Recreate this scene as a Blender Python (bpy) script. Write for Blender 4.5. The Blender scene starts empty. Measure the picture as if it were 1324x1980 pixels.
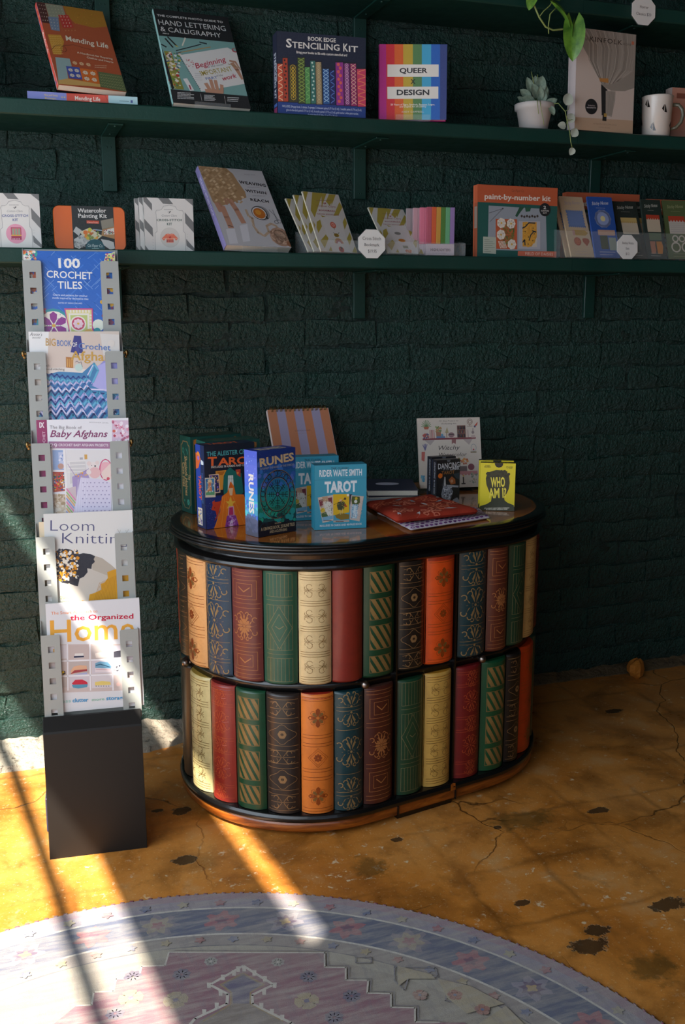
import bpy, bmesh, math, random
import numpy as np
from mathutils import Matrix, Vector
from math import sin, cos, pi, radians, hypot, atan2, sqrt
SC = bpy.context.scene
COL = SC.collection
random.seed(7)
# ---------------------------------------------------------------- camera
F_PX = 1925.0                      # focal length in pixels of the 1324x1980 frame
YAW, PITCH = radians(18.763), radians(11.367)
fwd = Vector((sin(YAW) * cos(PITCH), cos(YAW) * cos(PITCH), -sin(PITCH)))
rgt = Vector((cos(YAW), -sin(YAW), 0))
upv = rgt.cross(fwd)
cd = bpy.data.cameras.new('camera')
cd.sensor_fit = 'VERTICAL'; cd.sensor_height = 36.0; cd.lens = F_PX * 36.0 / 1980.0
cd.clip_start = 0.05
cam = bpy.data.objects.new('camera', cd); COL.objects.link(cam)
cam.matrix_world = Matrix(((rgt.x, upv.x, -fwd.x, 0), (rgt.y, upv.y, -fwd.y, -2.7308),
                           (rgt.z, upv.z, -fwd.z, 1.2), (0, 0, 0, 1)))
SC.camera = cam
# ---------------------------------------------------------------- world, sun, daylight, added fill lamps
W = bpy.data.worlds.new('sky'); SC.world = W; W.use_nodes = True
bg = W.node_tree.nodes['Background']
bg.inputs['Color'].default_value = (0.55, 0.72, 1.0, 1); bg.inputs['Strength'].default_value = 1.0
SUN_DIR = Vector((0.5155, 0.508, -1.0)).normalized()
sd = bpy.data.lights.new('sun', 'SUN'); sd.energy = 20.0; sd.angle = radians(0.6); sd.color = (1.0, 0.92, 0.80)
sun = bpy.data.objects.new('sun', sd); COL.objects.link(sun)
sun.rotation_mode = 'QUATERNION'; sun.rotation_quaternion = SUN_DIR.to_track_quat('-Z', 'Y'); sun.location = (-4, -3, 6)
def area(name, loc, direction, sx, sy, watts, color):
    l = bpy.data.lights.new(name, 'AREA'); l.shape = 'RECTANGLE'; l.size = sx; l.size_y = sy; l.energy = watts; l.color = color
    o = bpy.data.objects.new(name, l); COL.objects.link(o); o.location = loc
    o.rotation_mode = 'QUATERNION'; o.rotation_quaternion = Vector(direction).to_track_quat('-Z', 'Y')
    return o
area('window_daylight', (-1.30, -1.50, 1.35), (1, 0.12, -0.20), 2.1, 2.2, 50.0, (0.84, 0.93, 1.0))
area('floor_fill', (-0.98, -3.4, 1.5), (1, 0.30, -0.62), 1.6, 1.8, 20.0, (0.90, 0.95, 1.0))  # added fill lamp on the left, aimed down to brighten the foreground floor
area('front_fill', (0.2, -5.2, 1.9), (0.12, 1, -0.15), 2.6, 1.8, 3.0, (1.0, 0.90, 0.76))  # added weak warm fill lamp behind the camera, its source unseen
SC.view_settings.view_transform = 'Standard'; SC.view_settings.look = 'None'
SC.view_settings.exposure = 0.0; SC.view_settings.gamma = 1.0; SC.view_settings.use_curve_mapping = False
SC.cycles.max_bounces = 8; SC.cycles.diffuse_bounces = 4; SC.cycles.glossy_bounces = 4
SC.cycles.transmission_bounces = 6; SC.cycles.transparent_max_bounces = 10
SC.cycles.sample_clamp_indirect = 4.0; SC.cycles.caustics_reflective = False; SC.cycles.caustics_refractive = False
SC.cycles.use_denoising = True

# ---------------------------------------------------------------- helpers
def lin(c):
    if isinstance(c, (tuple, list)): return tuple(c[:3])
    h = c.lstrip('#')
    if len(h) == 3: h = ''.join(x * 2 for x in h)
    r = []
    for i in (0, 2, 4):
        v = int(h[i:i + 2], 16) / 255.0
        r.append(v / 12.92 if v <= 0.04045 else ((v + 0.055) / 1.055) ** 2.4)
    return tuple(r)

class NT:
    """small node-tree builder"""
    def __init__(s, name):
        s.m = bpy.data.materials.new(name); s.m.use_nodes = True; s.t = s.m.node_tree
        s.b = s.t.nodes['Principled BSDF']
    def n(s, typ, **kw):
        x = s.t.nodes.new('ShaderNode' + typ)
        for k, v in kw.items():
            if k.startswith('i_'):
                q = k[2:]; q = int(q) if q.isdigit() else q.replace('_', ' ')
                s.put(x.inputs[q], v)
            else: setattr(x, k, v)
        return x
    def put(s, sock, v):
        if isinstance(v, bpy.types.NodeSocket): s.t.links.new(v, sock)
        elif isinstance(v, bpy.types.Node): s.t.links.new(v.outputs[0], sock)
        else:
            if sock.type == 'RGBA' and isinstance(v, str): v = lin(v) + (1,)
            if sock.type == 'RGBA' and isinstance(v, tuple) and len(v) == 3: v = v + (1,)
            sock.default_value = v
    def set(s, **kw):
        for k, v in kw.items(): s.put(s.b.inputs[k.replace('_', ' ')], v)
    def mix(s, f, a, b, mode='MIX'):
        x = s.n('MixRGB', blend_type=mode); s.put(x.inputs[0], f); s.put(x.inputs[1], a); s.put(x.inputs[2], b); return x.outputs[0]
    def math(s, op, a, b=None, c=None):
        x = s.n('Math', operation=op); s.put(x.inputs[0], a)
        if b is not None: s.put(x.inputs[1], b)
        if c is not None: s.put(x.inputs[2], c)
        return x.outputs[0]
    def ramp(s, f, stops, interp='LINEAR'):
        x = s.n('ValToRGB'); s.put(x.inputs[0], f); cr = x.color_ramp; cr.interpolation = interp
        while len(cr.elements) < len(stops): cr.elements.new(0.5)
        for e, (p, c) in zip(cr.elements, stops):
            e.position = p; e.color = (lin(c) + (1,)) if isinstance(c, str) else ((c, c, c, 1) if isinstance(c, (int, float)) else tuple(c) + (1,))
        return x.outputs[0]
    def noise(s, scale, detail=4, rough=0.55, vec=None, dist=0.0):
        x = s.n('TexNoise'); x.inputs['Scale'].default_value = scale; x.inputs['Detail'].default_value = detail
        x.inputs['Roughness'].default_value = rough; x.inputs['Distortion'].default_value = dist
        if vec is not None: s.put(x.inputs['Vector'], vec)
        return x.outputs['Fac']
    def bump(s, h, strength=0.3, dist=0.01, prev=None):
        x = s.n('Bump'); s.put(x.inputs['Height'], h); x.inputs['Strength'].default_value = strength; x.inputs['Distance'].default_value = dist
        if prev is not None: s.put(x.inputs['Normal'], prev)
        return x.outputs[0]
    def coord(s, kind='Object'): return s.n('TexCoord').outputs[kind]
    def mapped(s, vec, scale=(1, 1, 1), loc=(0, 0, 0)):
        x = s.n('Mapping'); s.put(x.inputs['Vector'], vec); x.inputs['Scale'].default_value = scale; x.inputs['Location'].default_value = loc
        return x.outputs[0]

def plain(name, c, rough=0.5, metal=0.0, grain=0.0, gscale=60, bump=0.0, coat=0.0, spec=0.5):
    t = NT(name); co = t.coord()
    base = lin(c)
    if grain:
        f = t.noise(gscale, 4, 0.6, co)
        dark = tuple(x * (1 - grain) for x in base); light = tuple(min(1, x * (1 + grain)) for x in base)
        t.set(Base_Color=t.mix(f, dark, light))
    else: t.set(Base_Color=base + (1,))
    t.set(Roughness=rough, Metallic=metal, Coat_Weight=coat, Specular_IOR_Level=spec)
    if bump: t.set(Normal=t.bump(t.noise(gscale * 2, 5, 0.6, co), bump, 0.004))
    return t.m
def printed(name, rough=0.42, coat=0.0, fibre=0.06):
    t = NT(name); a = t.n('Attribute', attribute_name='ink').outputs['Color']
    f = t.noise(260, 3, 0.6, t.coord())
    t.set(Base_Color=t.mix(t.math('MULTIPLY', f, fibre), a, (0.5, 0.5, 0.5)), Roughness=rough, Coat_Weight=coat, Coat_Roughness=0.12)
    return t.m

class MB:
    def __init__(s): s.v = []; s.f = []; s.m = []; s.c = []; s.s = []; s.mi = 0; s.col = (0.5, 0.5, 0.5)
    def ink(s, c): s.col = lin(c); return s
    def add(s, vs, fs, smooth=False):
        o = len(s.v); s.v.extend(tuple(p) for p in vs)
        for f in fs: s.f.append([i + o for i in f]); s.m.append(s.mi); s.c.append(s.col); s.s.append(smooth)
        return s
    def box(s, a, b, e=0.0, M=None):
        x0, y0, z0 = a; x1, y1, z1 = b
        if e <= 0:
            vs = [(x0, y0, z0), (x1, y0, z0), (x1, y1, z0), (x0, y1, z0), (x0, y0, z1), (x1, y0, z1), (x1, y1, z1), (x0, y1, z1)]
            fs = [(0, 3, 2, 1), (4, 5, 6, 7), (0, 1, 5, 4), (1, 2, 6, 5), (2, 3, 7, 6), (3, 0, 4, 7)]
        else:
            vs = []; idx = {}
            for i in (0, 1):
                for j in (0, 1):
                    for k in (0, 1):
                        full = ((x0, x1)[i], (y0, y1)[j], (z0, z1)[k]); ins = (full[0] + e * (1 - 2 * i), full[1] + e * (1 - 2 * j), full[2] + e * (1 - 2 * k))
                        for ax in range(3):
                            p = list(ins); p[ax] = full[ax]; idx[(i, j, k, ax)] = len(vs); vs.append(tuple(p))
            g = lambda *q: idx[q]
            fs = [[g(0, 0, 0, 2), g(0, 1, 0, 2), g(1, 1, 0, 2), g(1, 0, 0, 2)], [g(0, 0, 1, 2), g(1, 0, 1, 2), g(1, 1, 1, 2), g(0, 1, 1, 2)],
                  [g(0, 0, 0, 1), g(1, 0, 0, 1), g(1, 0, 1, 1), g(0, 0, 1, 1)], [g(0, 1, 0, 1), g(0, 1, 1, 1), g(1, 1, 1, 1), g(1, 1, 0, 1)],
                  [g(0, 0, 0, 0), g(0, 0, 1, 0), g(0, 1, 1, 0), g(0, 1, 0, 0)], [g(1, 0, 0, 0), g(1, 1, 0, 0), g(1, 1, 1, 0), g(1, 0, 1, 0)]]
            for i in (0, 1):
                for j in (0, 1):
                    fs.append([g(i, j, 0, 0), g(i, j, 1, 0), g(i, j, 1, 1), g(i, j, 0, 1)])
                    fs.append([g(i, 0, j, 0), g(i, 1, j, 0), g(i, 1, j, 2), g(i, 0, j, 2)])
                    fs.append([g(0, i, j, 1), g(1, i, j, 1), g(1, i, j, 2), g(0, i, j, 2)])
                    for k in (0, 1): fs.append([g(i, j, k, 0), g(i, j, k, 1), g(i, j, k, 2)])
        if M is not None: vs = [tuple(M @ Vector(p)) for p in vs]
        return s.add(vs, fs)
    def tube(s, pts, r, n=8, closed=False):
        P = [Vector(p) for p in pts]; N = len(P); rings = []
        rr = r if isinstance(r, (list, tuple)) else [r] * N
        nrm = None
        for i in range(N):
            a = P[i - 1] if (i or closed) else P[i]; b = P[(i + 1) % N] if (i < N - 1 or closed) else P[i]
            t = (b - a).normalized()
            if nrm is None: nrm = t.orthogonal().normalized()
            nrm = (nrm - t * nrm.dot(t)); nrm = nrm.normalized() if nrm.length > 1e-9 else t.orthogonal().normalized()
            bi = t.cross(nrm)
            rings.append([P[i] + (nrm * cos(2 * pi * k / n) + bi * sin(2 * pi * k / n)) * rr[i] for k in range(n)])
        vs = [q for R in rings for q in R]; fs = []
        for i in range(N if closed else N - 1):
            j = (i + 1) % N
            for k in range(n): fs.append([i * n + k, i * n + (k + 1) % n, j * n + (k + 1) % n, j * n + k])
        if not closed: fs += [list(range(n))[::-1], [(N - 1) * n + k for k in range(n)]]
        return s.add(vs, fs, True)
    def lathe(s, prof, n=24, c=(0, 0, 0), arc=2 * pi):
        vs = []; m = len(prof)
        for k in range(n):
            a = arc * k / n
            for r, z in prof: vs.append((c[0] + r * cos(a), c[1] + r * sin(a), c[2] + z))
        fs = []
        for k in range(n):
            q = (k + 1) % n
            for i in range(m - 1): fs.append([k * m + i, q * m + i, q * m + i + 1, k * m + i + 1])
        return s.add(vs, fs, True)
    def ball(s, c, r, n=12, m=8, sc=(1, 1, 1)):
        prof = [(max(1e-5, r * sin(pi * i / m)), -r * cos(pi * i / m)) for i in range(m + 1)]
        o = len(s.v); s.lathe(prof, n)
        for i in range(o, len(s.v)):
            x, y, z = s.v[i]; s.v[i] = (c[0] + x * sc[0], c[1] + y * sc[1], c[2] + z * sc[2])
        return s
    def grid(s, nu, nv, fn, smooth=True):
        vs = [fn(i / nu, j / nv) for j in range(nv + 1) for i in range(nu + 1)]
        fs = [[j * (nu + 1) + i, j * (nu + 1) + i + 1, (j + 1) * (nu + 1) + i + 1, (j + 1) * (nu + 1) + i] for j in range(nv) for i in range(nu)]
        return s.add(vs, fs, smooth)
    def prism(s, poly, y0, y1):
        """polygon in xz extruded along y"""
        n = len(poly); vs = [(x, y0, z) for x, z in poly] + [(x, y1, z) for x, z in poly]
        fs = [list(range(n)), list(range(2 * n - 1, n - 1, -1))] + [[i, i + n, (i + 1) % n + n, (i + 1) % n] for i in range(n)]
        return s.add(vs, fs)
    def mesh(s, name, mats, fix=True):
        me = bpy.data.meshes.new(name); me.from_pydata(s.v, [], s.f)
        for m in (mats if isinstance(mats, (list, tuple)) else [mats]): me.materials.append(m)
        me.polygons.foreach_set('material_index', s.m); me.polygons.foreach_set('use_smooth', s.s)
        at = me.color_attributes.new('ink', 'FLOAT_COLOR', 'CORNER')
        n = np.array([len(f) for f in s.f]); c = np.ones((len(s.f), 4), 'f'); c[:, :3] = np.array(s.c).reshape(-1, 3)
        at.data.foreach_set('color', np.repeat(c, n, axis=0).ravel())
        if fix:
            bm = bmesh.new(); bm.from_mesh(me); bmesh.ops.recalc_face_normals(bm, faces=bm.faces); bm.to_mesh(me); bm.free()
        me.update(); return me
    def obj(s, name, mats, parent=None, label=None, fix=True):
        o = bpy.data.objects.new(name, s.mesh(name, mats, fix)); COL.objects.link(o)
        if parent is not None: o.parent = parent
        if label: o['label'] = label
        return o

def tag(o, label=None, cat=None, group=None, kind=None):
    if label: o['label'] = label
    if cat: o['category'] = cat
    if group: o['group'] = group
    if kind: o['kind'] = kind
    return o
def thing(name, label, cat, loc=(0, 0, 0), rot=(0, 0, 0), group=None):
    o = bpy.data.objects.new(name, None); COL.objects.link(o); o.location = loc; o.rotation_euler = rot
    o.empty_display_size = 0.05
    return tag(o, label, cat, group)
def copy_tree(o, parent=None):
    c = o.copy(); COL.objects.link(c); c.parent = parent
    for ch in [x for x in o.children]: copy_tree(ch, c)
    return c

# ---------------------------------------------------------------- flat print: polygons and lettering laid on a surface
_tc = {}
def text_shape(txt, b=0.0, sh=0.0, space=1.0):
    k = (txt, b, sh, space)
    if k not in _tc:
        cu = bpy.data.curves.new('lettering', 'FONT'); cu.body = txt; cu.resolution_u = 2; cu.offset = b; cu.shear = sh; cu.space_character = space
        ob = bpy.data.objects.new('lettering', cu); me = bpy.data.meshes.new_from_object(ob)
        v = [tuple(p.co[:2]) for p in me.vertices]; f = [list(p.vertices) for p in me.polygons]
        bpy.data.objects.remove(ob); bpy.data.curves.remove(cu); bpy.data.meshes.remove(me)
        _tc[k] = (v, f, min([p[0] for p in v] or [0]), max([p[0] for p in v] or [1]))
    return _tc[k]

def homography(src, dst):
    A = []
    for (x, y), (u, v) in zip(src, dst):
        A.append([x, y, 1, 0, 0, 0, -u * x, -u * y, -u]); A.append([0, 0, 0, x, y, 1, -v * x, -v * y, -v])
    return np.linalg.svd(np.array(A, float))[2][-1].reshape(3, 3)

class Art:
    """w x h metres; q = corners TL,TR,BR,BL of the surface in drafting units; fn maps (u,v,lift) to 3D"""
    def __init__(s, w, h, q=None, fn=None, lift=0.00025, step=0.000012):
        s.w, s.h = w, h; q = q or ((0, 0), (1, 0), (1, 1), (0, 1))
        s.Hm = homography(q, ((0, h), (w, h), (w, 0), (0, 0)))
        s.kx = w / hypot(q[1][0] - q[0][0], q[1][1] - q[0][1]); s.ky = h / hypot(q[3][0] - q[0][0], q[3][1] - q[0][1])
        s.fn = fn or (lambda u, v, l: (u - w / 2, -l, v)); s.l = lift; s.st = step; s.b = MB(); s.held = False; s.sub = None
    def uv(s, x, y):
        p = s.Hm @ np.array([x, y, 1.0]); return p[0] / p[2], p[1] / p[2]
    def raw(s, pts, c):
        if not s.held: s.l += s.st
        s.b.ink(c); s.b.add([s.fn(min(max(u, 0), s.w), min(max(v, 0), s.h), s.l) for u, v in pts], [list(range(len(pts)))]); return s
    def P(s, pts, c): return s.raw([s.uv(*p) for p in pts], c)
    def bg(s, c): return s.raw([(0, 0), (s.w, 0), (s.w, s.h), (0, s.h)], c)
    def R(s, x0, y0, x1, y1, c, n=1):
        u0, v0 = s.uv(x0, y0); u1, v1 = s.uv(x1, y1)
        if n == 1: return s.raw([(u0, v1), (u1, v1), (u1, v0), (u0, v0)], c)
        if not s.held: s.l += s.st
        s.b.ink(c); s.b.grid(n, 1, lambda a, b: s.fn(u0 + (u1 - u0) * a, v1 + (v0 - v1) * b, s.l)); return s
    def C(s, x, y, r, c, n=14, ry=None, a0=0.0):
        u, v = s.uv(x, y); k = s.kx; ry = (ry if ry is not None else r)
        ry = ry * (s.ky if ry != r else s.kx); r = r * k
        return s.raw([(u + r * cos(2 * pi * i / n + a0), v + ry * sin(2 * pi * i / n + a0)) for i in range(n)], c)
    def L(s, pts, wd, c, closed=False):
        Q = [s.uv(*p) for p in pts]; return s.Lu(Q, wd * s.kx, c, closed)
    def Lu(s, Q, wd, c, closed=False):
        if closed: Q = Q + [Q[0]]
        if s.sub:
            Z = [Q[0]]
            for a, b in zip(Q[:-1], Q[1:]):
                k = max(1, int(abs(b[0] - a[0]) / s.sub + .999)); Z += [(a[0] + (b[0] - a[0]) * i / k, a[1] + (b[1] - a[1]) * i / k) for i in range(1, k + 1)]
            Q = Z
        if not s.held: s.l += s.st
        s.b.ink(c); wd /= 2
        for (a, b), (p, q) in zip(Q[:-1], Q[1:]):
            d = hypot(p - a, q - b) or 1e-9; nx, ny = -(q - b) / d * wd, (p - a) / d * wd
            ex, ey = (p - a) / d * wd * 0.4, (q - b) / d * wd * 0.4
            cl = lambda u, v: s.fn(min(max(u, 0), s.w), min(max(v, 0), s.h), s.l)
            s.b.add([cl(a + nx - ex, b + ny - ey), cl(p + nx + ex, q + ny + ey), cl(p - nx + ex, q - ny + ey), cl(a - nx - ex, b - ny - ey)], [[0, 1, 2, 3]])
        return s
    def O(s, x, y, r, wd, c, n=24, ry=None, a0=0, a1=2 * pi):
        u, v = s.uv(x, y); k = s.kx; ry = (ry * s.ky) if ry is not None else r * k; r *= k
        return s.Lu([(u + r * cos(a0 + (a1 - a0) * i / n), v + ry * sin(a0 + (a1 - a0) * i / n)) for i in range(n + 1)], wd * k, c)
    def T(s, txt, x0, y0, x1, y1, cap, c, b=0.0, sh=0.0, space=1.0):
        v, f, xa, xb = text_shape(txt, b, sh, space)
        if not v: return s
        U0 = s.uv(x0, y0); U1 = s.uv(x1, y1); dx, dy = U1[0] - U0[0], U1[1] - U0[1]; L = hypot(dx, dy) or 1e-9
        dx /= L; dy /= L; cap *= s.ky if abs(dx) > abs(dy) else s.kx
        if not s.held: s.l += s.st
        s.b.ink(c); out = []
        for X, Y in v:
            a = (X - xa) / (xb - xa) * L; h = Y / 0.69 * cap
            out.append(s.fn(U0[0] + dx * a - dy * h, U0[1] + dy * a + dx * h, s.l))
        s.b.add(out, f); return s
    def lines(s, x0, y0, x1, y1, n, c, wd):
        """rows of tiny unreadable print: short dashes"""
        s.l += s.st; h0 = s.held; s.held = True
        for i in range(n):
            y = y0 + (y1 - y0) * (i / max(1, n - 1)); x = x0; e = x1 - random.uniform(0, (x1 - x0) * .25)
            while x < e:
                w = random.uniform(.06, .16) * (x1 - x0); s.L([(x, y), (min(x + w, e), y)], wd, c); x += w * 1.25
        s.held = h0; return s
    def hold(s, on=True):
        if on: s.l += s.st
        s.held = on; return s
    def flower(s, x, y, r, n, c, cc=None, pw=.42, a0=0.0):
        s.l += s.st; h0 = s.held; s.held = True
        u, v = s.uv(x, y); r *= s.kx
        for i in range(n):
            a = a0 + 2 * pi * i / n; ca, sa = cos(a), sin(a)
            s.raw([(u + ca * r * t - sa * r * q, v + sa * r * t + ca * r * q) for t, q in ((.1, 0), (.45, pw / 1.6), (.8, pw / 1.4), (1, 0), (.8, -pw / 1.4), (.45, -pw / 1.6))], c)
        s.held = h0
        if cc: s.raw([(u + cos(2 * pi * i / 10) * r * .22, v + sin(2 * pi * i / 10) * r * .22) for i in range(10)], cc)
        return s
    def scatter(s, n, x0, y0, x1, y1, cols, r0, r1, sides=5):
        s.l += s.st; h0 = s.held; s.held = True
        for i in range(n):
            s.l += s.st * .05
            s.C(random.uniform(x0, x1), random.uniform(y0, y1), random.uniform(r0, r1), random.choice(cols), sides, a0=random.uniform(0, 6))
        s.held = h0; s.l += s.st; return s
    def obj(s, name, mat, parent, label=None): return s.b.obj(name, mat, parent, label, fix=False)

def view(ox, oy, sc): return lambda pts: [(ox + x / sc, oy + y / sc) for x, y in pts]

# ---------------------------------------------------------------- materials
M = {}
M['print'] = printed('printed_paper', 0.42)
M['print_gloss'] = printed('glossy_print', 0.22, 0.15, 0.04)
M['print_matte'] = printed('matte_print', 0.62)
M['paper'] = plain('page_paper', '#d8cfbe', 0.8, grain=0.08, gscale=300)
M['card_white'] = plain('white_card', '#dedcd6', 0.5)
M['acrylic'] = None
t = NT('clear_acrylic'); t.set(Base_Color=(0.75, 0.8, 0.8, 1), Roughness=0.05, Alpha=0.06, Specular_IOR_Level=1.0, Coat_Weight=0.6); M['acrylic'] = t.m
M['black_easel'] = plain('black_wire', '#17181a', 0.4, 0.2)
M['brass'] = plain('aged_brass', '#8a6f45', 0.33, 1.0, grain=0.2, gscale=90)
M['pewter'] = plain('pewter', '#8b8078', 0.3, 1.0, grain=0.15, gscale=120)
M['rack_grey'] = plain('grey_enamelled_steel', '#9a9c97', 0.38, 0.0, grain=0.02, gscale=200)
M['rack_edge'] = plain('dark_blue_edge', '#2b2f45', 0.5)

def green_paint(name, rough, b1, b2, base='#123c34', alt='#0b2823', worn='#2a3a2c'):
    t = NT(name); co = t.coord()
    big = t.noise(2.2, 4, 0.6, co); mid = t.noise(14, 5, 0.65, co); fine = t.noise(70, 5, 0.7, co); vf = t.noise(210, 3, 0.6, co)
    c = t.mix(t.ramp(big, [(0.35, 0.0), (0.7, 1.0)]), base, alt)
    c = t.mix(t.math('MULTIPLY', t.ramp(t.noise(5, 5, 0.7, co), [(0.52, 0.0), (0.75, 1.0)]), 0.45), c, worn)
    t.set(Base_Color=c, Roughness=t.ramp(mid, [(0.3, rough - 0.07), (0.7, rough + 0.12)]), Specular_IOR_Level=(0.62 if b1 > .3 else .4))
    dr = t.ramp(t.noise(160, 2, 0.5, co), [(0.58, 0.0), (0.70, 1.0)])
    n = t.bump(mid, b1, 0.02); n = t.bump(fine, b2, 0.011, n); n = t.bump(vf, b2 * 0.6, 0.0025, n); n = t.bump(dr, b2 * 0.5, 0.006, n)
    t.set(Normal=n); return t.m
M['wall_paint'] = green_paint('painted_brick', 0.16, 0.8, 1.0, '#123c32', '#08241d', '#1a2f24')
M['shelf_paint'] = green_paint('painted_shelf', 0.42, 0.04, 0.05, '#143a31', '#103029', '#143a31')
M['plaster'] = plain('ceiling_plaster', '#57534b', 0.9)
M['dark_wall'] = plain('dark_side_wall', '#1c2a27', 0.8)
M['frame_dark'] = plain('window_frame', '#20201f', 0.5)

# floor: stained, worn concrete with ghost lines of former tiles
t = NT('stained_concrete'); co = t.coord()
n1 = t.noise(1.6, 6, 0.62, co, 0.4); n2 = t.noise(6.5, 6, 0.65, co, 0.3); n3 = t.noise(34, 5, 0.7, co); n4 = t.noise(150, 3, 0.6, co)
c = t.ramp(n1, [(0.30, '#8f531f'), (0.46, '#bb762e'), (0.58, '#c6853f'), (0.74, '#9b6633')])
c = t.mix(t.ramp(n2, [(0.38, 0.55), (0.52, 0.0), (1.0, 0.0)]), c, '#6b3f16')
c = t.mix(t.math('MULTIPLY', t.ramp(n2, [(0.56, 0.0), (0.70, 1.0)]), 0.6), c, '#c39a66')
fl = t.math('MULTIPLY', t.ramp(n3, [(0.60, 0.0), (0.66, 1.0)]), t.ramp(t.noise(3.1, 4, 0.6, co), [(0.40, 0.0), (0.58, 1.0)]))
c = t.mix(t.math('MULTIPLY', fl, 0.85), c, '#d9c6a2')
c = t.mix(t.math('MULTIPLY', t.ramp(n4, [(0.62, 0.0), (0.70, 1.0)]), 0.45), c, '#e0c896')
c = t.mix(t.math('MULTIPLY', t.ramp(t.noise(11, 4, 0.7, co), [(0.60, 0.0), (0.72, 1.0)]), 0.4), c, '#4b3a1d')
sx = t.n('SeparateXYZ', i_0=co)
def ghost(axis, off):
    w = t.math('MULTIPLY_ADD', t.math('SUBTRACT', n2, 0.5), 0.05, sx.outputs[axis])
    f = t.math('FRACT', t.math('MULTIPLY', t.math('ADD', w, 40.0 + off), 5.0))
    return t.math('ABSOLUTE', t.math('SUBTRACT', f, 0.5))
g = t.math('MAXIMUM', t.ramp(ghost(0, -0.07), [(0.44, 0.0), (0.5, 1.0)]), t.ramp(ghost(1, -0.045), [(0.45, 0.0), (0.5, 1.0)]))
g = t.math('MULTIPLY', g, t.ramp(t.noise(2.3, 3, 0.5, co), [(0.44, 0.0), (0.60, 1.0)]))
c = t.mix(t.math('MULTIPLY', g, 0.42), c, '#45290f')
# cracks
wv = t.n('VectorMath', operation='ADD'); t.put(wv.inputs[0], co)
nv = t.n('TexNoise'); t.put(nv.inputs['Vector'], co); nv.inputs['Scale'].default_value = 5.0; nv.inputs['Detail'].default_value = 5
sc_ = t.n('VectorMath', operation='SCALE'); t.put(sc_.inputs[0], nv.outputs['Color']); sc_.inputs['Scale'].default_value = 0.16
t.put(wv.inputs[1], sc_.outputs[0])
vo = t.n('TexVoronoi', feature='DISTANCE_TO_EDGE'); t.put(vo.inputs['Vector'], wv.outputs[0]); vo.inputs['Scale'].default_value = 1.5
crk = t.math('MULTIPLY', t.ramp(vo.outputs['Distance'], [(0.0, 1.0), (0.0042, 0.0)]), t.ramp(t.noise(1.7, 2, 0.5, co), [(0.47, 0.0), (0.55, 1.0)]))
c = t.mix(t.math('MULTIPLY', crk, 0.85), c, '#2c1c0c')
# individual pits and stains: (x, y, radius, stretch along x, colour, soft)
holes = None
dn = t.math('MULTIPLY', t.math('SUBTRACT', t.noise(28, 5, 0.75, co), 0.5), 2.3)
stain = None
for (hx, hy, r, ax, kind) in ((0.316, -0.700, 0.026, 0.8, 0), (0.349, -0.471, 0.026, 0.8, 0), (0.295, -0.453, 0.013, 0.6, 0), (1.004, -1.258, 0.034, 0.62, 0),
                              (1.239, -1.190, 0.030, 0.6, 0), (1.045, -1.215, 0.022, 0.6, 0), (1.709, -0.278, 0.02, 0.5, 0), (0.80, -0.77, 0.012, 0.6, 0), (0.953, -1.087, 0.014, 0.6, 0),
                              (1.047, -0.795, 0.011, 0.8, 0), (1.32, -0.80, 0.017, 0.5, 0), (1.081, -1.35, 0.05, 0.8, 1), (1.123, -0.782, 0.05, 0.5, 1),
                              (0.70, -0.86, 0.05, 1.2, 1), (0.97, -1.40, 0.015, 1.0, 0)):
    dx = t.math('MULTIPLY', t.math('SUBTRACT', sx.outputs[0], hx), ax); dy = t.math('SUBTRACT', sx.outputs[1], hy)
    d = t.math('SQRT', t.math('ADD', t.math('MULTIPLY', dx, dx), t.math('MULTIPLY', dy, dy)))
    d = t.math('SUBTRACT', 1.0, t.math('ADD', t.math('DIVIDE', d, r * (0.78 if kind == 0 else 1)), dn))
    if kind == 0: holes = d if holes is None else t.math('MAXIMUM', holes, d)
    else: stain = d if stain is None else t.math('MAXIMUM', stain, d)
hm = t.ramp(holes, [(0.0, 0.0), (0.12, 1.0)])
c = t.mix(t.math('MULTIPLY', t.ramp(stain, [(0.0, 0.0), (0.5, 1.0)]), 0.65), c, '#4a3a18')
c = t.mix(t.math('MULTIPLY', t.ramp(holes, [(0.0, 0.0), (0.02, 1.0), (0.12, 0.0)]), 0.5), c, '#b49a70')
c = t.mix(t.math('MULTIPLY', hm, 0.85), c, '#26221a')
nb = t.bump(n3, 0.25, 0.004); nb = t.bump(t.math('ADD', t.math('MULTIPLY', hm, -1.0), t.math('MULTIPLY', crk, -0.6)), 0.6, 0.004, nb)
t.set(Base_Color=c, Roughness=t.ramp(n2, [(0.3, 0.24), (0.7, 0.5)]), Normal=nb, Specular_IOR_Level=0.5)
M['floor'] = t.m

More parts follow.
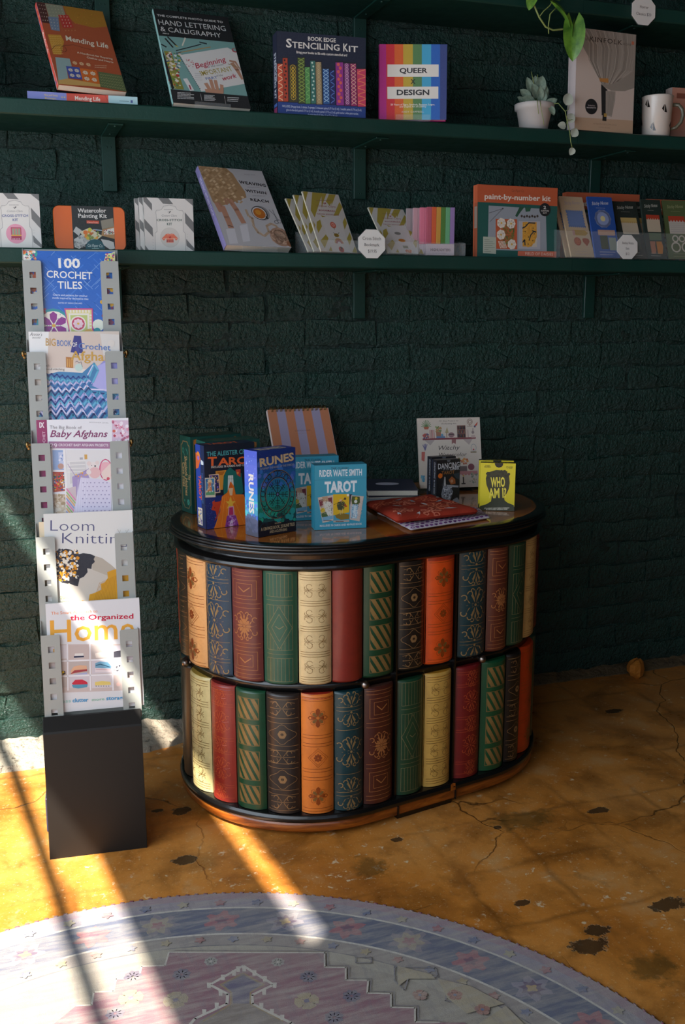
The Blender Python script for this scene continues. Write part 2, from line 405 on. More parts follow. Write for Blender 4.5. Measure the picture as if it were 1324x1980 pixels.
# ---------------------------------------------------------------- the room
def struct(name, mb, mat, parent=None, fix=True):
    o = mb.obj(name, mat, parent, fix=fix)
    if parent is None: o['kind'] = 'structure'
    return o
X0 = -1.40                                   # back-left corner; the left wall runs 7 degrees off square
struct('floor', MB().box((-2.2, -5.9, -0.12), (4.4, 0.2, 0.0)), M['floor'])
ce = MB(); ce.add([(x, y, z) for z in (3.45, 3.55) for x, y in ((-1.42, 0.2), (4.4, 0.2), (4.4, -5.9), (-0.70, -5.9))], [(0, 1, 2, 3), (7, 6, 5, 4), (0, 4, 5, 1), (1, 5, 6, 2), (2, 6, 7, 3), (3, 7, 4, 0)])
struct('ceiling', ce, M['plaster'])
struct('wall_right', MB().box((4.2, -5.9, 0.0), (4.35, 0.2, 3.45)), M['dark_wall'])
fw = MB()
fw.box((-2.2, -5.75, 0), (-1.1, -5.6, 3.45)).box((1.5, -5.75, 0), (4.2, -5.6, 3.45)).box((-1.1, -5.75, 0), (1.5, -5.6, 0.9)).box((-1.1, -5.75, 2.9), (1.5, -5.6, 3.45))
struct('wall_front', fw, M['dark_wall'])
lw = MB(); T_ = 0.02
LX = 5.7
ZB0, ZB1, ZS0, ZS1 = 0.45, 2.560, 3.056, 3.148
lw.box((-0.1, -T_, 0), (LX, 0, ZB0)).box((-0.1, -T_, ZB1), (LX, 0, ZS0)).box((-0.1, -T_, ZS1), (LX, 0, 3.45))
lw.box((-0.1, -T_, ZB0), (0.3, 0, ZB1)).box((4.8, -T_, ZB0), (LX, 0, ZB1)).box((-0.1, -T_, ZS0), (0.3, 0, ZS1)).box((2.67, -T_, ZS0), (LX, 0, ZS1))
wl = struct('wall_left', lw, M['dark_wall']); wl.location = (X0, 0, 0); wl.rotation_euler = (0, 0, radians(-83))
wf = MB(); wf.box((0.3, -0.03, ZB0), (4.8, 0.0, ZB0 + 0.03)); wf.box((0.3, -0.03, 2.356), (4.8, -0.012, 2.388))
for x in (0.3, 4.77): wf.box((x, -0.03, ZB0), (x + 0.03, 0.0, ZB1))
w1 = struct('window_1', wf, M['frame_dark']); w1.location = (X0, 0, 0); w1.rotation_euler = (0, 0, radians(-83))

# back wall: painted bricks standing proud of recessed joints
wb = MB(); rnd = random.Random(3)
import mathutils.noise as mn
def relief(x, z): return 0.007 * mn.noise(Vector((x * 22, z * 26, 0.3))) + 0.005 * mn.noise(Vector((x * 70, z * 70, 3.3)))
wb.grid(240, 190, lambda a, b: (-0.4 + 3.1 * a, 0.0370 - relief(-0.4 + 3.1 * a, 2.4 * b), 2.4 * b))
wb.box((-2.2, 0.052, 0), (4.4, 0.2, 3.45))
wall = struct('wall_back', wb, M['wall_paint'], fix=False)
CH, BL = 0.0725, 0.218
def brick_mesh(seed, L=BL - 0.006, H=CH - 0.006):
    r = random.Random(seed); mb = MB(); nu, nv = 5, 2
    J = {}
    def fr(a, b):
        i, j = round(a * nu), round(b * nv); edge = i in (0, nu) or j in (0, nv)
        return ((a - .5) * L + r.uniform(-.004, .004), (0.0020 if edge else 0) + r.uniform(-.0016, .0016), (b - .5) * H + r.uniform(-.0045, .0045) * edge)
    P = [[fr(i / nu, j / nv) for i in range(nu + 1)] for j in range(nv + 1)]
    vs = [p for row in P for p in row]; W_ = nu + 1
    fs = [(j * W_ + i, j * W_ + i + 1, (j + 1) * W_ + i + 1, (j + 1) * W_ + i) for j in range(nv) for i in range(nu)]
    rim = [i for i in range(W_)] + [j * W_ + nu for j in range(1, nv + 1)] + [nv * W_ + i for i in range(nu - 1, -1, -1)] + [j * W_ for j in range(nv - 1, 0, -1)]
    mb.add(vs, fs, True); n = len(rim)
    mb.add([vs[k] for k in rim] + [(vs[k][0] * 1.012, 0.0085, vs[k][2] * 1.04) for k in rim], [((q + 1) % n, q, n + q, n + (q + 1) % n) for q in range(n)]); return mb
bm_ = [brick_mesh(40 + i) for i in range(9)]; bmeshes = [b.mesh('brick', M['wall_paint'], fix=False) for b in bm_]
spots = []
for j in range(33):
    for i in range(-2, 13):
        x = -0.05 + i * BL + (0.5 * BL if j % 2 else 0) + rnd.uniform(-.008, .008); z = 0.014 + (j + .5) * CH
        if -0.40 < x < 2.62: spots.append((x, z + rnd.uniform(-.003, .003)))
def inview(x, z):
    v = Vector((x, 0.02, z)) - cam.location; d = v.dot(fwd); px = 662 + F_PX * v.dot(rgt) / d; py = 990 - F_PX * v.dot(upv) / d
    return max(0, -px - 30, px - 1354, -py - 20, py - 1500), d
spots.sort(key=lambda p: (inview(*p)[0] > 0, inview(*p)[1]))
rest = MB()
for k, (x, z) in enumerate(spots):
    v = rnd.randrange(9)
    if k < 300:
        o = bpy.data.objects.new('brick', bmeshes[v]); COL.objects.link(o); o.parent = wall
        o.location = (x, 0.0315 + rnd.uniform(-.002, .002), z); o.rotation_euler = (rnd.uniform(-.02, .02), rnd.uniform(-.016, .016), rnd.uniform(-.012, .012))
    else:
        b = bm_[v]; rest.add([(p[0] + x, p[1] + 0.0315, p[2] + z) for p in b.v], b.f, True)
o = rest.obj('brickwork', M['wall_paint'], wall, fix=False); o['kind'] = 'stuff'

# crumbling unpainted strip of mortar and old skirting along the foot of the wall
t = NT('crumbling_plaster'); co = t.coord(); sx = t.n('SeparateXYZ', i_0=co)
f = t.ramp(t.math('MULTIPLY_ADD', sx.outputs[0], 0.3, 0.1), [(0.1, '#b0a796'), (0.24, '#938675'), (0.5, '#65543a')])
f = t.mix(t.ramp(t.noise(42, 6, 0.78, co), [(0.38, 0.75), (0.47, 0.0)]), f, '#2d241a')
f = t.mix(t.math('MULTIPLY', t.ramp(t.noise(16, 4, 0.6, co), [(0.55, 0.0), (0.66, 1.0)]), 0.35), f, '#b07c40')
t.set(Base_Color=f, Roughness=0.85, Normal=t.bump(t.noise(90, 6, 0.75, co), 0.8, 0.01)); M['rubble'] = t.m
rb = MB()
def strip(a, b):
    x = -0.45 + 3.1 * a; left = max(0.0, min(1.0, (0.62 - x) / 0.3)); wdt = 0.045 + 0.105 * left
    y = 0.042 - (wdt + .012) * b
    n = mn.noise(Vector((x * 19, y * 30, 1))) * 0.5 + mn.noise(Vector((x * 55, y * 70, 5))) * 0.35 + mn.noise(Vector((x * 5, 0, 9))) * 0.4
    h = (0.022 + 0.014 * n) * (1 - b) ** 0.8 + (0.010 * left) * (1 if b < 0.93 else 0) + 0.006 * n * (1 - b)
    if b > 0.99: h = -0.002
    return (x, y + 0.006 * n * (b if b < 0.99 else 1.6), max(h, -0.002))
rb.grid(520, 14, strip, smooth=False)
struct('baseboard_back', rb, M['rubble'], fix=False)
# loose lump of rock by the wall foot
r_ = random.Random(12); st = MB(); st.ball((0, 0, 0), 0.034, 9, 7, (1.1, .8, .95))
st.v = [(x * (1 + r_.uniform(-.2, .2)), y * (1 + r_.uniform(-.2, .2)), z * (1 + r_.uniform(-.2, .2)) + .03) for x, y, z in st.v]; st.s = [False] * len(st.s)
so = st.obj('rock', plain('ochre_rock', '#b5701f', 0.8, grain=0.3, gscale=25, bump=0.6)); so.location = (1.945, -0.055, 0.003); so.rotation_euler = (0, 0, 0.6)
tag(so, 'lump of orange-brown rock lying at the foot of the wall right of the cabinet', 'rock')

# ---------------------------------------------------------------- wall shelves on painted steel brackets
def ztop(x): return 1.680 + 0.0058 * (x - 0.04)
ZL, ZT = 1.348, 2.022
FRONT = -0.205
def shelf(label, zf, brackets, drop):
    root = thing('wall_shelf', label, 'shelf', (1.0, 0, zf(1.0)), group=None)
    for xa, xb in ((-0.62, 1.5405), (1.5415, 2.7)):
        mb = MB(); th = 0.036
        M_ = Matrix.Translation((0, 0, 0))
        def P(x, y, dz): return (x - 1.0, y, zf(x) - zf(1.0) + dz)
        prof = [(FRONT + .003, 0), (FRONT, -.003), (FRONT, -th + .003), (FRONT + .003, -th), (0.028, -th), (0.028, 0)]
        n = 14; vs = []; n2 = len(prof)
        for i in range(n + 1):
            x = xa + (xb - xa) * i / n
            for q, (y, dz) in enumerate(prof):
                w = 0.0009 * mn.noise(Vector((x * 4, q * .3, zf(1.0) * 9)))
                vs.append(P(x, y + (w if q < 4 else 0), dz + (w * .8 if 0 < q < 5 else 0)))
        fs = [[i * n2 + q, i * n2 + (q + 1) % n2, (i + 1) * n2 + (q + 1) % n2, (i + 1) * n2 + q] for i in range(n) for q in range(n2)]
        fs += [list(range(n2)), [n * n2 + q for q in range(n2)][::-1]]
        mb.add(vs, fs); mb.obj('board', M['shelf_paint'], root)
    for bx in brackets:
        zb = zf(bx) - zf(1.0) - 0.036
        b = MB(); b.box((bx - 1.018, 0.016, zb - drop), (bx - .982, 0.0270, zb - .001), .0015).box((bx - 1.018, FRONT + .045, zb - .005), (bx - .982, 0.0270, zb - .0005), .0012)
        bo = b.obj('bracket', M['shelf_paint'], root)
        for dx, dz in ((-.005, -.03), (.005, -.03), (-.003, -drop + .015), (.003, -drop + .015)):
            MB().ball((bx - 1 + dx, 0.0158, zb + dz), .0022, 8, 5, (1, .5, 1)).obj('screw_head', M['shelf_paint'], bo)
        for y in (-.03, FRONT + .06): MB().ball((bx - 1, y, zb - .0052), .0042, 8, 5, (1, 1, .6)).obj('screw_head', M['shelf_paint'], bo)
    return root
shelf('dark green painted plank shelf holding the rainbow book and the potted plant, second from top', ztop, (0.298, 0.985, 1.744), .139)
shelf('dark green painted plank shelf with the craft kits, lowest of the three', lambda x: ZL, (0.298, 0.985, 1.744), .131)
shelf('topmost dark green painted plank shelf, cut off by the upper edge', lambda x: ZT, (0.298, 0.985, 1.744), .139)

# ---------------------------------------------------------------- the drum cabinet dressed in old book spines
CX, CY, CL, CA, R0 = 0.868, -0.346, 0.172, 0.207, 0.319
PER = 4 * CL + 2 * pi * R0
def sp(s, d, z):
    """s metres along the girth (0 = middle of the front), d metres outward from the body line, in cabinet-local coordinates"""
    q = pi * R0; s = (s + PER / 2) % PER - PER / 2
    sg = 1 if s >= 0 else -1; a = abs(s)
    if a < CL: u, v, nu, nv = a, -R0, 0, -1
    elif a < CL + q: th = (a - CL) / R0; u, v, nu, nv = CL + R0 * sin(th), -R0 * cos(th), sin(th), -cos(th)
    else: u, v, nu, nv = 2 * CL - (a - q), R0, 0, 1
    return (sg * (u + nu * d), v + nv * d, z)
cab = thing('display_cabinet', 'low black oval drum cabinet faced with two rows of old book spines, on the floor', 'cabinet', (CX, CY, 0), (0, 0, CA))
M['ebony'] = plain('black_lacquer', '#0d0c0c', 0.27, coat=0.25, grain=0.2, gscale=40, bump=0.05)
t = NT('amber_wood'); co = t.mapped(t.coord(), (1, 1, 6)); w = t.noise(9, 5, 0.65, co, 1.2)
t.set(Base_Color=t.ramp(w, [(0.3, '#5a2a0c'), (0.5, '#8f4a16'), (0.72, '#a8621f')]), Roughness=0.3, Coat_Weight=0.3, Normal=t.bump(t.noise(60, 4, 0.6, co), 0.08, 0.002)); M['amber'] = t.m
t = NT('burl_top'); co = t.mapped(t.coord(), (1, 3.2, 1)); w = t.noise(7, 6, 0.62, co, 1.6)
t.set(Base_Color=t.ramp(w, [(0.25, '#6b3510'), (0.5, '#a45e1f'), (0.75, '#c07a2c')]), Roughness=t.ramp(t.noise(30, 3, .5, co), [(0.3, .10), (0.7, .17)]), Coat_Weight=0.6, Coat_Roughness=0.06); M['burl'] = t.m
def sweep(mb, prof, n=150, closed=True, s0=0.0, s1=PER):
    m = len(prof); vs = []; cnt = n if closed else n + 1
    for i in range(cnt):
        s = s0 + (s1 - s0) * i / n
        for d, z in prof: vs.append(sp(s, d, z))
    fs = []
    for i in range(n):
        j = (i + 1) % n if closed else i + 1
        for k in range(m - 1): fs.append([i * m + k, j * m + k, j * m + k + 1, i * m + k + 1])
    return mb.add(vs, fs, True)
def cap(mb, d, z, n=150):
    vs = [sp(PER * i / n, d, z) for i in range(n)]; return mb.add(vs, [list(range(n))])
def soft(pts, r=3):                      # round a profile's corners a little
    out = []
    for i, p in enumerate(pts):
        if 0 < i < len(pts) - 1:
            a, b = pts[i - 1], pts[i + 1]
            for f, g_ in ((.25, 0), (0, 0), (0, .25)): out.append((p[0] + (a[0] - p[0]) * f + (b[0] - p[0]) * g_, p[1] + (a[1] - p[1]) * f + (b[1] - p[1]) * g_))
        else: out.append(p)
    return out
mb = MB(); sweep(mb, [(-.022, .04), (-.022, .349), (-.013, .349), (-.0125, .3725), (-.022, .3725), (-.022, .64)]); cap(mb, -.022, .04)
mb.obj('body', M['ebony'], cab)
mb = MB(); sweep(mb, soft([(-.02, .637), (.004, .638), (.0095, .644), (.0075, .651), (.0, .655), (-.014, .656), (-.014, .677), (-.005, .6775)])); mb.obj('upper_moulding', M['ebony'], cab)
mb = MB(); sweep(mb, [(-.012, .012), (.0045, .012), (.0075, .016), (.0075, .036), (.004, .0375)]); cap(mb, -.012, .012); mb.obj('plinth', M['amber'], cab, 'amber veneered plinth')
mb = MB(); sweep(mb, soft([(-.02, .0575), (-.004, .0565), (.008, .055), (.0125, .047), (.0115, .039), (.004, .0365), (-.02, .0365)])); mb.obj('base_moulding', M['ebony'], cab)
bead = []
for z, r in ((.6815, .0045), (.6885, .0035), (.6945, .0035)):
    for k in range(5):
        a = -pi / 2 + pi * k / 4; bead.append((.0125 + (.003 if z < .685 else (.0015 if z < .69 else 0)) + r * .8 * cos(a), z + r * sin(a)))
mb = MB(); sweep(mb, [(-.012, .677)] + bead + [(.008, .6995), (-.009, .7)]); mb.obj('top_rim', M['ebony'], cab, 'black beaded rim')
mb = MB(); cap(mb, -.0085, .70, 200); mb.obj('table_top', M['burl'], cab, 'polished brown wooden top')
for s0, s1 in ((-.10, .062), (-.9, -.8), (.75, .85), (1.2, 1.3)):
    ft = MB(); n = 8; vs = []
    for i in range(n + 1):
        s = s0 + (s1 - s0) * i / n; vs += [sp(s, .002, 0), sp(s, .002, .013), sp(s, -.06, 0), sp(s, -.06, .013)]
    fs = [f for i in range(n) for f in ([4 * i, 4 * i + 4, 4 * i + 5, 4 * i + 1], [4 * i + 2, 4 * i + 3, 4 * i + 7, 4 * i + 6])] + [[0, 1, 3, 2], [4 * n, 4 * n + 2, 4 * n + 3, 4 * n + 1]]
    ft.add(vs, fs); ft.obj('foot', M['ebony'], cab)
for s in (-.1035, .0675):
    for z0, z1 in ((.013, .7),):
        m_ = MB(); m_.add([sp(s - .0022, -.02, z0 + .04), sp(s - .0022, -.003, z0 + .04), sp(s + .0022, -.003, z0 + .04), sp(s + .0022, -.02, z0 + .04),
                           sp(s - .0022, -.02, .655), sp(s - .0022, -.003, .655), sp(s + .0022, -.003, .655), sp(s + .0022, -.02, .655)],
                          [(0, 1, 5, 4), (1, 2, 6, 5), (2, 3, 7, 6)]); m_.obj('stile', M['ebony'], cab)
    g_ = MB(); g_.box((-.0012, 0, 0), (.0012, .006, .026), M=Matrix.Translation(Vector(sp(s, .0125, .012)))); g_.obj('joint_gap', M['ebony'], cab)
m = MB(); m.add([sp(s_, d_, z_) for s_, d_, z_ in ((.050, .0132, .0385), (.0655, .0132, .0375), (.0655, .0118, .0555), (.058, .0105, .0565), (.051, .0125, .0545))], [(0, 1, 2, 3, 4)]); m.obj('chipped_patch', M['amber'], cab, 'bare wood showing through chipped black lacquer')
for s in (-.6985, -.1935, .1455):
    k = MB(); a = sp(s, -.014, .361); b = sp(s, -.004, .361); k.tube([a, b], .004, 8); k.ball(sp(s, .0035, .361), .0098, 14, 10); k.obj('knob', M['pewter'], cab, 'round pewter knob')

# gilded spines -----------------------------------------------------------------
GOLD, GDK = '#a37b45', '#7a5a2c'
def scroll(A, cx, cy, r, c, wd=.011):
    """symmetrical curled ornament"""
    A.hold()
    for sx_ in (-1, 1):
        for sy_ in (-1, 1):
            A.O(cx + sx_ * r * .55, cy + sy_ * r * .09, r * .20, wd, c, 7, a0=(0 if sx_ > 0 else pi), a1=(0 if sx_ > 0 else pi) + sx_ * sy_ * -4.2)
            A.L([(cx + sx_ * r * .1, cy + sy_ * r * .02), (cx + sx_ * r * .45, cy + sy_ * r * .16), (cx + sx_ * r, cy + sy_ * r * .12)], wd, c)
        A.L([(cx, cy), (cx + sx_ * r * .95, cy)], wd, c)
        A.C(cx + sx_ * r * .95, cy, wd * 1.3, c, 5)
    A.hold(False)
def arabesque(A, cx, cy, r, c, wd=.012):
    """cream-book motif: facing scrolls around a row of dots"""
    k = r; A.hold(); asp = A.w / A.h
    for sx_ in (-1, 1):
        for sy_ in (-1, 1):
            A.O(cx + sx_ * k * .55, cy + sy_ * k * .33 * asp, k * .26, wd, c, 7, a0=pi / 2 * sy_, a1=pi / 2 * sy_ + 4.4 * sx_)
            A.O(cx + sx_ * k * .82, cy + sy_ * k * .22 * asp, k * .16, wd, c, 6, a0=0, a1=4.0 * sy_)
            A.L([(cx + sx_ * k * .25, cy + sy_ * k * .2 * asp), (cx + sx_ * k * .7, cy)], wd, c)
        A.L([(cx + sx_ * k * .2, cy), (cx + sx_ * k, cy)], wd, c)
        for q in range(3): A.C(cx + sx_ * k * (.06 + q * .07), cy + (q % 2) * k * .07 * asp, wd * .8, c, 4)
    A.hold(False)
def leafy(A, cx, cy, r, c, n=8, half=0, seed=0):
    """damask tuft: curved leaves with curled tips; half: 0 full, 1 upper, -1 lower"""
    A.hold(); u, v = A.uv(cx, cy); R = r * A.w
    for i in range(n):
        a = 2 * pi * i / n + pi / 2
        if half and sin(a) * half < -0.2: continue
        k = 1.0 if i % 2 == 0 else .82
        for sd_ in (-1, 1):
            pts = []; 
            for j in range(6):
                tt = j / 5; aa = a + sd_ * .34 * tt * tt; pts.append((u + cos(aa) * R * k * (.12 + .88 * tt), v + sin(aa) * R * k * (.12 + .88 * tt)))
            A.Lu(pts[:3], A.w * .030, c); A.Lu(pts[2:5], A.w * .042, c); A.Lu(pts[4:], A.w * .022, c)
        A.raw([(u + cos(a + .1) * R * k * .3, v + sin(a + .1) * R * k * .3), (u + cos(a) * R * k * .62, v + sin(a) * R * k * .62), (u + cos(a - .1) * R * k * .3, v + sin(a - .1) * R * k * .3), (u + cos(a) * R * .1, v + sin(a) * R * .1)], c)
    A.hold(False)
def damask(A, cx, cy, r, c, half=0):
    a = A.w / A.h; A.hold(); sys_ = (-1, 1) if not half else ((-1,) if half > 0 else (1,))
    for sy_ in sys_:
        A.P([(cx, cy + sy_ * r * 1.0 * a), (cx + .07 * r, cy + sy_ * r * .72 * a), (cx, cy + sy_ * r * .45 * a), (cx - .07 * r, cy + sy_ * r * .72 * a)], c)
        for sx_ in (-1, 1):
            A.P([(cx + sx_ * .04 * r, cy + sy_ * .12 * r * a), (cx + sx_ * .30 * r, cy + sy_ * .55 * r * a), (cx + sx_ * .22 * r, cy + sy_ * .72 * r * a), (cx + sx_ * .08 * r, cy + sy_ * .45 * r * a)], c)
            A.P([(cx + sx_ * .12 * r, cy + sy_ * .08 * r * a), (cx + sx_ * .62 * r, cy + sy_ * .42 * r * a), (cx + sx_ * .50 * r, cy + sy_ * .16 * r * a)], c)
            A.P([(cx + sx_ * .2 * r, cy + sy_ * .03 * r * a), (cx + sx_ * .95 * r, cy + sy_ * .12 * r * a), (cx + sx_ * .6 * r, cy - sy_ * .02 * r * a)], c)
            for ox, oy, rr_, s_, ln in ((.42, .74, .17, 0, 4.2), (.80, .50, .17, .6, 4.0), (.24, .95, .11, -.6, 3.8)):
                a0 = (s_ if sx_ > 0 else pi - s_); A.O(cx + sx_ * ox * r, cy + sy_ * oy * r * a, rr_ * r, .055 * r * .8 + .008, c, 7, a0=a0, a1=a0 + sx_ * sy_ * -ln)
    A.C(cx, cy, .09 * r, c, 8); A.hold(False)
def hline(A, y, c, wd=.0045, x0=.05, x1=.95):
    A.R(x0, y - wd / 2, x1, y + wd / 2, c, 8)
def frame(A, x0, y0, x1, y1, c, wd=.012):
    hy = wd * A.w / A.h; A.hold(); A.R(x0, y0, x1, y0 + hy, c, 8); A.R(x0, y1 - hy, x1, y1, c, 8); A.R(x0, y0, x0 + wd, y1, c); A.R(x1 - wd, y0, x1, y1, c); A.hold(False)
def sp_cream(A, c=GDK):
    n = 5 if A.kind2 else 4
    for k in range(n + 1):
        y = .05 + .90 * k / n
        for q in (-1, 0, 1): hline(A, min(max(y + q * .021, .012), .985), c, .0042)
        if k < n: arabesque(A, .5, y + .45 / n, .33, c)
def sp_orange(A, c='#8a3f12'):
    for y in (.025, .05): hline(A, y, c, .004)
    for y in (.955, .98): hline(A, y, c, .004)
    for y in (.335, .36, .405, .43, .62, .645, .69, .715): hline(A, y, c, .004)
    for cy in (.19, .85):
        for k in range(8): A.flower(.5, cy, .30 if k % 2 == 0 else .22, 1, c if k % 2 == 0 else GDK, None, .30, a0=pi / 4 * k)
        A.O(.5, cy, .07, .014, c, 10)
        for k in range(4): A.O(.5 + .2 * cos(pi / 2 * k + pi / 4), cy + .2 * sin(pi / 2 * k + pi / 4) * A.w / A.h, .07, .01, c, 8)
    a = A.w / A.h
    for r in (.30, .23): A.L([(.5 - r, .525), (.5, .525 - r * a), (.5 + r, .525), (.5, .525 + r * a)], .010, c, True)
    for k in range(8): A.flower(.5, .525, .13, 1, c, None, .35, a0=pi / 4 * k)
def sp_teal(A, c='#8a7048'):
    for y in (.125, .155, .315, .69, .845, .875): hline(A, y, c, .0035)
    damask(A, .5, .118, .42, c, 1); damask(A, .5, .168, .42, c, -1); damask(A, .5, .50, .46, c); damask(A, .5, .838, .42, c, 1); damask(A, .5, .885, .42, c, -1)
def sp_maroon(A, c='#a2683c'):
    for y in (.03, .06, .30, .34, .655, .69, .93, .965): hline(A, y, c, .0035)
    for y0, y1 in ((.095, .265), (.725, .895)):
        frame(A, .13, y0, .87, y1, c, .013); frame(A, .25, y0 + .03, .75, y1 - .03, c, .013)
        m = (y0 + y1) / 2; A.L([(.34, m - .022), (.5, m + .018), (.68, m - .022)], .03, c)
    damask(A, .5, .50, .38, c); A.flower(.5, .50, .22, 8, c, None, .25)
def sp_lines(A, c='#7a7350'):
    a = A.w / A.h
    for y0, y1 in ((.02, .22), (.76, .97)):
        frame(A, .13, y0, .87, y1, c, .011); A.hold()
        for k in range(1, 7): A.R(.13 + .74 * k / 7 - .005, y0, .13 + .74 * k / 7 + .005, y1, c)
        A.hold(False)
    for y in (.25, .725): hline(A, y, c, .003, .12, .88)
    frame(A, .13, .29, .87, .69, c, .011); A.hold()
    for k in range(1, 7):
        x = .13 + .74 * k / 7; e = abs(x - .5) / .37; A.R(x - .005, .29, x + .005, .29 + .2 * e, c); A.R(x - .005, .69 - .2 * e, x + .005, .69, c)
    A.hold(False)
    A.L([(.5, .30), (.86, .49), (.5, .68), (.14, .49)], .013, c, True); A.L([(.5, .37), (.72, .49), (.5, .61), (.28, .49)], .012, c, True)
    A.L([(.4, .478), (.5, .50), (.62, .475)], .02, c)
def sp_red(A, c='#a8482a'):
    for y in (.045, .065, .155, .175, .445, .465, .56, .58, .85, .87, .96): hline(A, y, c, .0032)
    for y, r in ((.11, .2), (.31, .26), (.512, .2), (.71, .26), (.915, .18)): damask(A, .55, y, r * 1.2, c)
def sp_plain(A): pass
def sp_stripe(A, c='#86693c'):
    ys = ((.055, .235), (.275, .455), (.50, .75), (.795, .955)) if A.kind2 else ((.045, .235), (.285, .475), (.525, .745), (.80, .955))
    a = A.w / A.h
    for y0, y1 in ys:
        frame(A, .14, y0, .84, y1, c, .014); u0, v0 = A.uv(.16, y1 - .006); u1, v1 = A.uv(.82, y0 + .006)
        W_, H_ = u1 - u0, v1 - v0; sl = W_ * .55 * (H_ / (A.h * .19)); bw = W_ * .19; A.hold()
        for k in range(-3, 5):
            for j in range(7):
                t0, t1 = j / 7, (j + 1) / 7; X = lambda t_, o: min(max(u0 + W_ * .33 * k + sl * (1 - t_) + o, u0), u1)
                a0, b0, a1, b1 = X(t0, 0), X(t0, bw), X(t1, 0), X(t1, bw)
                if b0 - a0 > 1e-5 or b1 - a1 > 1e-5: A.raw([(a0, v0 + H_ * t0), (b0, v0 + H_ * t0), (b1, v0 + H_ * t1), (a1, v0 + H_ * t1)], c)
        A.hold(False)
def sp_black(A, c='#8a6a45'):
    for y in (.04, .195, .235, .425, .465, .575, .615, .80, .84, .975): hline(A, y, c, .0036)
    a = A.w / A.h
    for cy in (.33, .71):
        pts = []
        for k in range(32):
            th = 2 * pi * k / 32; r = .27 + .09 * abs(cos(2 * th)) ** 3 + .035 * cos(8 * th) * 0; rx = r * (1.15 if abs(cos(th)) > .7 else 1)
            pts.append((.5 + rx * cos(th), cy + r * .82 * a * sin(th)))
        A.L(pts, .012, c, True); A.flower(.5, cy, .13, 6, c, None, .6); A.C(.5, cy, .045, '#1a1412', 8)
    for cy in (.115, .52, .905): scroll(A, .5, cy, .36, c, .014)

t = NT('old_leather'); co = t.coord(); at = t.n('Attribute', attribute_name='ink').outputs['Color']
f1 = t.noise(38, 5, 0.7, co); f2 = t.noise(230, 3, 0.6, co)
c_ = t.mix(t.math('MULTIPLY', t.ramp(f1, [(0.42, 0.0), (0.75, 1.0)]), 0.28), at, t.mix(1.0, at, (0.35, 0.30, 0.25), 'MULTIPLY'))
t.set(Base_Color=c_, Roughness=t.ramp(f1, [(0.3, 0.30), (0.7, 0.42)]), Coat_Weight=0.15, Coat_Roughness=0.25, Normal=t.bump(f2, 0.12, 0.0015)); M['leather'] = t.m
def spine(s0, s1, row, c, pat, k2=False, edge=None):
    z0, z1 = ((.0575, .349), (.3725, .637))[row]
    w = s1 - s0; g_ = .0009; n = 12
    def F(u, v, l=0.0):
        tt = 2 * u / w - 1; bulge = .0135 * (1 - abs(tt) ** 2.6) - .0095
        top = max(0.0, (v - (z1 - z0 - .006)) / .006) if row == 0 else 0
        bot = max(0.0, (.006 - v) / .006) if row == 1 else 0
        return sp(s0 + g_ + (w - 2 * g_) * u / w, bulge + l - .004 * (top * top + bot * bot), z0 + v)
    mb = MB(); mb.ink(c); h = z1 - z0
    V = [0, .0015, .003, .0045, .006, h / 2, h - .006, h - .0045, h - .003, h - .0015, h]
    us = [w * i / n for i in range(n + 1)]
    vs = [F(u, v) for v in V for u in us]; nn = n + 1
    fs = [[j * nn + i, j * nn + i + 1, (j + 1) * nn + i + 1, (j + 1) * nn + i] for j in range(len(V) - 1) for i in range(n)]
    mb.add(vs, fs, True)
    if edge: mb.ink(edge)
    for v in (0, h):
        vs = [F(u, v) for u in us] + [sp(s0 + g_ + (w - 2 * g_) * u / w, -.024, z0 + v) for u in us]
        mb.add(vs, [[i, i + 1, i + 1 + nn, i + nn] for i in range(n)])
    mb.ink(c)
    for u in (0, w): mb.add([F(u, 0), F(u, h), sp(s0 + g_ + (w - 2 * g_) * u / w, -.024, z1), sp(s0 + g_ + (w - 2 * g_) * u / w, -.024, z0)], [[0, 1, 2, 3]])
    o = mb.obj('book_spine', M['leather'], cab)
    A = Art(w, h, fn=lambda u, v, l: F(u, v, l), lift=.0003, step=.000004); A.kind2 = k2; A.sub = w * .09; pat(A)
    if edge: A.R(.02, .0, .98, .035, edge, 8)
    if A.b.f: A.obj('gilding', M['leather'], o)
    return o
CR, OR, TE, MA, GL, RD, GS, BK, NV = '#cbb083', '#d9501a', '#10353c', '#52241f', '#1e4030', '#6e1f18', '#0f3f27', '#1c1a18', '#16263a'
for s0, s1, c, p in ((-.782, -.6975, '#1f211d', sp_black), (-.6945, -.6005, '#d8a065', sp_orange), (-.5995, -.515, '#17384e', sp_teal), (-.514, -.432, '#68302c', sp_maroon),
                     (-.431, -.3495, '#245240', sp_lines), (-.3485, -.271, '#d0b888', sp_cream), (-.270, -.1935, '#7c261c', sp_plain), (-.1925, -.107, GS, sp_stripe),
                     (-.0995, -.0225, BK, sp_black), (-.018, .0635, OR, sp_orange), (.0765, .1620, TE, sp_teal), (.1635, .2365, '#5a2b1f', sp_maroon), (.238, .3185, '#0f3a28', sp_lines),
                     (.3195, .404, '#b9985e', sp_cream), (.405, .485, '#4a1512', sp_red), (.486, .566, BK, sp_black), (.567, .647, TE, sp_teal), (.648, .728, OR, sp_orange), (.729, .809, GS, sp_stripe),
                     (-.864, -.783, OR, sp_plain), (-.945, -.865, GS, sp_stripe), (-1.026, -.946, CR, sp_cream)):
    spine(s0, s1, 1, c, p, edge=('#9c2f18' if c == OR and p is sp_orange and s0 < 0 and s0 > -.1 else None))
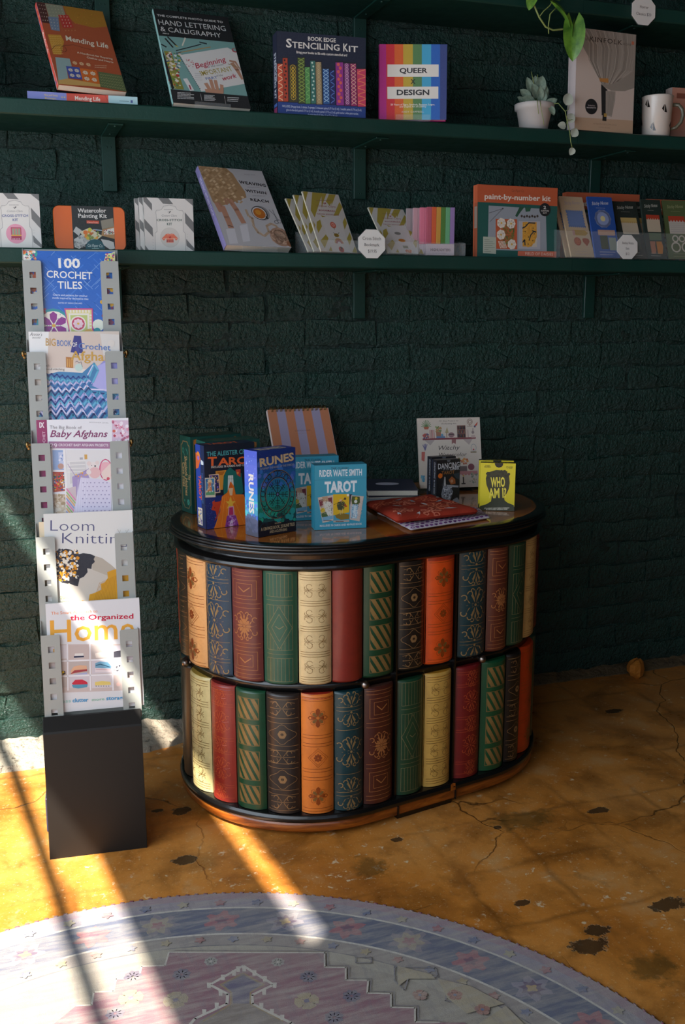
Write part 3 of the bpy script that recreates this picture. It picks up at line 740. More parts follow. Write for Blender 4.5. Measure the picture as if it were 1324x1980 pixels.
for s0, s1, c, p, e in ((-.782, -.6985, '#3a342c', sp_plain, None), (-.6965, -.5945, '#d3c38a', sp_cream, '#c9a94e'), (-.5935, -.511, '#8c2a20', sp_red, '#7a1f20'), (-.510, -.429, '#15452c', sp_stripe, None),
                        (-.428, -.346, '#2a2320', sp_black, None), (-.345, -.2665, '#d2742c', sp_orange, '#a12a1c'), (-.2655, -.1905, '#0d353b', sp_teal, None), (-.1895, -.108, '#4c2118', sp_maroon, '#5b3a30'),
                        (-.0998, -.0215, '#17402a', sp_lines, None), (-.0175, .062, '#c9a050', sp_cream, '#c98f2c'), (.0715, .1525, '#70181a', sp_red, None), (.1535, .241, '#0f4a2c', sp_stripe, None),
                        (.242, .310, '#17130f', sp_black, None), (.311, .4195, '#b53a12', sp_orange, None), (.4205, .50, GL, sp_lines, None), (.501, .58, '#6e1f18', sp_plain, None),
                        (.581, .66, CR, sp_cream, None), (.661, .74, TE, sp_teal, None), (-.864, -.783, TE, sp_teal, None), (-.945, -.865, MA, sp_maroon, None), (-1.026, -.946, BK, sp_black, None)):
    spine(s0, s1, 0, c, p, True, e)

# ---------------------------------------------------------------- books and boxes
U_FIT, L_FIT = 1.690, 1.349
def orient(root, x, y, z, yaw, tilt): root.location = (x, y, z); root.rotation_euler = (-tilt, 0, yaw)
def book(name, label, cat, pose, zs, zfit, th, q, art, cover='#888', spine_c=None, lift=0.003, group=None, spine_art=None, mat='print', floppy=0.0, hard=0.0):
    x, y, yaw, tilt, w, h = pose; yaw, tilt = radians(yaw), radians(tilt)
    z0 = zs + max(0, th * sin(tilt)) + lift; h = h + (zfit - z0) / cos(tilt)
    r = thing(name, label, cat, group=group); orient(r, x, y, z0, yaw, tilt)
    i = 0.0025 if hard else 0.0006
    MB().box((-w / 2 + .0012, .0009, i), (w / 2 - i, th - .0009, h - i)).obj('pages', M['paper'], r)
    c = MB().ink(cover); tb = 0.0008 + hard
    c.box((-w / 2, 0, 0), (w / 2, tb, h), tb * .3).box((-w / 2, th - tb, 0), (w / 2, th, h), tb * .3)
    c.ink(spine_c or cover); n = 6; vs = []
    for k in range(n + 1):
        a = pi * k / n; bx = -w / 2 - .0012 * sin(a) * (1 if not hard else 1.6); vs += [(bx, th * k / n, 0), (bx, th * k / n, h)]
    vs2 = [(p[0] + .0011, p[1], p[2]) for p in vs]; m = len(vs)
    c.add(vs + vs2, [[2 * k, 2 * k + 1, 2 * k + 3, 2 * k + 2] for k in range(n)] + [[m + 2 * k, m + 2 * k + 2, m + 2 * k + 3, m + 2 * k + 1] for k in range(n)] + [[2 * k + e, 2 * k + 2 + e, m + 2 * k + 2 + e, m + 2 * k + e] for k in range(n) for e in (0, 1)])
    c.obj('cover', M[mat], r)
    A = Art(w, h, q); art(A); A.obj('cover_print', M[mat], r)
    if spine_art:
        S = Art(th, h, fn=lambda u, v, l: (-w / 2 - .0012 * sin(pi * min(max(u / th, 0), 1)) - l, th - u, v)); S.sub = th / 6; spine_art(S); S.obj('spine_print', M[mat], r)
    return r
def carton(name, label, cat, pose, zs, zfit, th, q, art, side=None, top=None, body='#888', mat='print', group=None, lift=0.0005, qs=None, rad=0.0008, topart=None):
    x, y, yaw, tilt, w, h = pose; yaw, tilt = radians(yaw), radians(tilt)
    z0 = zs + max(0, th * sin(tilt)) + lift; h = h + (zfit - z0) / cos(tilt)
    r = thing(name, label, cat, group=group); orient(r, x, y, z0, yaw, tilt)
    MB().ink(body).box((-w / 2, 0, 0), (w / 2, th, h), rad).obj('box', M[mat], r)
    A = Art(w, h, q); art(A); A.obj('front_print', M[mat], r)
    if side:
        S = Art(th, h, qs, fn=lambda u, v, l: (-w / 2 - l, th - u, v)); side(S); S.obj('side_print', M[mat], r)
    if topart:
        S = Art(w, th, fn=lambda u, v, l: (u - w / 2, v, h + l)); topart(S); S.obj('top_print', M[mat], r)
    return r
def easel(x, y, z, yaw, tilt, w, h, label, mat, th):
    r = thing('book_easel', label, 'stand', (x, y, z), (0, 0, radians(yaw)), 'clear book easels' if mat == 'acrylic' else None); t = radians(tilt); a = MB()
    s_ = MB(); s_.box((-w / 2, .0, .0002), (w / 2, min(.11, .012 - y - .02), .0022), .0005); s_.box((-w / 2, -.0035, .0002), (w / 2, -.0012, .017), .0005)
    s_.obj('base', M[mat], r)
    d = th + .003; yb = min(.06, -y - h * sin(t) - d) if False else d / cos(t) + .002
    s_ = MB(); hh = h * .5; s_.box((-w / 2 * .7, 0, 0), (w / 2 * .7, .0018, hh), .0005, M=Matrix.Translation((0, yb, .002)) @ Matrix.Rotation(-t, 4, 'X')); s_.obj('back_rest', M[mat], r)
    return r
def easel_for(p, zs, th, w, label, mat='acrylic'): return easel(p[0], p[1], zs, p[2], p[3], w, p[5], label, mat, th)

def plus(A, pts, s_, c, wd):
    A.hold()
    for x, y in pts: A.L([(x - s_, y), (x + s_, y)], wd, c); A.L([(x, y - s_), (x, y + s_)], wd, c)
    A.hold(False)
def ip(a, b, c, d, u, v): return tuple(a[k] * (1 - u) * (1 - v) + b[k] * u * (1 - v) + c[k] * u * v + d[k] * (1 - u) * v for k in (0, 1))
def quadgrid(q, nu, nv, off=.5): return [ip(*q, (i + off) / nu, (j + off) / nv) for j in range(nv) for i in range(nu)]

# -- upper shelf, left to right
def a_blue(A): A.bg('#6fa9c8'); A.R(.1, .2, .9, .3, '#5b94b8')
book('paperback_book', 'light blue book cut off by the left edge of the picture on the upper shelf', 'book', (-0.062, -0.178, 8, 30, 0.17, 0.24), ztop(-.06) + .021, U_FIT + .02, .014, None, a_blue, '#6fa9c8')
b = thing('paperback_book', 'grey-edged book lying flat under the light blue book at the left edge', 'book', (-.065, -.095, ztop(-.06)), (0, 0, radians(4)))
MB().box((-.082, -.1, .001), (.082, .1, .0195)).obj('pages', M['paper'], b); MB().ink('#8d8a88').box((-.084, -.102, 0), (.084, .102, .001)).box((-.084, -.102, .0195), (.084, .102, .0206)).obj('cover', M['print'], b)

P_MEND = (0.2450, -0.1952, 11.0, 36.8, 0.1613, 0.2749)
def a_mend(A):
    A.bg('#a8502c'); w = '#d9cdb4'
    A.P([(182, 12), (228, 20), (256, 124), (212, 118)], '#4a211c'); A.P([(228, 20), (322, 33), (340, 90), (252, 96)], '#8e8f78'); A.P([(244, 88), (300, 92), (308, 163), (262, 156)], '#6f7f94')
    A.P([(325, 33), (522, 62), (546, 135), (480, 142), (385, 120), (345, 80)], '#a87420'); A.P([(298, 78), (352, 80), (380, 143), (325, 146)], '#b5312a')
    A.P([(243, 180), (312, 182), (330, 215), (316, 285), (272, 285)], '#c08a2c')
    plus(A, quadgrid([(188, 16), (228, 24), (252, 118), (214, 116)], 3, 5), 3, w, 1.3); plus(A, quadgrid([(232, 22), (320, 34), (335, 86), (256, 92)], 5, 4), 3, '#bdb89a', 1.3); plus(A, quadgrid([(248, 94), (300, 98), (306, 160), (264, 154)], 3, 4), 3, w, 1.2)
    plus(A, quadgrid([(302, 80), (350, 82), (376, 142), (328, 144)], 3, 4), 4, w, 1.4); plus(A, quadgrid([(325, 150), (390, 146), (400, 166), (335, 168)], 4, 1), 3, '#c9a06c', 1.2)
    A.hold(); [A.L([(x - 5, y), (x, y + 4), (x + 5, y)], 1.5, '#e2bf74') for x, y in quadgrid([(246, 184), (314, 184), (326, 284), (274, 284)], 5, 9)]; A.hold(False)
    A.scatter(90, 385, 45, 530, 125, ['#c79334', '#8b5a1c', '#c0622c'], 1.5, 3, 4)
    A.P([(283, 300), (360, 305), (372, 345), (342, 348), (354, 412), (300, 425)], '#8fa7a4'); A.P([(340, 345), (412, 350), (434, 412), (360, 410)], '#3d4fa0'); A.P([(412, 352), (498, 360), (520, 432), (432, 425)], '#d2691e')
    A.P([(508, 365), (625, 378), (652, 462), (520, 445)], '#59683f'); A.P([(300, 425), (350, 412), (520, 432), (522, 446), (300, 446)], '#c9a05a')
    for x, y in quadgrid([(365, 308), (470, 318), (480, 348), (375, 342)], 3, 1): A.flower(x, y, 13, 8, '#d9b489', None, .3)
    for x, y in quadgrid([(345, 350), (410, 354), (428, 408), (362, 408)], 2, 2): A.flower(x, y, 13, 8, w, None, .3)
    for x, y in quadgrid([(420, 358), (496, 362), (514, 428), (436, 422)], 2, 2): A.flower(x, y, 15, 8, w, None, .3)
    A.hold(); [A.L([(x - 5, y - 3), (x, y + 4), (x + 5, y - 3)], 1.6, '#a3a070') for x, y in quadgrid([(514, 372), (622, 382), (644, 455), (526, 442)], 9, 5)]; A.hold(False)
    A.L([(262, 262), (280, 240), (310, 235), (335, 245), (344, 262), (335, 272), (318, 268), (312, 250), (330, 236), (380, 232), (440, 248), (490, 256)], 1.8, '#3a2018')
    A.T('Mending Life', 341, 210, 556, 244, 28, '#e5dcc4', .012); A.T('A Handbook for Repairing', 399, 275, 578, 301, 10, '#e0d4ba', .01); A.T('Clothes and Hearts', 449, 298, 582, 318, 9.5, '#e0d4ba', .01)
    A.lines(490, 334, 550, 344, 2, '#d8c8a8', 2)
def s_mend(A):
    A.R(0, 0, 1, .30, '#7d86c8'); A.R(0, .30, 1, .68, '#cf4a35'); A.R(0, .68, 1, 1, '#a9cdd2'); A.T('Mending Life', .32, .34, .32, .6, .55, '#f0e6d8', .01); A.scatter(6, .3, .05, .8, .25, ['#e3c25a'], .08, .14); A.R(.35, .93, .7, .96, '#3a4c8c')
book('paperback_book', 'rust-red patchwork-cover paperback leaning on the upper shelf above its own lying copy', 'book', P_MEND, ztop(.245) + .0215, U_FIT + .018, .016, ((182, 12), (522, 62), (652, 462), (300, 448)), a_mend, '#a8502c', '#cf4a35', spine_art=s_mend, lift=.0005, group='rust patchwork paperbacks')
lie = thing('paperback_book', 'rust patchwork paperback lying flat with its lavender, red and pale blue spine showing', 'book', (.227, -.1, ztop(.227)), (0, 0, radians(-3)), 'rust patchwork paperbacks')
MB().box((-.124, -.078, .001), (.124, .08, .0195)).obj('pages', M['paper'], lie)
c = MB().ink('#a8502c').box((-.1255, -.08, 0), (.1255, .08, .0009)).box((-.1255, -.08, .0196), (.1255, .08, .0206)); c.ink('#7d86c8').box((-.1255, -.081, 0), (.1255, -.079, .0206)); c.obj('cover', M['print'], lie)
A = Art(.251, .0206, ((190, 470), (715, 505), (715, 525), (190, 498)), fn=lambda u, v, l: (u - .1255, -.081 - l, v))
A.Hm = homography(((0, 0), (1, 0), (1, 1), (0, 1)), ((0, .0206), (.251, .0206), (.251, 0), (0, 0))); A.kx = .251; A.ky = .0206
A.R(0, 0, .35, 1, '#7d86c8'); A.R(.35, 0, .73, 1, '#cf4a35'); A.R(.73, 0, 1, 1, '#a9cdd2'); A.T('Mending Life', .425, .68, .655, .68, .42, '#f0e6d8', .015)
A.T('Nina and Sonya', .15, .42, .27, .42, .2, '#e3c25a', .01); A.T('Montenegro', .155, .75, .255, .75, .2, '#e3c25a', .01); A.T('++', .3, .62, .34, .62, .3, '#e3c25a', .01); A.R(.83, .5, .92, .56, '#5b7f86'); A.R(.935, .38, .955, .68, '#3a4c8c'); A.L([(.70, 0), (.74, 1)], .003, '#7a2a20')
A.obj('spine_print', M['print'], lie)
# stand seen as a dark wedge behind
st = thing('book_stand', 'dark grey wedge stand behind the leaning rust patchwork paperback', 'stand', (.215, -.075, ztop(.2)), (0, 0, radians(8)))
MB().prism([(-.05, .0215), (.05, .0215), (.05, .0235), (-.05, .0235)], -.02, .05).obj('base', M['black_easel'], st)
MB().box((-.04, 0, 0), (.04, .002, .05), M=Matrix.Translation((0, .015, .023)) @ Matrix.Rotation(radians(-38), 4, 'X')).obj('back_rest', M['black_easel'], st)

P_LET = (0.5291, -0.1877, 4.4, 34.9, 0.1947, 0.3070)
def a_let(A):
    A.bg('#16171a'); w = '#dcdcd8'
    A.P([(812, 186), (1203, 212), (1271, 482), (872, 466)], '#7ba6a0')
    A.T('THE COMPLETE PHOTO GUIDE TO', 803, 85, 1142, 115, 11, w, .012); A.T('HAND LETTERING', 812, 128, 1158, 155, 28, w, -.004); A.T('& CALLIGRAPHY', 822, 162, 1135, 190, 26, w, -.004); A.T('ABBEY SY', 831, 175, 866, 179, 5, w, .03)
    for p, c, wd in (([(845, 200), (885, 245)], '#1d2024', 9), ([(858, 192), (905, 238)], '#25272b', 9), ([(900, 236), (912, 242)], '#c5b14a', 6), ([(825, 232), (850, 245)], '#1a1c1e', 9), ([(950, 195), (935, 235)], '#d6d2c0', 7),
                      ([(903, 262), (1000, 235), (1032, 225)], '#15171b', 6), ([(1025, 215), (1060, 222)], '#20242a', 9), ([(903, 275), (1080, 238)], '#b58a4c', 5), ([(900, 278), (930, 268)], '#20242a', 3)): A.L(p, wd, c)
    A.P([(838, 266), (876, 268), (945, 465), (893, 462)], '#8a8a3c'); A.scatter(90, 850, 275, 925, 455, ['#b03a30', '#c8b43c', '#5e8a3e', '#e0ddd0', '#3c5c70', '#d9c9b8'], 5, 11, 4); A.P([(825, 250), (845, 300), (893, 462), (880, 466), (846, 380)], '#16171a')
    A.P([(922, 285), (1165, 238), (1222, 262), (1258, 420), (1035, 470)], '#dedbd6'); A.hold(); [A.C(926 + 5.6 * k, 300 + 8.6 * k, 3, '#2b2b30', 6) for k in range(19)]; A.hold(False)
    A.scatter(16, 950, 305, 1000, 345, ['#c46b6f', '#d69a9c', '#8aa3a0'], 3, 5)
    A.T('Beginning', 1008, 352, 1165, 308, 26, '#b5243c', .012, .35); A.T('is the most', 1068, 346, 1150, 328, 10, '#55606a', 0, .4); A.T('IMPORTANT', 1036, 388, 1195, 356, 24, '#a9963e', .01); A.T('PART', 1060, 408, 1118, 398, 12, '#39579c', .01); A.T('of the', 1112, 390, 1146, 384, 10, '#777', 0, .4); A.T('work', 1148, 408, 1218, 388, 22, '#b5243c', .012, .35)
    A.lines(1000, 378, 1040, 410, 4, '#8b8f96', 1.6)
    A.C(1202, 252, 15, '#b8414b', 12); A.C(1202, 250, 9, '#7ba6a0', 10)
    for p, c, wd in (([(1245, 395), (1215, 350), (1190, 318)], '#b5856a', 22), ([(1235, 350), (1205, 310), (1178, 306)], '#b5856a', 12), ([(1170, 322), (1228, 340)], '#8a7a50', 4),
                      ([(1085, 470), (1058, 428)], '#c08e72', 20), ([(1100, 470), (1082, 408)], '#c08e72', 18), ([(1120, 470), (1106, 410)], '#c08e72', 17), ([(1140, 470), (1138, 432)], '#c08e72', 17), ([(1060, 466), (1138, 468)], '#c08e72', 26),
                      ([(952, 410), (985, 465)], '#e3e0dc', 22), ([(972, 440), (980, 462)], '#a23c48', 7)): A.L(p, wd, c)
    A.P([(872, 466), (1271, 482), (1285, 545), (888, 535)], '#202123')
    A.lines(910, 482, 1000, 512, 5, w, 3.2); A.lines(1050, 488, 1112, 514, 5, w, 3.2); A.lines(1168, 494, 1225, 512, 3, w, 3.2); A.hold(); A.L([(1030, 482), (1038, 520)], 1, w); A.L([(1152, 488), (1160, 528)], 1, w); A.hold(False)
book('paperback_book', 'tall hand lettering book with black title band and teal desk photo, upper shelf', 'book', P_LET, ztop(.53), U_FIT + .006, .013, ((780, 45), (1165, 85), (1285, 545), (888, 535)), a_let, '#16171a', '#8fbcb6', spine_art=lambda A: A.R(0, .9, 1, 1, '#16171a'))
easel_for(P_LET, ztop(.53), .013, .09, 'clear easel under the hand lettering book on the upper shelf')

def a_sten(A):
    A.bg('#0c1830'); w = '#d8d5cc'
    A.P([(176, 612), (710, 640), (708, 712), (175, 682)], '#17387c')
    A.T('BOOK EDGE', 368, 246, 538, 258, 23, w, .02); A.T('S', 233, 285, 268, 288, 50, w, .02); A.T('TENCILING', 270, 289, 560, 308, 36, w, .015); A.T('K', 582, 311, 612, 313, 46, w, .02); A.T('IT', 616, 314, 672, 318, 36, w, .015)
    A.T('Bring your books to life with custom stenciled art!', 296, 322, 605, 342, 14, w, .02)
    E = [(178, 212, 380, 612, '#c04a2e', '#e8c9a0'), (211, 240, 346, 613, '#a5391c', '#1a1010'), (246, 298, 390, 616, '#37341a', '#c0a02c'), (302, 345, 344, 624, '#3c4a20', '#90a848'), (345, 375, 400, 626, '#4d8a4a', '#7fb56a'), (379, 408, 362, 626, '#2f6a60', '#b9d0c0'),
         (411, 446, 370, 630, '#8a7a58', '#c4b083'), (453, 492, 410, 628, '#1f4f8a', '#9fc4dc'), (496, 526, 418, 632, '#141c58', '#5a80c8'), (533, 578, 372, 636, '#8a2c84', '#d05a50'), (582, 618, 378, 638, '#6a2064', '#d9a8c8'), (622, 658, 380, 640, '#8c1f5c', '#e0b8a0'), (662, 716, 412, 644, '#c23a5c', '#e88a5a')]
    r = random.Random(4)
    for i, (x0, x1, y0, y1, c, d) in enumerate(E):
        A.P([(x0 - 3, y0 - 2), (x1 + 3, y0 - 2), (x1 + 3, y1), (x0 - 3, y1)], '#0b0f1c'); A.P([(x0, y0 + 6), (x1, y0 + 6), (x1, y1 - 3), (x0, y1 - 3)], c); A.hold(); m = (x0 + x1) / 2; hw = (x1 - x0) / 2 - 4; y = y0 + 18; k = 0
        while y < y1 - 14:
            s_ = 1 if k % 2 else -1; kind = i % 4
            if kind == 0: A.L([(m - s_ * hw, y - 8), (m + s_ * hw * .2, y), (m + s_ * hw, y + 8)], 4, d)
            elif kind == 1: A.C(m + s_ * hw * .3, y, hw * .55, d, 8)
            elif kind == 2: A.O(m, y, hw * .7, 3, d, 8); A.C(m, y, hw * .25, d, 6)
            else: A.L([(m - hw, y - 10), (m, y), (m + hw, y - 10)], 3, d); A.L([(m - hw, y + 10), (m, y), (m + hw, y + 10)], 3, d)
            y += 22; k += 1
        A.hold(False)
    A.T('INCLUDES: 24-page book, 2 stamps, 3 sponges, 5 iridescent paints 0.17 fl oz (5 ml), 2 metallic paints 0.17 fl oz (5 ml),', 203, 643, 685, 668, 13, '#b9c4dc', .01)
    A.T('glow-in-the-dark paint 0.17 fl oz (5 ml), 6 acrylic paints 0.17 fl oz (5 ml), gold marker, white paint marker,', 226, 665, 665, 690, 13, '#b9c4dc', .01); A.T('6 artist stencils 8 3/4 x 11 in (22 x 28 cm)', 358, 692, 536, 702, 12, '#b9c4dc', .01)
def s_sten(A): A.bg('#0b1430'); A.T('STENCILING KIT', .30, .24, .30, .80, .42, '#cfd2dc', .015); A.T('BOOK EDGE', .72, .38, .72, .6, .2, '#cfd2dc', .01); A.R(.15, .86, .85, .9, '#4a6ab0'); A.R(.15, .91, .85, .98, '#a03a6a')
carton('craft_kit_box', 'navy stenciling kit box showing a row of coloured book edges, upper shelf', 'box', (0.8093, -0.1895, -2.3, 0.4, 0.2299, 0.1879), ztop(.81), U_FIT, .046, ((178, 188), (722, 232), (708, 712), (175, 682)), a_sten, s_sten, body='#0c1830')

P_Q = (1.0549, -0.1940, -18.0, 4, 0.1747, 0.1829)
def a_queer(A):
    cs = ['#b0177c', '#c4202c', '#cf5a1c', '#b5992c', '#4f7a48', '#3c9cc0', '#1f5cae', '#30407a']; xs = [806, 848, 898, 950, 1008, 1062, 1118, 1172, 1212]
    for i, c in enumerate(cs): A.P([(xs[i] - (i * 0 + 3), 262), (xs[i + 1] + 2, 262), (xs[i + 1] + 1 - 8 * (1 - (xs[i + 1] - 806) / 406), 716), (xs[i] - 3 - 10 * (1 - (xs[i] - 806) / 406), 716)], c)
    A.scatter(60, 810, 270, 1200, 700, ['#ffffff'], .1, .2); A.P([(850, 382), (1160, 382), (1160, 454), (848, 454)], '#d6d2c8'); A.P([(846, 512), (1158, 512), (1158, 584), (845, 584)], '#d6d2c8')
    A.T('QUEER', 922, 431, 1092, 431, 28, '#15151a', .03); A.T('X', 988, 496, 1018, 496, 28, '#15151a', .02); A.T('DESIGN', 903, 561, 1102, 561, 30, '#15151a', .03)
    A.T('50 Years of Signs, Symbols, Banners, Logos,', 864, 623, 1136, 623, 10, '#e3ded6', .01); A.T('and Graphic Art of LGBTQ', 918, 635, 1082, 635, 9, '#e3ded6', .01); A.T('ANDY CAMPBELL', 930, 667, 1068, 667, 10, '#d8cfc8', .0, 0, 1.2)
book('hardback_book', 'rainbow-striped book with two white title bars standing on the upper shelf', 'book', P_Q, ztop(1.05), U_FIT + .004, .018, ((806, 266), (1212, 266), (1208, 712), (792, 708)), a_queer, '#b0177c', lift=.003, hard=.0012)
easel_for(P_Q, ztop(1.05), .018, .09, 'clear easel under the rainbow-striped book on the upper shelf')

def a_kin(A):
    A.bg('#c4b3a6'); A.P([(664, 700), (1012, 722), (1007, 800), (660, 772)], '#b5987c')
    A.P([(675, 168), (1030, 210), (1022, 530), (960, 548), (880, 545), (830, 520), (812, 490), (800, 452), (740, 340), (690, 250)], '#8e8478')
    r = random.Random(5); A.hold()
    for k in range(46):
        u = k / 45; x0 = 680 + 348 * u; y0 = 168 + 42 * u; x1 = 815 + 45 * u + 60 * u * u; y1 = 488 + 20 * sin(u * 3)
        mx, my = (x0 * .45 + x1 * .55) + 60 * u * (1 - .3 * u) - 12 * (1 - u), (y0 + y1) / 2 + 50 * u
        A.L([(x0, y0), (mx + 18 * u, my - 70), (mx, my + 30), (x1, y1)], r.uniform(1.2, 3.5), r.choice(['#a79c8f', '#766c61', '#9a8f82', '#b0a598']))
    A.hold(False)
    A.hold(); [A.O(935, 300, 120 + 7 * k, 2, '#776d62', 10, ry=225 + 3 * k, a0=-1.2, a1=-2.1) for k in range(0)]; A.hold(False)
    A.P([(818, 505), (856, 540), (846, 690), (822, 690)], '#151312'); A.P([(846, 545), (905, 550), (903, 600), (882, 700), (846, 690)], '#9a9084'); A.hold(); [A.L([(856 + 8 * k, 548), (852 + 6 * k, 690)], 1.6, '#6e655b') for k in range(6)]; A.hold(False)
    A.P([(806, 470), (862, 472), (862, 500), (810, 490)], '#b27a3c'); A.P([(828, 682), (852, 684), (850, 724), (826, 722)], '#1c1712'); A.R(836, 678, 852, 700, '#a8843a')
    A.C(760, 639, 38, '#0e0d0e', 20); A.T('The New Home', 738, 634, 782, 637, 7, '#b0a8a4', .01); A.T('MANIFESTO', 732, 648, 788, 651, 8, '#b0a8a4', .02)
    A.T('THE', 697, 240, 738, 245, 13, '#5f554c', .0); A.T('KINFOLK', 748, 248, 945, 272, 28, '#33291f', .006, 0, 1.15); A.T('HOME', 950, 272, 1000, 278, 13, '#5f554c', .0)
    A.T('INTERIORS FOR SLOW LIVING', 772, 742, 912, 752, 8, '#8d7763', .0); A.T('NATHAN WILLIAMS', 805, 762, 872, 768, 6, '#8d7763', .0)
    A.hold(); A.R(676, 230, 684, 250, '#d08a54'); A.R(1002, 250, 1016, 272, '#b8694a'); A.hold(False)
def s_kin(A): A.bg('#b5a9a6'); A.T('THE', .35, .20, .35, .26, .25, '#7a6c78', 0); A.T('KINFOLK', .32, .30, .32, .62, .34, '#5a4c60', .008); A.T('HOME', .35, .65, .35, .73, .25, '#7a6c78', 0); A.P([(.3, .92), (.7, .92), (.5, .88)], '#2a2320')
book('hardback_book', 'large cream book with a draped curtain on its cover, right part of the upper shelf', 'book', (1.6267, -0.1991, 3.2, 1.7, 0.1939, 0.2626), ztop(1.63), U_FIT, .036, ((672, 165), (1030, 210), (1007, 800), (660, 772)), a_kin, '#c4b3a6', '#b5a9a6', spine_art=s_kin, hard=.0018, lift=.0006)

# mug with black facets
mug = thing('mug', 'white mug with black facet marks and grey handle, right of the curtain book', 'mug', (1.824, -0.160, ztop(1.82)), (0, 0, radians(-32)))
k = MB(); k.lathe([(.0001, .001), (.036, .001), (.0385, .004), (.043, .105), (.0445, .110), (.0435, .1115), (.0415, .109), (.037, .010), (.0001, .008)], 36)
t = NT('stoneware'); t.set(Base_Color='#cdc3b8', Roughness=.35, Coat_Weight=.3); M['stoneware'] = t.m
k.obj('body', M['stoneware'], mug)
h_ = MB(); h_.tube([(.041, 0, .088), (.058, 0, .087), (.069, 0, .074), (.072, 0, .058), (.067, 0, .040), (.054, 0, .026), (.038, 0, .022)], [.0045, .0055, .0055, .0055, .0055, .005, .004], 10); h_.obj('handle', plain('olive_grey_glaze', '#5e5a48', .35, coat=.2), mug, 'olive-grey handle')
A = Art(.27, .11, fn=lambda u, v, l: ((.0387 + .0052 * v / .11 + l) * cos((u - .135) / .041 - 1.40), (.0387 + .0052 * v / .11 + l) * sin((u - .135) / .041 - 1.40), v + .002), lift=.0004)
for cx, cy in ((.36, .22), (.54, .36), (.43, .80), (.66, .75), (.25, .62), (.8, .3), (.15, .3)):
    A.P([(cx - .003, cy - .11), (cx - .028, cy), (cx - .006, cy + .06)], '#16110e'); A.P([(cx + .004, cy - .12), (cx + .034, cy + .09), (cx + .002, cy + .08)], '#16110e')
A.obj('facet_marks', M['print_gloss'], mug)
def a_pk(A): A.bg('#c98f78'); A.R(.1, .1, .9, .2, '#8c4f3a')
book('hardback_book', 'salmon pink book cut off by the right edge of the upper shelf', 'book', (1.972, -0.135, 0, 1.5, 0.16, 0.148), ztop(2.0), U_FIT, .03, None, a_pk, '#c98f78', '#b8a49a', hard=.0015, lift=.0006)

# potted trailing plant
pot = thing('potted_plant', 'small white pot of grey-green trailing leaves on the upper shelf edge', 'plant', (1.434, -0.150, ztop(1.434)))
k = MB(); k.lathe([(.0001, .002), (.034, .001), (.038, .004), (.0475, .054), (.0535, .056), (.0545, .070), (.0515, .0715), (.047, .066), (.040, .055), (.0001, .054)], 32)
k.obj('pot', plain('white_clay', '#b9b2ac', .7, grain=.04, gscale=80), pot)
MB().lathe([(.0001, .060), (.047, .058)], 20).obj('soil', plain('soil', '#2a2018', .9, grain=.4, gscale=150), pot)
t = NT('silvery_leaf'); co = t.coord(); f = t.noise(60, 4, .6, co)
t.set(Base_Color=t.ramp(f, [(.35, '#5d7363'), (.65, '#8e9f8b')]), Roughness=.5, Subsurface_Weight=0.0); M['leaf_grey'] = t.m
t = NT('pothos_leaf'); co = t.coord(); f = t.noise(25, 4, .6, co)
t.set(Base_Color=t.ramp(f, [(.35, '#2f5a1c'), (.65, '#6d9a34')]), Roughness=.35, Coat_Weight=.2); M['leaf_green'] = t.m
M['stem'] = plain('plant_stem', '#7d8a4a', .6); M['leaf_pale'] = plain('pale_leaf', '#a3a898', .55, grain=.12, gscale=70)
def leaf_mesh(L, Wd, heart, curl, mat, fold=.15, nx=4, ny=8):
    mb = MB()
    def f(a, b):
        t_ = b; x = (a - .5) * 2
        prof = sin(pi * min(1, t_ ** (.62 if heart else .85))) ** (.75 if heart else .62)
        if heart: prof = (1 - t_) ** .75 * (t_ + .02) ** .38 * 1.75
        yy = t_ * L - (heart * .13 * L * abs(x) * (1 - t_) ** 3 * 3 if heart else 0)
        return (x * Wd / 2 * prof, yy, -curl * L * t_ * t_ + fold * Wd * abs(x) * prof)
    mb.grid(nx, ny, f); return mb.mesh('leaf', mat, fix=False)
def put_leaf(me, parent, p, direction, upv_=(0, 0, 1), sc=1.0):
    d = Vector(direction).normalized(); z = Vector(upv_); z = (z - d * z.dot(d)).normalized(); x = d.cross(z)
    o = bpy.data.objects.new('leaf', me); COL.objects.link(o); o.parent = parent
    o.matrix_local = Matrix(((x.x * sc, d.x * sc, z.x * sc, p[0]), (x.y * sc, d.y * sc, z.y * sc, p[1]), (x.z * sc, d.z * sc, z.z * sc, p[2]), (0, 0, 0, 1))); return o
lg = [leaf_mesh(.045, .030, 0, .12, M['leaf_grey']), leaf_mesh(.040, .022, 0, .05, M['leaf_grey']), leaf_mesh(.034, .030, 0, .1, M['leaf_pale'])]
r = random.Random(21)
F_ = (-.1, -1, .25)
for (px, pz, dx, dz, y, kind, s_) in ((-.010, .066, -1, .35, -.02, 0, 1.0), (-.016, .08, -.9, .8, -.005, 0, .9), (-.012, .10, -.35, 1, 0, 1, 1.05), (-.002, .10, .05, 1, .004, 1, 1.15), (.006, .098, .2, 1, -.006, 0, 1.05), (.012, .085, .35, 1, -.012, 0, .95),
                                     (.018, .08, .5, .8, .0, 1, 1.1), (.02, .092, .35, 1, .006, 0, .9), (.008, .07, .1, .9, -.022, 0, .85), (.014, .062, .6, .35, -.028, 1, 1.0), (.004, .075, -.15, .9, -.02, 1, 1.0), (-.02, .07, -.8, .5, .01, 1, .9),
                                     (.026, .068, .8, .5, -.01, 1, .8), (0, .085, -.5, .9, -.012, 0, .9), (.01, .1, .1, 1, .012, 1, 1.2), (.02, .06, .25, -.5, -.046, 0, .62)):
    put_leaf(lg[kind], pot, (px, y, pz), (dx, r.uniform(-.3, .1), dz), F_, s_)
sm = MB()
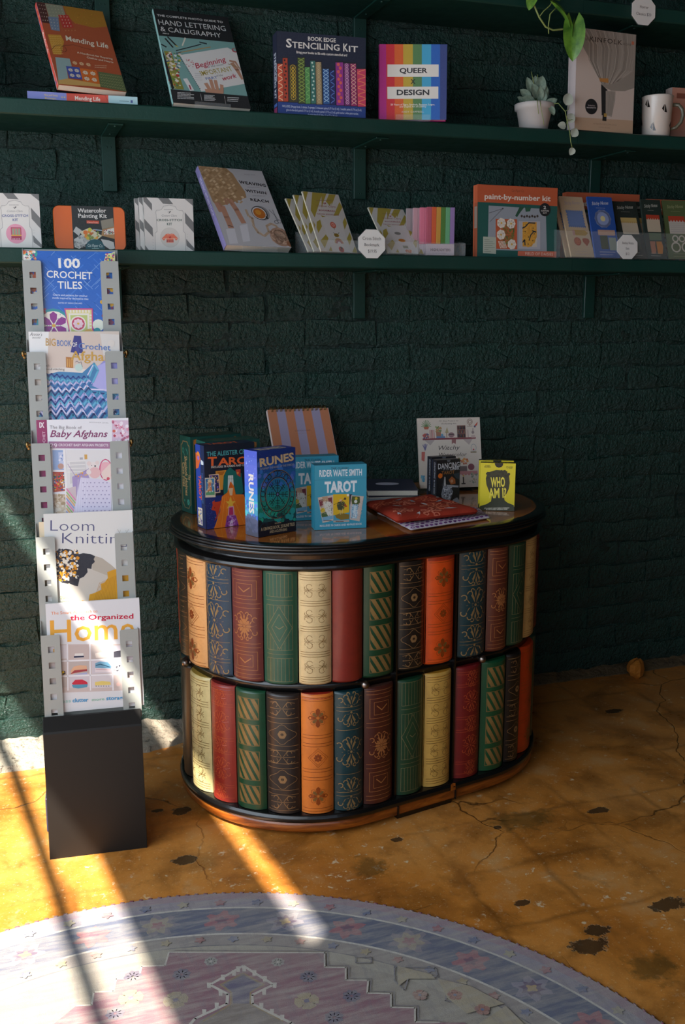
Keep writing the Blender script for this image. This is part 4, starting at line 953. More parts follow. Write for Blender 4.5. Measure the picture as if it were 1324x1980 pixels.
for pts in ([(0, 0, .055), (-.004, -.01, .09), (-.012, -.012, .125), (-.02, -.012, .152)], [(.004, 0, .055), (.006, -.004, .10), (.004, -.004, .148)], [(0, -.02, .06), (-.014, -.054, .07), (-.012, -.060, .045), (-.005, -.060, .022), (-.003, -.061, .008)], [(-.006, -.02, .06), (-.022, -.054, .07), (-.020, -.060, .035)]):
    sm.tube(pts, .0009, 5)
sm.obj('stem', M['stem'], pot)
v_ = MB(); trail = [(.02, -.02, .066), (.045, -.050, .068), (.058, -.066, .045), (.060, -.074, .020), (.068, -.078, -.012), (.072, -.078, -.035), (.078, -.078, -.052)]
v_.tube(trail, .0011, 6); v_.tube([(.058, -.066, .045), (.066, -.068, .05), (.068, -.068, .06)], .0008, 5); v_.tube([(.060, -.074, .022), (.07, -.076, .022), (.075, -.076, .024)], .0008, 5); v_.tube([(.060, -.074, .018), (.055, -.074, .004), (.05, -.074, -.002)], .0008, 5)
v_.obj('trailing_stem', M['stem'], pot)
for (p, d, s_) in (((.058, -.068, .060), (.35, 0, 1), 1.0), ((.066, -.070, .016), (.5, 0, .8), .85), ((.056, -.076, .004), (-1, 0, .15), .72), ((.074, -.080, -.022), (.55, 0, .9), .80), ((.080, -.080, -.050), (-.5, 0, -1), .62)):
    put_leaf(lg[2], pot, p, d, F_, s_)

# pothos trailing from the top shelf
po = thing('trailing_pothos', 'bright green heart-leaved vine trailing down from the topmost shelf', 'plant', (1.395, -.13, ZT))
MB().lathe([(.0001, .002), (.045, .001), (.05, .004), (.062, .09), (.067, .092), (.067, .104), (.06, .103), (.055, .085), (.0001, .082)], 28).obj('pot', plain('grey_clay', '#6d665e', .7), po)
vn = MB()
vn.tube([(-.01, -.02, .08), (-.02, -.08, .10), (-.025, -.105, .05), (-.012, -.115, .0), (-.03, -.118, -.02), (-.028, -.12, -.043), (-.012, -.12, -.070), (.008, -.12, -.092), (.03, -.12, -.098), (.055, -.12, -.094), (.082, -.12, -.090)], .0024, 7)
vn.tube([(-.012, -.12, -.070), (.0, -.12, -.055), (.018, -.12, -.040), (.03, -.12, -.02)], .0014, 6)
vn.tube([(.018, -.12, -.108), (.016, -.12, -.088), (.020, -.12, -.06), (.035, -.12, -.045)], .0016, 6)
vn.obj('stem', M['stem'], po)
lp = leaf_mesh(.085, .066, 1, .10, M['leaf_green'], .18, 6, 10); lq = leaf_mesh(.062, .040, 1, .25, M['leaf_green'], .3, 6, 10)
for me, p, d, up_, s_ in ((lp, (.088, -.125, -.085), (-.02, -.1, -1), (-.35, -1, .1), 1.02), (lp, (.096, -.118, -.082), (.05, .1, -1), (.5, -1, .1), .7), (lq, (.035, -.122, -.045), (.9, -.1, -.62), (.1, -.6, 1), 1.05), (lp, (-.03, -.122, -.012), (-.35, -.05, -1), (-.6, -1, .2), .55),
                          (lp, (-.012, -.121, -.012), (1, -.1, -.18), (0, -1, .7), .72), (lp, (.0, -.12, .04), (.8, -.2, .5), (0, -1, .3), .8), (lp, (-.03, -.12, .05), (-.8, -.3, .3), (0, -1, .3), .7)):
    put_leaf(me, po, p, d, up_, s_)

# ---------------------------------------------------------------- lower shelf
def kit_art(ink, badge, kind):
    def f(A):
        A.bg('#cfcbc5'); g_ = '#6d6d6b'
        for p in ([(922, 237), (942, 237), (976, 278), (976, 322), (924, 262)], [(1016, 240), (1082, 242), (1112, 280), (1046, 276)], [(1200, 246), (1240, 247), (1240, 290), (1186, 246)], [(924, 372), (976, 430), (978, 488), (925, 430)], [(1184, 330), (1240, 395), (1240, 462), (1186, 400)], [(924, 540), (950, 577), (925, 577)], [(1188, 500), (1240, 560), (1240, 582), (1190, 545)]): A.P(p, g_)
        A.P([(990, 580), (990, 470), (1003, 455), (1000, 340), (1020, 318), (1040, 305), (1086, 288), (1130, 305), (1160, 320), (1176, 345), (1172, 452), (1182, 465), (1182, 582)], '#d6d2cb')
        A.L([(990, 580), (990, 465), (1004, 452), (1001, 345), (996, 332), (1004, 318), (1024, 318), (1036, 312), (1050, 292), (1086, 286), (1124, 294), (1134, 312), (1150, 320), (1170, 320), (1176, 334), (1172, 348), (1172, 450), (1184, 465), (1184, 580)], 2.2, '#8b8a88')
        A.hold(); [A.C(x, 470 + 18 * k, 2, '#8b8a88', 5) for k in range(6) for x in (976, 1196)]; A.hold(False)
        A.lines(1052, 314, 1122, 318, 1, '#8b8a88', 3); A.L([(1075, 330), (1095, 326), (1082, 338), (1092, 322)], 2.5, '#3c3c3c')
        A.T('Cotton Clara', 1036, 358, 1132, 358, 13, '#77777a', 0, .35); A.T('CROSS-STITCH', 1003, 387, 1165, 387, 14, ink, .03, 0, 1.05); A.T('KIT', 1068, 413, 1102, 413, 15, ink, .03)
        A.C(1085, 492, 62, '#c2beb7' if kind else badge, 28); A.C(1085, 492, 59, badge, 28)
        if kind == 0:
            A.R(1054, 452, 1118, 530, '#9c2a4c'); A.R(1058, 456, 1114, 498, '#c96a6e'); A.hold(); [A.R(1062 + 18 * k, 460, 1074 + 18 * k, 500, '#8b9a80') for k in range(3)]; A.hold(False); A.R(1054, 498, 1118, 506, '#d9a23c'); A.hold(); [A.C(1064 + 10 * k, 524, 3, '#e6d8e0', 6) for k in range(5)]; A.hold(False)
        else:
            c_ = '#d97052'; A.P([(1062, 468), (1108, 468), (1108, 524), (1062, 524)], c_); A.P([(1062, 468), (1078, 466), (1064, 492), (1046, 512), (1032, 498)], c_); A.P([(1108, 468), (1092, 466), (1106, 492), (1124, 512), (1138, 498)], c_)
            A.hold(); [A.L([(1040 + 6 * k, 497 + (k % 2) * 3), (1044 + 6 * k, 500)], 2, '#e8c8b0') for k in range(16)]; [A.C(1070 + 8 * k, 474, 2, '#f0d8c8', 5) for k in range(5)]; [A.R(1064 + 12 * k, 508, 1070 + 12 * k, 520, '#7a3a4c') for k in range(4)]; A.hold(False); A.C(1085, 490, 7, '#b02a2a', 10); A.C(1082, 486, 3, '#e05050', 6)
    return f
QK = ((922, 237), (1238, 247), (1240, 582), (925, 575))
carton('cross_stitch_kit', 'white and grey striped cross-stitch kit with a pink round badge, left end of shelf', 'craft kit', (0.0527, -0.1739, -2.7, 3.0, 0.1151, 0.1246), ZL, L_FIT, .012, QK, kit_art('#5a6690', '#d993a6', 0), body='#cfcbc5')
for i, (dx, dy, dyaw, dh, lab) in enumerate(((0, 0, 0, 0, 'white and grey striped cross-stitch kit with an orange jumper badge, front of its row'), (-.0085, .020, -1, .0015, 'cross-stitch kit directly behind the orange jumper badge kit, left edge showing'),
                                 (-.0165, .038, -2.5, .0015, 'cross-stitch kit third in the row, its left edge sticking out furthest'), (.008, .056, 2, -.004, 'rearmost cross-stitch kit of the row, its right edge sticking out'))):
    carton('cross_stitch_kit', lab, 'craft kit', (0.4171 + dx, -0.1661 + dy, 0.3 + dyaw, 0.5, 0.1222, 0.1261 + dh), ZL, L_FIT, .012, QK, kit_art('#3f5a50', '#c9c4bc', 1), body='#cfcbc5' if i < 3 else '#a8907c', side=lambda A: (A.bg('#bdb9b2'), A.P([(0, .1), (1, .2), (1, .35), (0, .25)], '#6d6d6b'), A.P([(0, .5), (1, .6), (1, .75), (0, .65)], '#6d6d6b')))
# watercolour tin: rounded orange lid with a paper band
tin = thing('paint_tin', 'orange rounded tin with a dark paper band reading watercolor painting kit', 'tin', (0.2265, -0.1554, ZL), (radians(-3.4), 0, radians(-1.3)))
def rr(w, h, r, n=6, z0=0.0):
    P = []
    for cx, cz, a in ((w / 2 - r, z0 + r, -pi / 2), (w / 2 - r, z0 + h - r, 0), (-w / 2 + r, z0 + h - r, pi / 2), (-w / 2 + r, z0 + r, pi)):
        for k in range(n + 1): P.append((cx + r * cos(a + pi / 2 * k / n), cz + r * sin(a + pi / 2 * k / n)))
    return P
M['orange_tin'] = plain('orange_tin', '#d9641a', .3, coat=.3)
tb = MB(); o1 = rr(.1665, .1015, .013); o2 = rr(.1705, .1035, .015, z0=-.0005)
n = len(o1)
for off, P, y in ((0, o1, 0.0), (1, o2, .0022), (2, o2, .012), (3, o2, .022), (4, o1, .024)): tb.v += [(x, y, z + .0012) for x, z in P]
for k in range(4):
    for i in range(n): tb.f.append([k * n + i, k * n + (i + 1) % n, (k + 1) * n + (i + 1) % n, (k + 1) * n + i]); tb.m.append(0); tb.c.append((.5, .5, .5)); tb.s.append(True)
for k in (0, 4): tb.f.append([k * n + i for i in range(n)]); tb.m.append(0); tb.c.append((.5, .5, .5)); tb.s.append(False)
tb.obj('body', M['orange_tin'], tin)
A = Art(.099, .1035, ((460, 292), (722, 302), (732, 572), (462, 566)), fn=lambda u, v, l: (u - .0415, -l, v + .0005))
A.bg('#1f2422'); A.T('Watercolor', 500, 334, 678, 336, 25, '#dad7d0', .018); A.T('Painting Kit', 502, 366, 682, 369, 25, '#dad7d0', .018); A.R(553, 383, 632, 404, '#c2492e'); A.T('Citrus Fruits', 558, 399, 626, 401, 9, '#e8b8a8', .01)
A.P([(642, 385), (720, 370), (728, 422), (650, 438)], '#8a8270'); A.P([(650, 440), (728, 422), (732, 500), (645, 478)], '#a87e50'); A.P([(660, 446), (726, 430), (728, 470), (664, 472)], '#d8d0c4')
A.scatter(26, 664, 442, 724, 470, ['#a8324a', '#c98a3c', '#3a6a50', '#6a3a5c'], 3, 5, 4); A.L([(595, 440), (648, 446)], 6, '#9ab0c0')
for p, c_ in (([(465, 450), (484, 420), (520, 445), (500, 480)], '#b8b6b0'), ([(468, 500), (520, 470), (560, 520), (500, 562), (470, 550)], '#c2c0ba'), ([(505, 455), (570, 428), (650, 480), (600, 515), (560, 512)], '#cfc4a4'), ([(640, 500), (690, 508), (722, 520), (730, 560), (700, 568), (660, 540)], '#c2c0ba'), ([(560, 470), (600, 500), (570, 530), (530, 500)], '#a9a8a4')): A.P(p, c_)
A.scatter(20, 545, 445, 625, 500, ['#d9882c', '#c9b03c', '#b8602c', '#7a8a3c'], 5, 11, 8); A.C(543, 458, 14, '#d9702c', 12); A.C(572, 440, 12, '#c9c03c', 12); A.scatter(24, 470, 480, 540, 550, ['#8e8d8a', '#a5a4a0'], 3, 9, 6)
A.P([(540, 570), (542, 545), (552, 522), (575, 505), (600, 500), (625, 503), (650, 520), (664, 548), (666, 572)], '#17525a'); A.T('Cat Paper Co.', 554, 548, 652, 552, 18, '#c8d6d0', .005, .3); A.lines(582, 560, 628, 561, 1, '#8fb0ac', 3)
A.obj('paper_band', M['print'], tin)
A.b = None

P_W = (0.6412, -0.1888, 14.2, 36.8, 0.1866, 0.2698)
def a_weave(A):
    A.bg('#b9b6b8'); r = random.Random(9)
    A.P([(50, 52), (180, 55), (215, 90), (240, 130), (275, 180), (282, 208), (240, 225), (150, 258), (122, 232)], '#a5825c'); A.hold()
    for j in range(14):
        for i in range(11):
            x = 55 + i * 20 + j * 7.0 + r.uniform(-3, 3); y = 56 + j * 14 + i * 1.5 + r.uniform(-2, 2)
            if x > 178 + (j * 8.5 if j < 12 else 95) or y > 240 - abs(x - 200) * .1: continue
            s_ = 1 if (i + j) % 2 else -1; A.P([(x - 9, y - 4 * s_), (x + 2, y - 7), (x + 10, y + 3 * s_), (x, y + 7)], r.choice(['#b89670', '#c7a57c', '#a8845c', '#d2b48e', '#96744e']))
    A.hold(False)
    for p, c_, wd in (([(168, 258), (190, 310), (210, 360)], '#b5836a', 26), ([(140, 240), (160, 280)], '#b5836a', 20), ([(205, 225), (235, 270), (270, 335)], '#b5836a', 24), ([(178, 215), (190, 245)], '#a8775e', 9), ([(150, 235), (165, 255)], '#a8775e', 9), ([(190, 215), (215, 245)], '#a8775e', 10)): A.L(p, wd, c_)
    A.P([(186, 372), (228, 368), (246, 445), (205, 448)], '#cfccd0'); A.P([(252, 352), (288, 342), (304, 430), (270, 436)], '#cfccd0'); A.L([(196, 352), (222, 358)], 3, '#2b2b30')
    A.L([(280, 270), (292, 300), (312, 312), (318, 350), (340, 385), (372, 402), (392, 380), (380, 350), (400, 338), (425, 350), (440, 372)], 11, '#b59a80'); A.L([(292, 300), (318, 350), (372, 402)], 3, '#cbb49a')
    A.C(352, 285, 40, '#8e8b8c', 20); A.C(345, 286, 37, '#23201f', 20); A.C(344, 286, 33, '#c9c6c4', 20); A.C(344, 287, 28, '#b5651a', 20); A.C(338, 282, 14, '#cf8a2c', 12); A.L([(376, 304), (384, 312)], 8, '#23201f')
    A.L([(388, 268), (420, 300), (435, 322)], 2.5, '#55555a'); A.L([(405, 268), (418, 300), (428, 322)], 2.5, '#55555a'); A.O(438, 326, 9, 2.5, '#55555a', 10); A.O(425, 330, 9, 2.5, '#55555a', 10)
    A.C(448, 405, 50, '#a5806a', 18); A.hold(); [A.O(r.uniform(425, 470), r.uniform(385, 425), r.uniform(12, 30), 5, r.choice(['#bf9c84', '#96705a', '#cbaa92']), 9, a0=r.uniform(0, 6), a1=r.uniform(3, 9)) for k in range(22)]; A.hold(False); A.C(492, 440, 16, '#8a5a3c', 10)
    A.T('ANNE WEIL', 270, 97, 322, 99, 6, '#8e8a90', 0, 0, 1.1); A.T('WEAVING', 247, 138, 372, 155, 16, '#1c1a1e', .03, 0, 1.15); A.T('WITHIN', 278, 180, 375, 192, 15, '#1c1a1e', .03, 0, 1.15); A.T('REACH', 302, 225, 388, 234, 15, '#1c1a1e', .03, 0, 1.15); A.lines(285, 157, 358, 161, 1, '#8e8a90', 2); A.lines(310, 200, 375, 204, 1, '#8e8a90', 2)
book('paperback_book', 'lilac-spined weaving book with a woven straw panel and tea cup on its cover, lower shelf', 'book', P_W, ZL, L_FIT + .004, .02, ((50, 52), (350, 78), (500, 458), (190, 455)), a_weave, '#b9b6b8', '#7a72a0', spine_art=lambda A: (A.bg('#7a72a0'), A.T('WEAVING WITHIN REACH', .35, .12, .35, .60, .45, '#c9c4dc', .015, 0, 1.2)))
easel_for(P_W, ZL, .02, .10, 'clear easel under the weaving book on the lower shelf')

# bookmark kits in clear pockets, quads measured in one frame
def bm_art(icons):
    def f(A):
        A.bg('#cbc7c0'); o = '#a8963a'
        for k in range(4): x = 250 + 78 * k; A.P([(x, 90 + k * 8), (x + 42, 92 + k * 8), (x - 10 + 15, 170 + k * 8), (x - 10 - 20 + 12 * k, 160 + k * 30)], o)
        for p in ([(330, 97), (415, 104), (330, 295), (300, 235)], [(470, 112), (525, 116), (470, 200), (440, 165)], [(555, 170), (580, 210), (535, 290), (490, 300)], [(385, 275), (440, 290), (400, 292)], [(345, 330), (378, 312), (390, 370), (352, 428), (338, 380)], [(420, 440), (445, 475), (402, 570), (365, 500)], [(600, 290), (618, 340), (596, 395), (580, 330)], [(640, 415), (660, 470), (640, 535), (616, 475)], [(688, 540), (712, 605), (665, 602)], [(462, 550), (474, 596), (440, 592)], [(310, 318), (330, 360), (318, 385)]): A.P(p, o)
        A.P([(385, 292), (555, 275), (620, 500), (650, 600), (480, 596), (430, 440)], '#cfccc8')
        A.T('Cotton Clara', 360, 205, 522, 215, 17, '#9a4a50', .0, .35); A.T('BOOKMARK', 375, 240, 520, 248, 13, '#9a4a50', .03, 0, 1.2); A.T('CROSS STITCH KIT', 355, 268, 552, 279, 10, '#9a4a50', .02, 0, 1.1); A.lines(360, 158, 500, 168, 1, '#8a6a5c', 4); A.L([(415, 180), (440, 178), (425, 188)], 4, '#9a2a3c')
        c_ = icons; 
        if c_ == 0:
            A.C(492, 357, 24, '#c8604a', 14); A.C(492, 355, 14, '#e0a090', 10); A.C(490, 355, 7, '#c8604a', 8); A.L([(498, 376), (502, 395)], 4, '#5a6a3a')
            A.C(520, 446, 22, '#b5922c', 12, ry=17); A.hold(); [A.R(506 + 10 * k, 430, 510 + 10 * k, 462, '#2b2418') for k in range(3)]; A.L([(500, 430), (490, 420)], 6, '#8a8a80'); A.L([(535, 432), (545, 422)], 6, '#8a8a80'); A.hold(False)
            A.hold(); [A.O(545, 520, r_, 6, q, 12, a0=0, a1=pi) for r_, q in ((34, '#c89a4a'), (26, '#b5603c'), (18, '#a8404a'))]; A.hold(False)
            A.C(562, 578, 22, '#b5301c', 12); A.C(562, 562, 9, '#1c1410', 8); A.hold(); [A.C(554 + 8 * (k % 3), 578 + 8 * (k // 3), 3, '#1c1410', 5) for k in range(6)]; A.hold(False)
        else:
            A.C(478, 365, 28, '#7a7a72', 12, ry=18); A.hold(); [A.R(462 + 12 * k, 356, 468 + 12 * k, 374, '#2b2b28') for k in range(3)]; A.hold(False); A.C(512, 446, 30, '#c8862c', 14, ry=19); A.L([(496, 442), (528, 444)], 6, '#9a4a1c')
            A.R(512, 508, 570, 542, '#8a8a70'); A.hold(); [A.R(516, 512 + 8 * k, 566, 515 + 8 * k, '#5a6a50') for k in range(4)]; A.hold(False); A.scatter(60, 538, 555, 592, 594, ['#c8805c', '#b5603c', '#d9a080'], 4, 6, 4)
    return f
QB = ((240, 88), (548, 116), (715, 606), (365, 600))
P_B = (0.8558, -0.1880, 21.2, 27.2, 0.1232, 0.1750)
for i, (dx, dy, dt, dyw, lab) in enumerate(((0, 0, 0, 0, 'olive and white striped bookmark kit standing in front of the two behind it'), (-.014, .016, 3.5, 0, 'olive and white striped bookmark kit in the middle of the three'), (-.026, .030, 7, 1, 'olive striped bookmark kit rearmost and leftmost of the three'))):
    carton('bookmark_kit', lab, 'craft kit', (P_B[0] + dx, P_B[1] + dy, P_B[2] + dyw, P_B[3] + dt, P_B[4], P_B[5] - .002 * i), ZL + .0025, L_FIT + .003, .004, QB, bm_art(0), body='#b9b4a0', lift=.0006, rad=.0004)
P_B4 = (1.0474, -0.1798, 14.6, 38.1, 0.1188, 0.1592)
carton('bookmark_kit', 'olive and white striped bookmark kit standing alone right of the octagonal tag', 'craft kit', P_B4, ZL + .0025, L_FIT + .003, .004, QB, bm_art(1), body='#b9b4a0', lift=.0006, rad=.0004)
def holder(label, x0, x1, y0, y1, hf, hb, zs, grp='clear acrylic holders'):
    r = thing('acrylic_holder', label, 'holder', ((x0 + x1) / 2, (y0 + y1) / 2, zs), group=grp); w, d = (x1 - x0) / 2, (y1 - y0) / 2; q = .0014
    MB().box((-w, -d, .0002), (w, d, .0020), .0004).obj('base', M['acrylic'], r)
    MB().box((-w, -d, .0022), (w, -d + q, hf), .0004).obj('front_panel', M['acrylic'], r); MB().box((-w, d - q, .0022), (w, d, hb), .0004).obj('back_panel', M['acrylic'], r)
    for s_ in (-1, 1):
        m = MB(); xs = (w - q, w) if s_ > 0 else (-w, -w + q); m.add([(x, y, z) for x in xs for y, z in ((-d + q, .0022), (d - q, .0022), (d - q, hb), (-d + q, hf))], [(0, 1, 2, 3), (7, 6, 5, 4), (0, 4, 5, 1), (1, 5, 6, 2), (2, 6, 7, 3), (3, 7, 4, 0)]); m.obj('side_panel', M['acrylic'], r)
    return r
holder('clear acrylic holder of the three bookmark kits', .760, .935, -.2035, -.105, .034, .06, ZL)
holder('clear acrylic holder of the single bookmark kit', .955, 1.072, -.2030, -.115, .034, .06, ZL)
holder('clear acrylic holder of the coloured highlighter strips', 1.088, 1.212, -.200, -.10, .034, .05, ZL)
def tag_card(label, x, y, z, r_, lines_, tilt):
    t_ = thing('price_tag', label, 'tag', (x, y, z), (radians(-tilt), 0, radians(2))); m = MB()
    P = [(r_ * cos(pi / 8 + pi / 4 * k), r_ * sin(pi / 8 + pi / 4 * k) * .97 + r_ * .9) for k in range(8)]
    m.prism(P, 0, .0016); m.obj('card', M['card_white'], t_)
    e = MB(); Q = [(p[0] * 1.04, (p[1] - r_ * .9) * 1.04 + r_ * .9) for p in P]; e.prism(Q, .0017, .0034); e.obj('edge', M['acrylic'], t_)
    A = Art(2 * r_, 2 * r_, fn=lambda u, v, l: (u - r_, -l, v - .1 * r_)); 
    for txt, yb, x0, x1, cp in lines_: A.T(txt, x0, yb, x1, yb, cp, '#3a3a3c', .0)
    A.obj('lettering', M['print'], t_); return t_
tag_card('white octagonal price tag for the bookmark kits standing on the lower shelf edge', .938, -.211, ZL - .010, .0405, (('Cross Stitch', .38, .18, .82, .10), ('Bookmark', .58, .24, .76, .10), ('$19.95', .78, .36, .66, .10)), 4)
tag_card('white octagonal price tag in front of the sticky note sets on the lower shelf', 1.718, -.211, ZL + .0005, .0375, (('Sticky Note', .40, .26, .78, .09), ('Set', .60, .42, .58, .09), ('$12', .80, .42, .58, .09)), 6)
tag_card('white octagonal price tag on the topmost shelf edge by the upper right corner', 1.727, -.2115, ZT - .050, .041, (('Horror', .44, .34, .68, .09), ('Classics $20', .66, .20, .80, .09)), 2)

# highlighter strip packs
for i in range(4):
    p = thing('highlighter_pack', ('pack of rainbow sticky highlighter strips, front of its row', 'pack of pink-edged highlighter strips second in the row', 'pack of highlighter strips third in the row, a mauve edge showing', 'rearmost pack of highlighter strips, a grey edge showing at the left')[i], 'sticky notes',
              (1.148 - .0125 * i, -.178 + .018 * i, ZL + .0022), (0, 0, radians(-6)))
    w = .078
    MB().ink('#b9aab0').box((-w / 2, .0006, 0), (w / 2, .012, .030), .0005).obj('label_band', M['print'], p)
    cs = (['#a84a5c', '#c4501c', '#b9862c', '#3f6e1f', '#5a9a6c', '#84699c'], ['#c86a80'] * 6, ['#b08a90'] * 6, ['#8e8284'] * 6)[i]
    for k, c_ in enumerate(cs):
        MB().ink(c_).box((-w / 2 + w * k / 6 + .0003, .001, .0305), (-w / 2 + w * (k + 1) / 6 - .0003, .0105, .126), .0004).obj('strip', M['print_matte'], p)
    if i == 0:
        A = Art(w, .03, fn=lambda u, v, l: (u - w / 2, .0006 - l, v)); A.T('HIGHLIGHTERS', .14, .62, .86, .62, .22, '#55484e', .02, 0, 1.1); A.lines(.2, .82, .8, .84, 1, '#8c7c82', .01); A.obj('lettering', M['print'], p)

# paint-by-number boxes
def a_pbn(A):
    A.bg('#b5532c'); A.P([(119, 182), (579, 206), (582, 497), (127, 493)], '#145048')
    A.T('Cat Paper Co.', 316, 125, 388, 127, 15, '#7a3a1c', .005, .3); A.T('paint-by-number kit', 160, 165, 540, 178, 30, '#dcd4c6', .02)
    A.P([(185, 203), (514, 222), (528, 460), (188, 455)], '#8f959c'); A.P([(340, 262), (365, 208), (392, 212), (370, 240), (352, 268)], '#1f4a34'); A.P([(395, 212), (430, 214), (425, 235), (400, 238)], '#24523a'); A.hold(); [A.C(378 + 15 * k, 262 + (k % 2) * 4, 7, '#3a2f28', 6) for k in range(7)]; A.hold(False)
    A.L([(190, 245), (268, 220)], 2, '#2b2b30'); A.L([(195, 295), (268, 220)], 2, '#2b2b30'); A.C(268, 220, 4, '#1a1a1a', 6)
    A.P([(228, 278), (352, 280), (358, 450), (234, 448)], '#b5532c'); A.P([(250, 284), (340, 284), (344, 442), (256, 440)], '#a85a30')
    A.scatter(150, 275, 295, 335, 420, ['#5f6a30', '#7a6a2c', '#8a4a22', '#4a5a2a'], 3, 7, 4)
    for x, y in ((262, 302), (318, 305), (262, 368), (326, 422)): A.flower(x, y, 26, 7, '#ddd4c4', '#c9a04a', .55)
    A.hold(); [A.L([(248 + 7 * k, 405), (262 + 7 * k, 445)], 3, '#e0d8c8') for k in range(6)]; A.hold(False)
    A.P([(362, 290), (485, 292), (490, 450), (364, 446)], '#a9a8ae'); A.P([(382, 296), (466, 296), (470, 436), (386, 434)], '#bfb6a8'); A.P([(384, 296), (464, 296), (468, 380), (440, 434), (388, 434)], '#c58a2a')
    for x, y in ((405, 312), (445, 330), (400, 350), (452, 362), (420, 380), (400, 400), (445, 400), (420, 420)): A.flower(x, y, 17, 7, '#d9a03c', '#6a4a1c', .6)
    A.hold(); [A.L(p, 6, '#17282c') for p in ([(384, 330), (400, 322), (420, 300), (455, 302)], [(425, 398), (432, 370), (448, 350)], [(388, 410), (398, 395), (402, 425)], [(440, 345), (462, 352)])]; A.hold(False)
    A.P([(158, 380), (234, 383), (236, 478), (160, 474)], '#a9b0a0'); A.hold(); [A.R(166, 396 + 11 * k, 166 + (30, 50, 60, 48, 62, 26, 40, 38)[k], 399 + 11 * k, '#5a6a60') for k in range(7)]; A.hold(False)
    A.P([(362, 460), (582, 460), (583, 494), (362, 487)], '#c9664a'); A.T('FIELD OF DAISIES', 405, 482, 563, 484, 17, '#e3c8b8', .005, 0, 1.08)
    A.C(509, 226, 33, '#101214', 22); A.T('2', 500, 222, 515, 222, 18, '#d8d4cc', .02); A.T('CANVAS', 487, 235, 532, 236, 7, '#d8d4cc', .02); A.T('KIT', 499, 248, 520, 248, 7, '#d8d4cc', .02)
def s_pbn(A): A.bg('#b5532c'); A.R(0, .25, 1, 1, '#9a4a2c'); A.R(.1, .3, .9, .6, '#8f8074'); A.R(0, 0, .25, 1, '#c9643a')
QP = ((118, 82), (578, 105), (582, 497), (127, 493))
carton('painting_kit_box', 'rust and teal paint-by-number kit box, the one in full view', 'box', (1.3824, -0.1762, 1.8, 2.0, 0.2515, 0.1908), ZL, L_FIT, .024, QP, a_pbn, s_pbn, body='#a04a28')
carton('painting_kit_box', 'rust paint-by-number kit box mostly hidden behind the sticky note sets', 'box', (1.7250, -0.0640, -2, 1.0, 0.2450, 0.1960), ZL, L_FIT, .024, QP, a_pbn, s_pbn, body='#a04a28')
carton('painting_kit_box', 'rust kit box behind the olive sticky note set at the right edge', 'box', (2.005, -0.0600, -2, 1.0, 0.2450, 0.186), ZL, L_FIT, .024, QP, a_pbn, s_pbn, body='#a04a28')

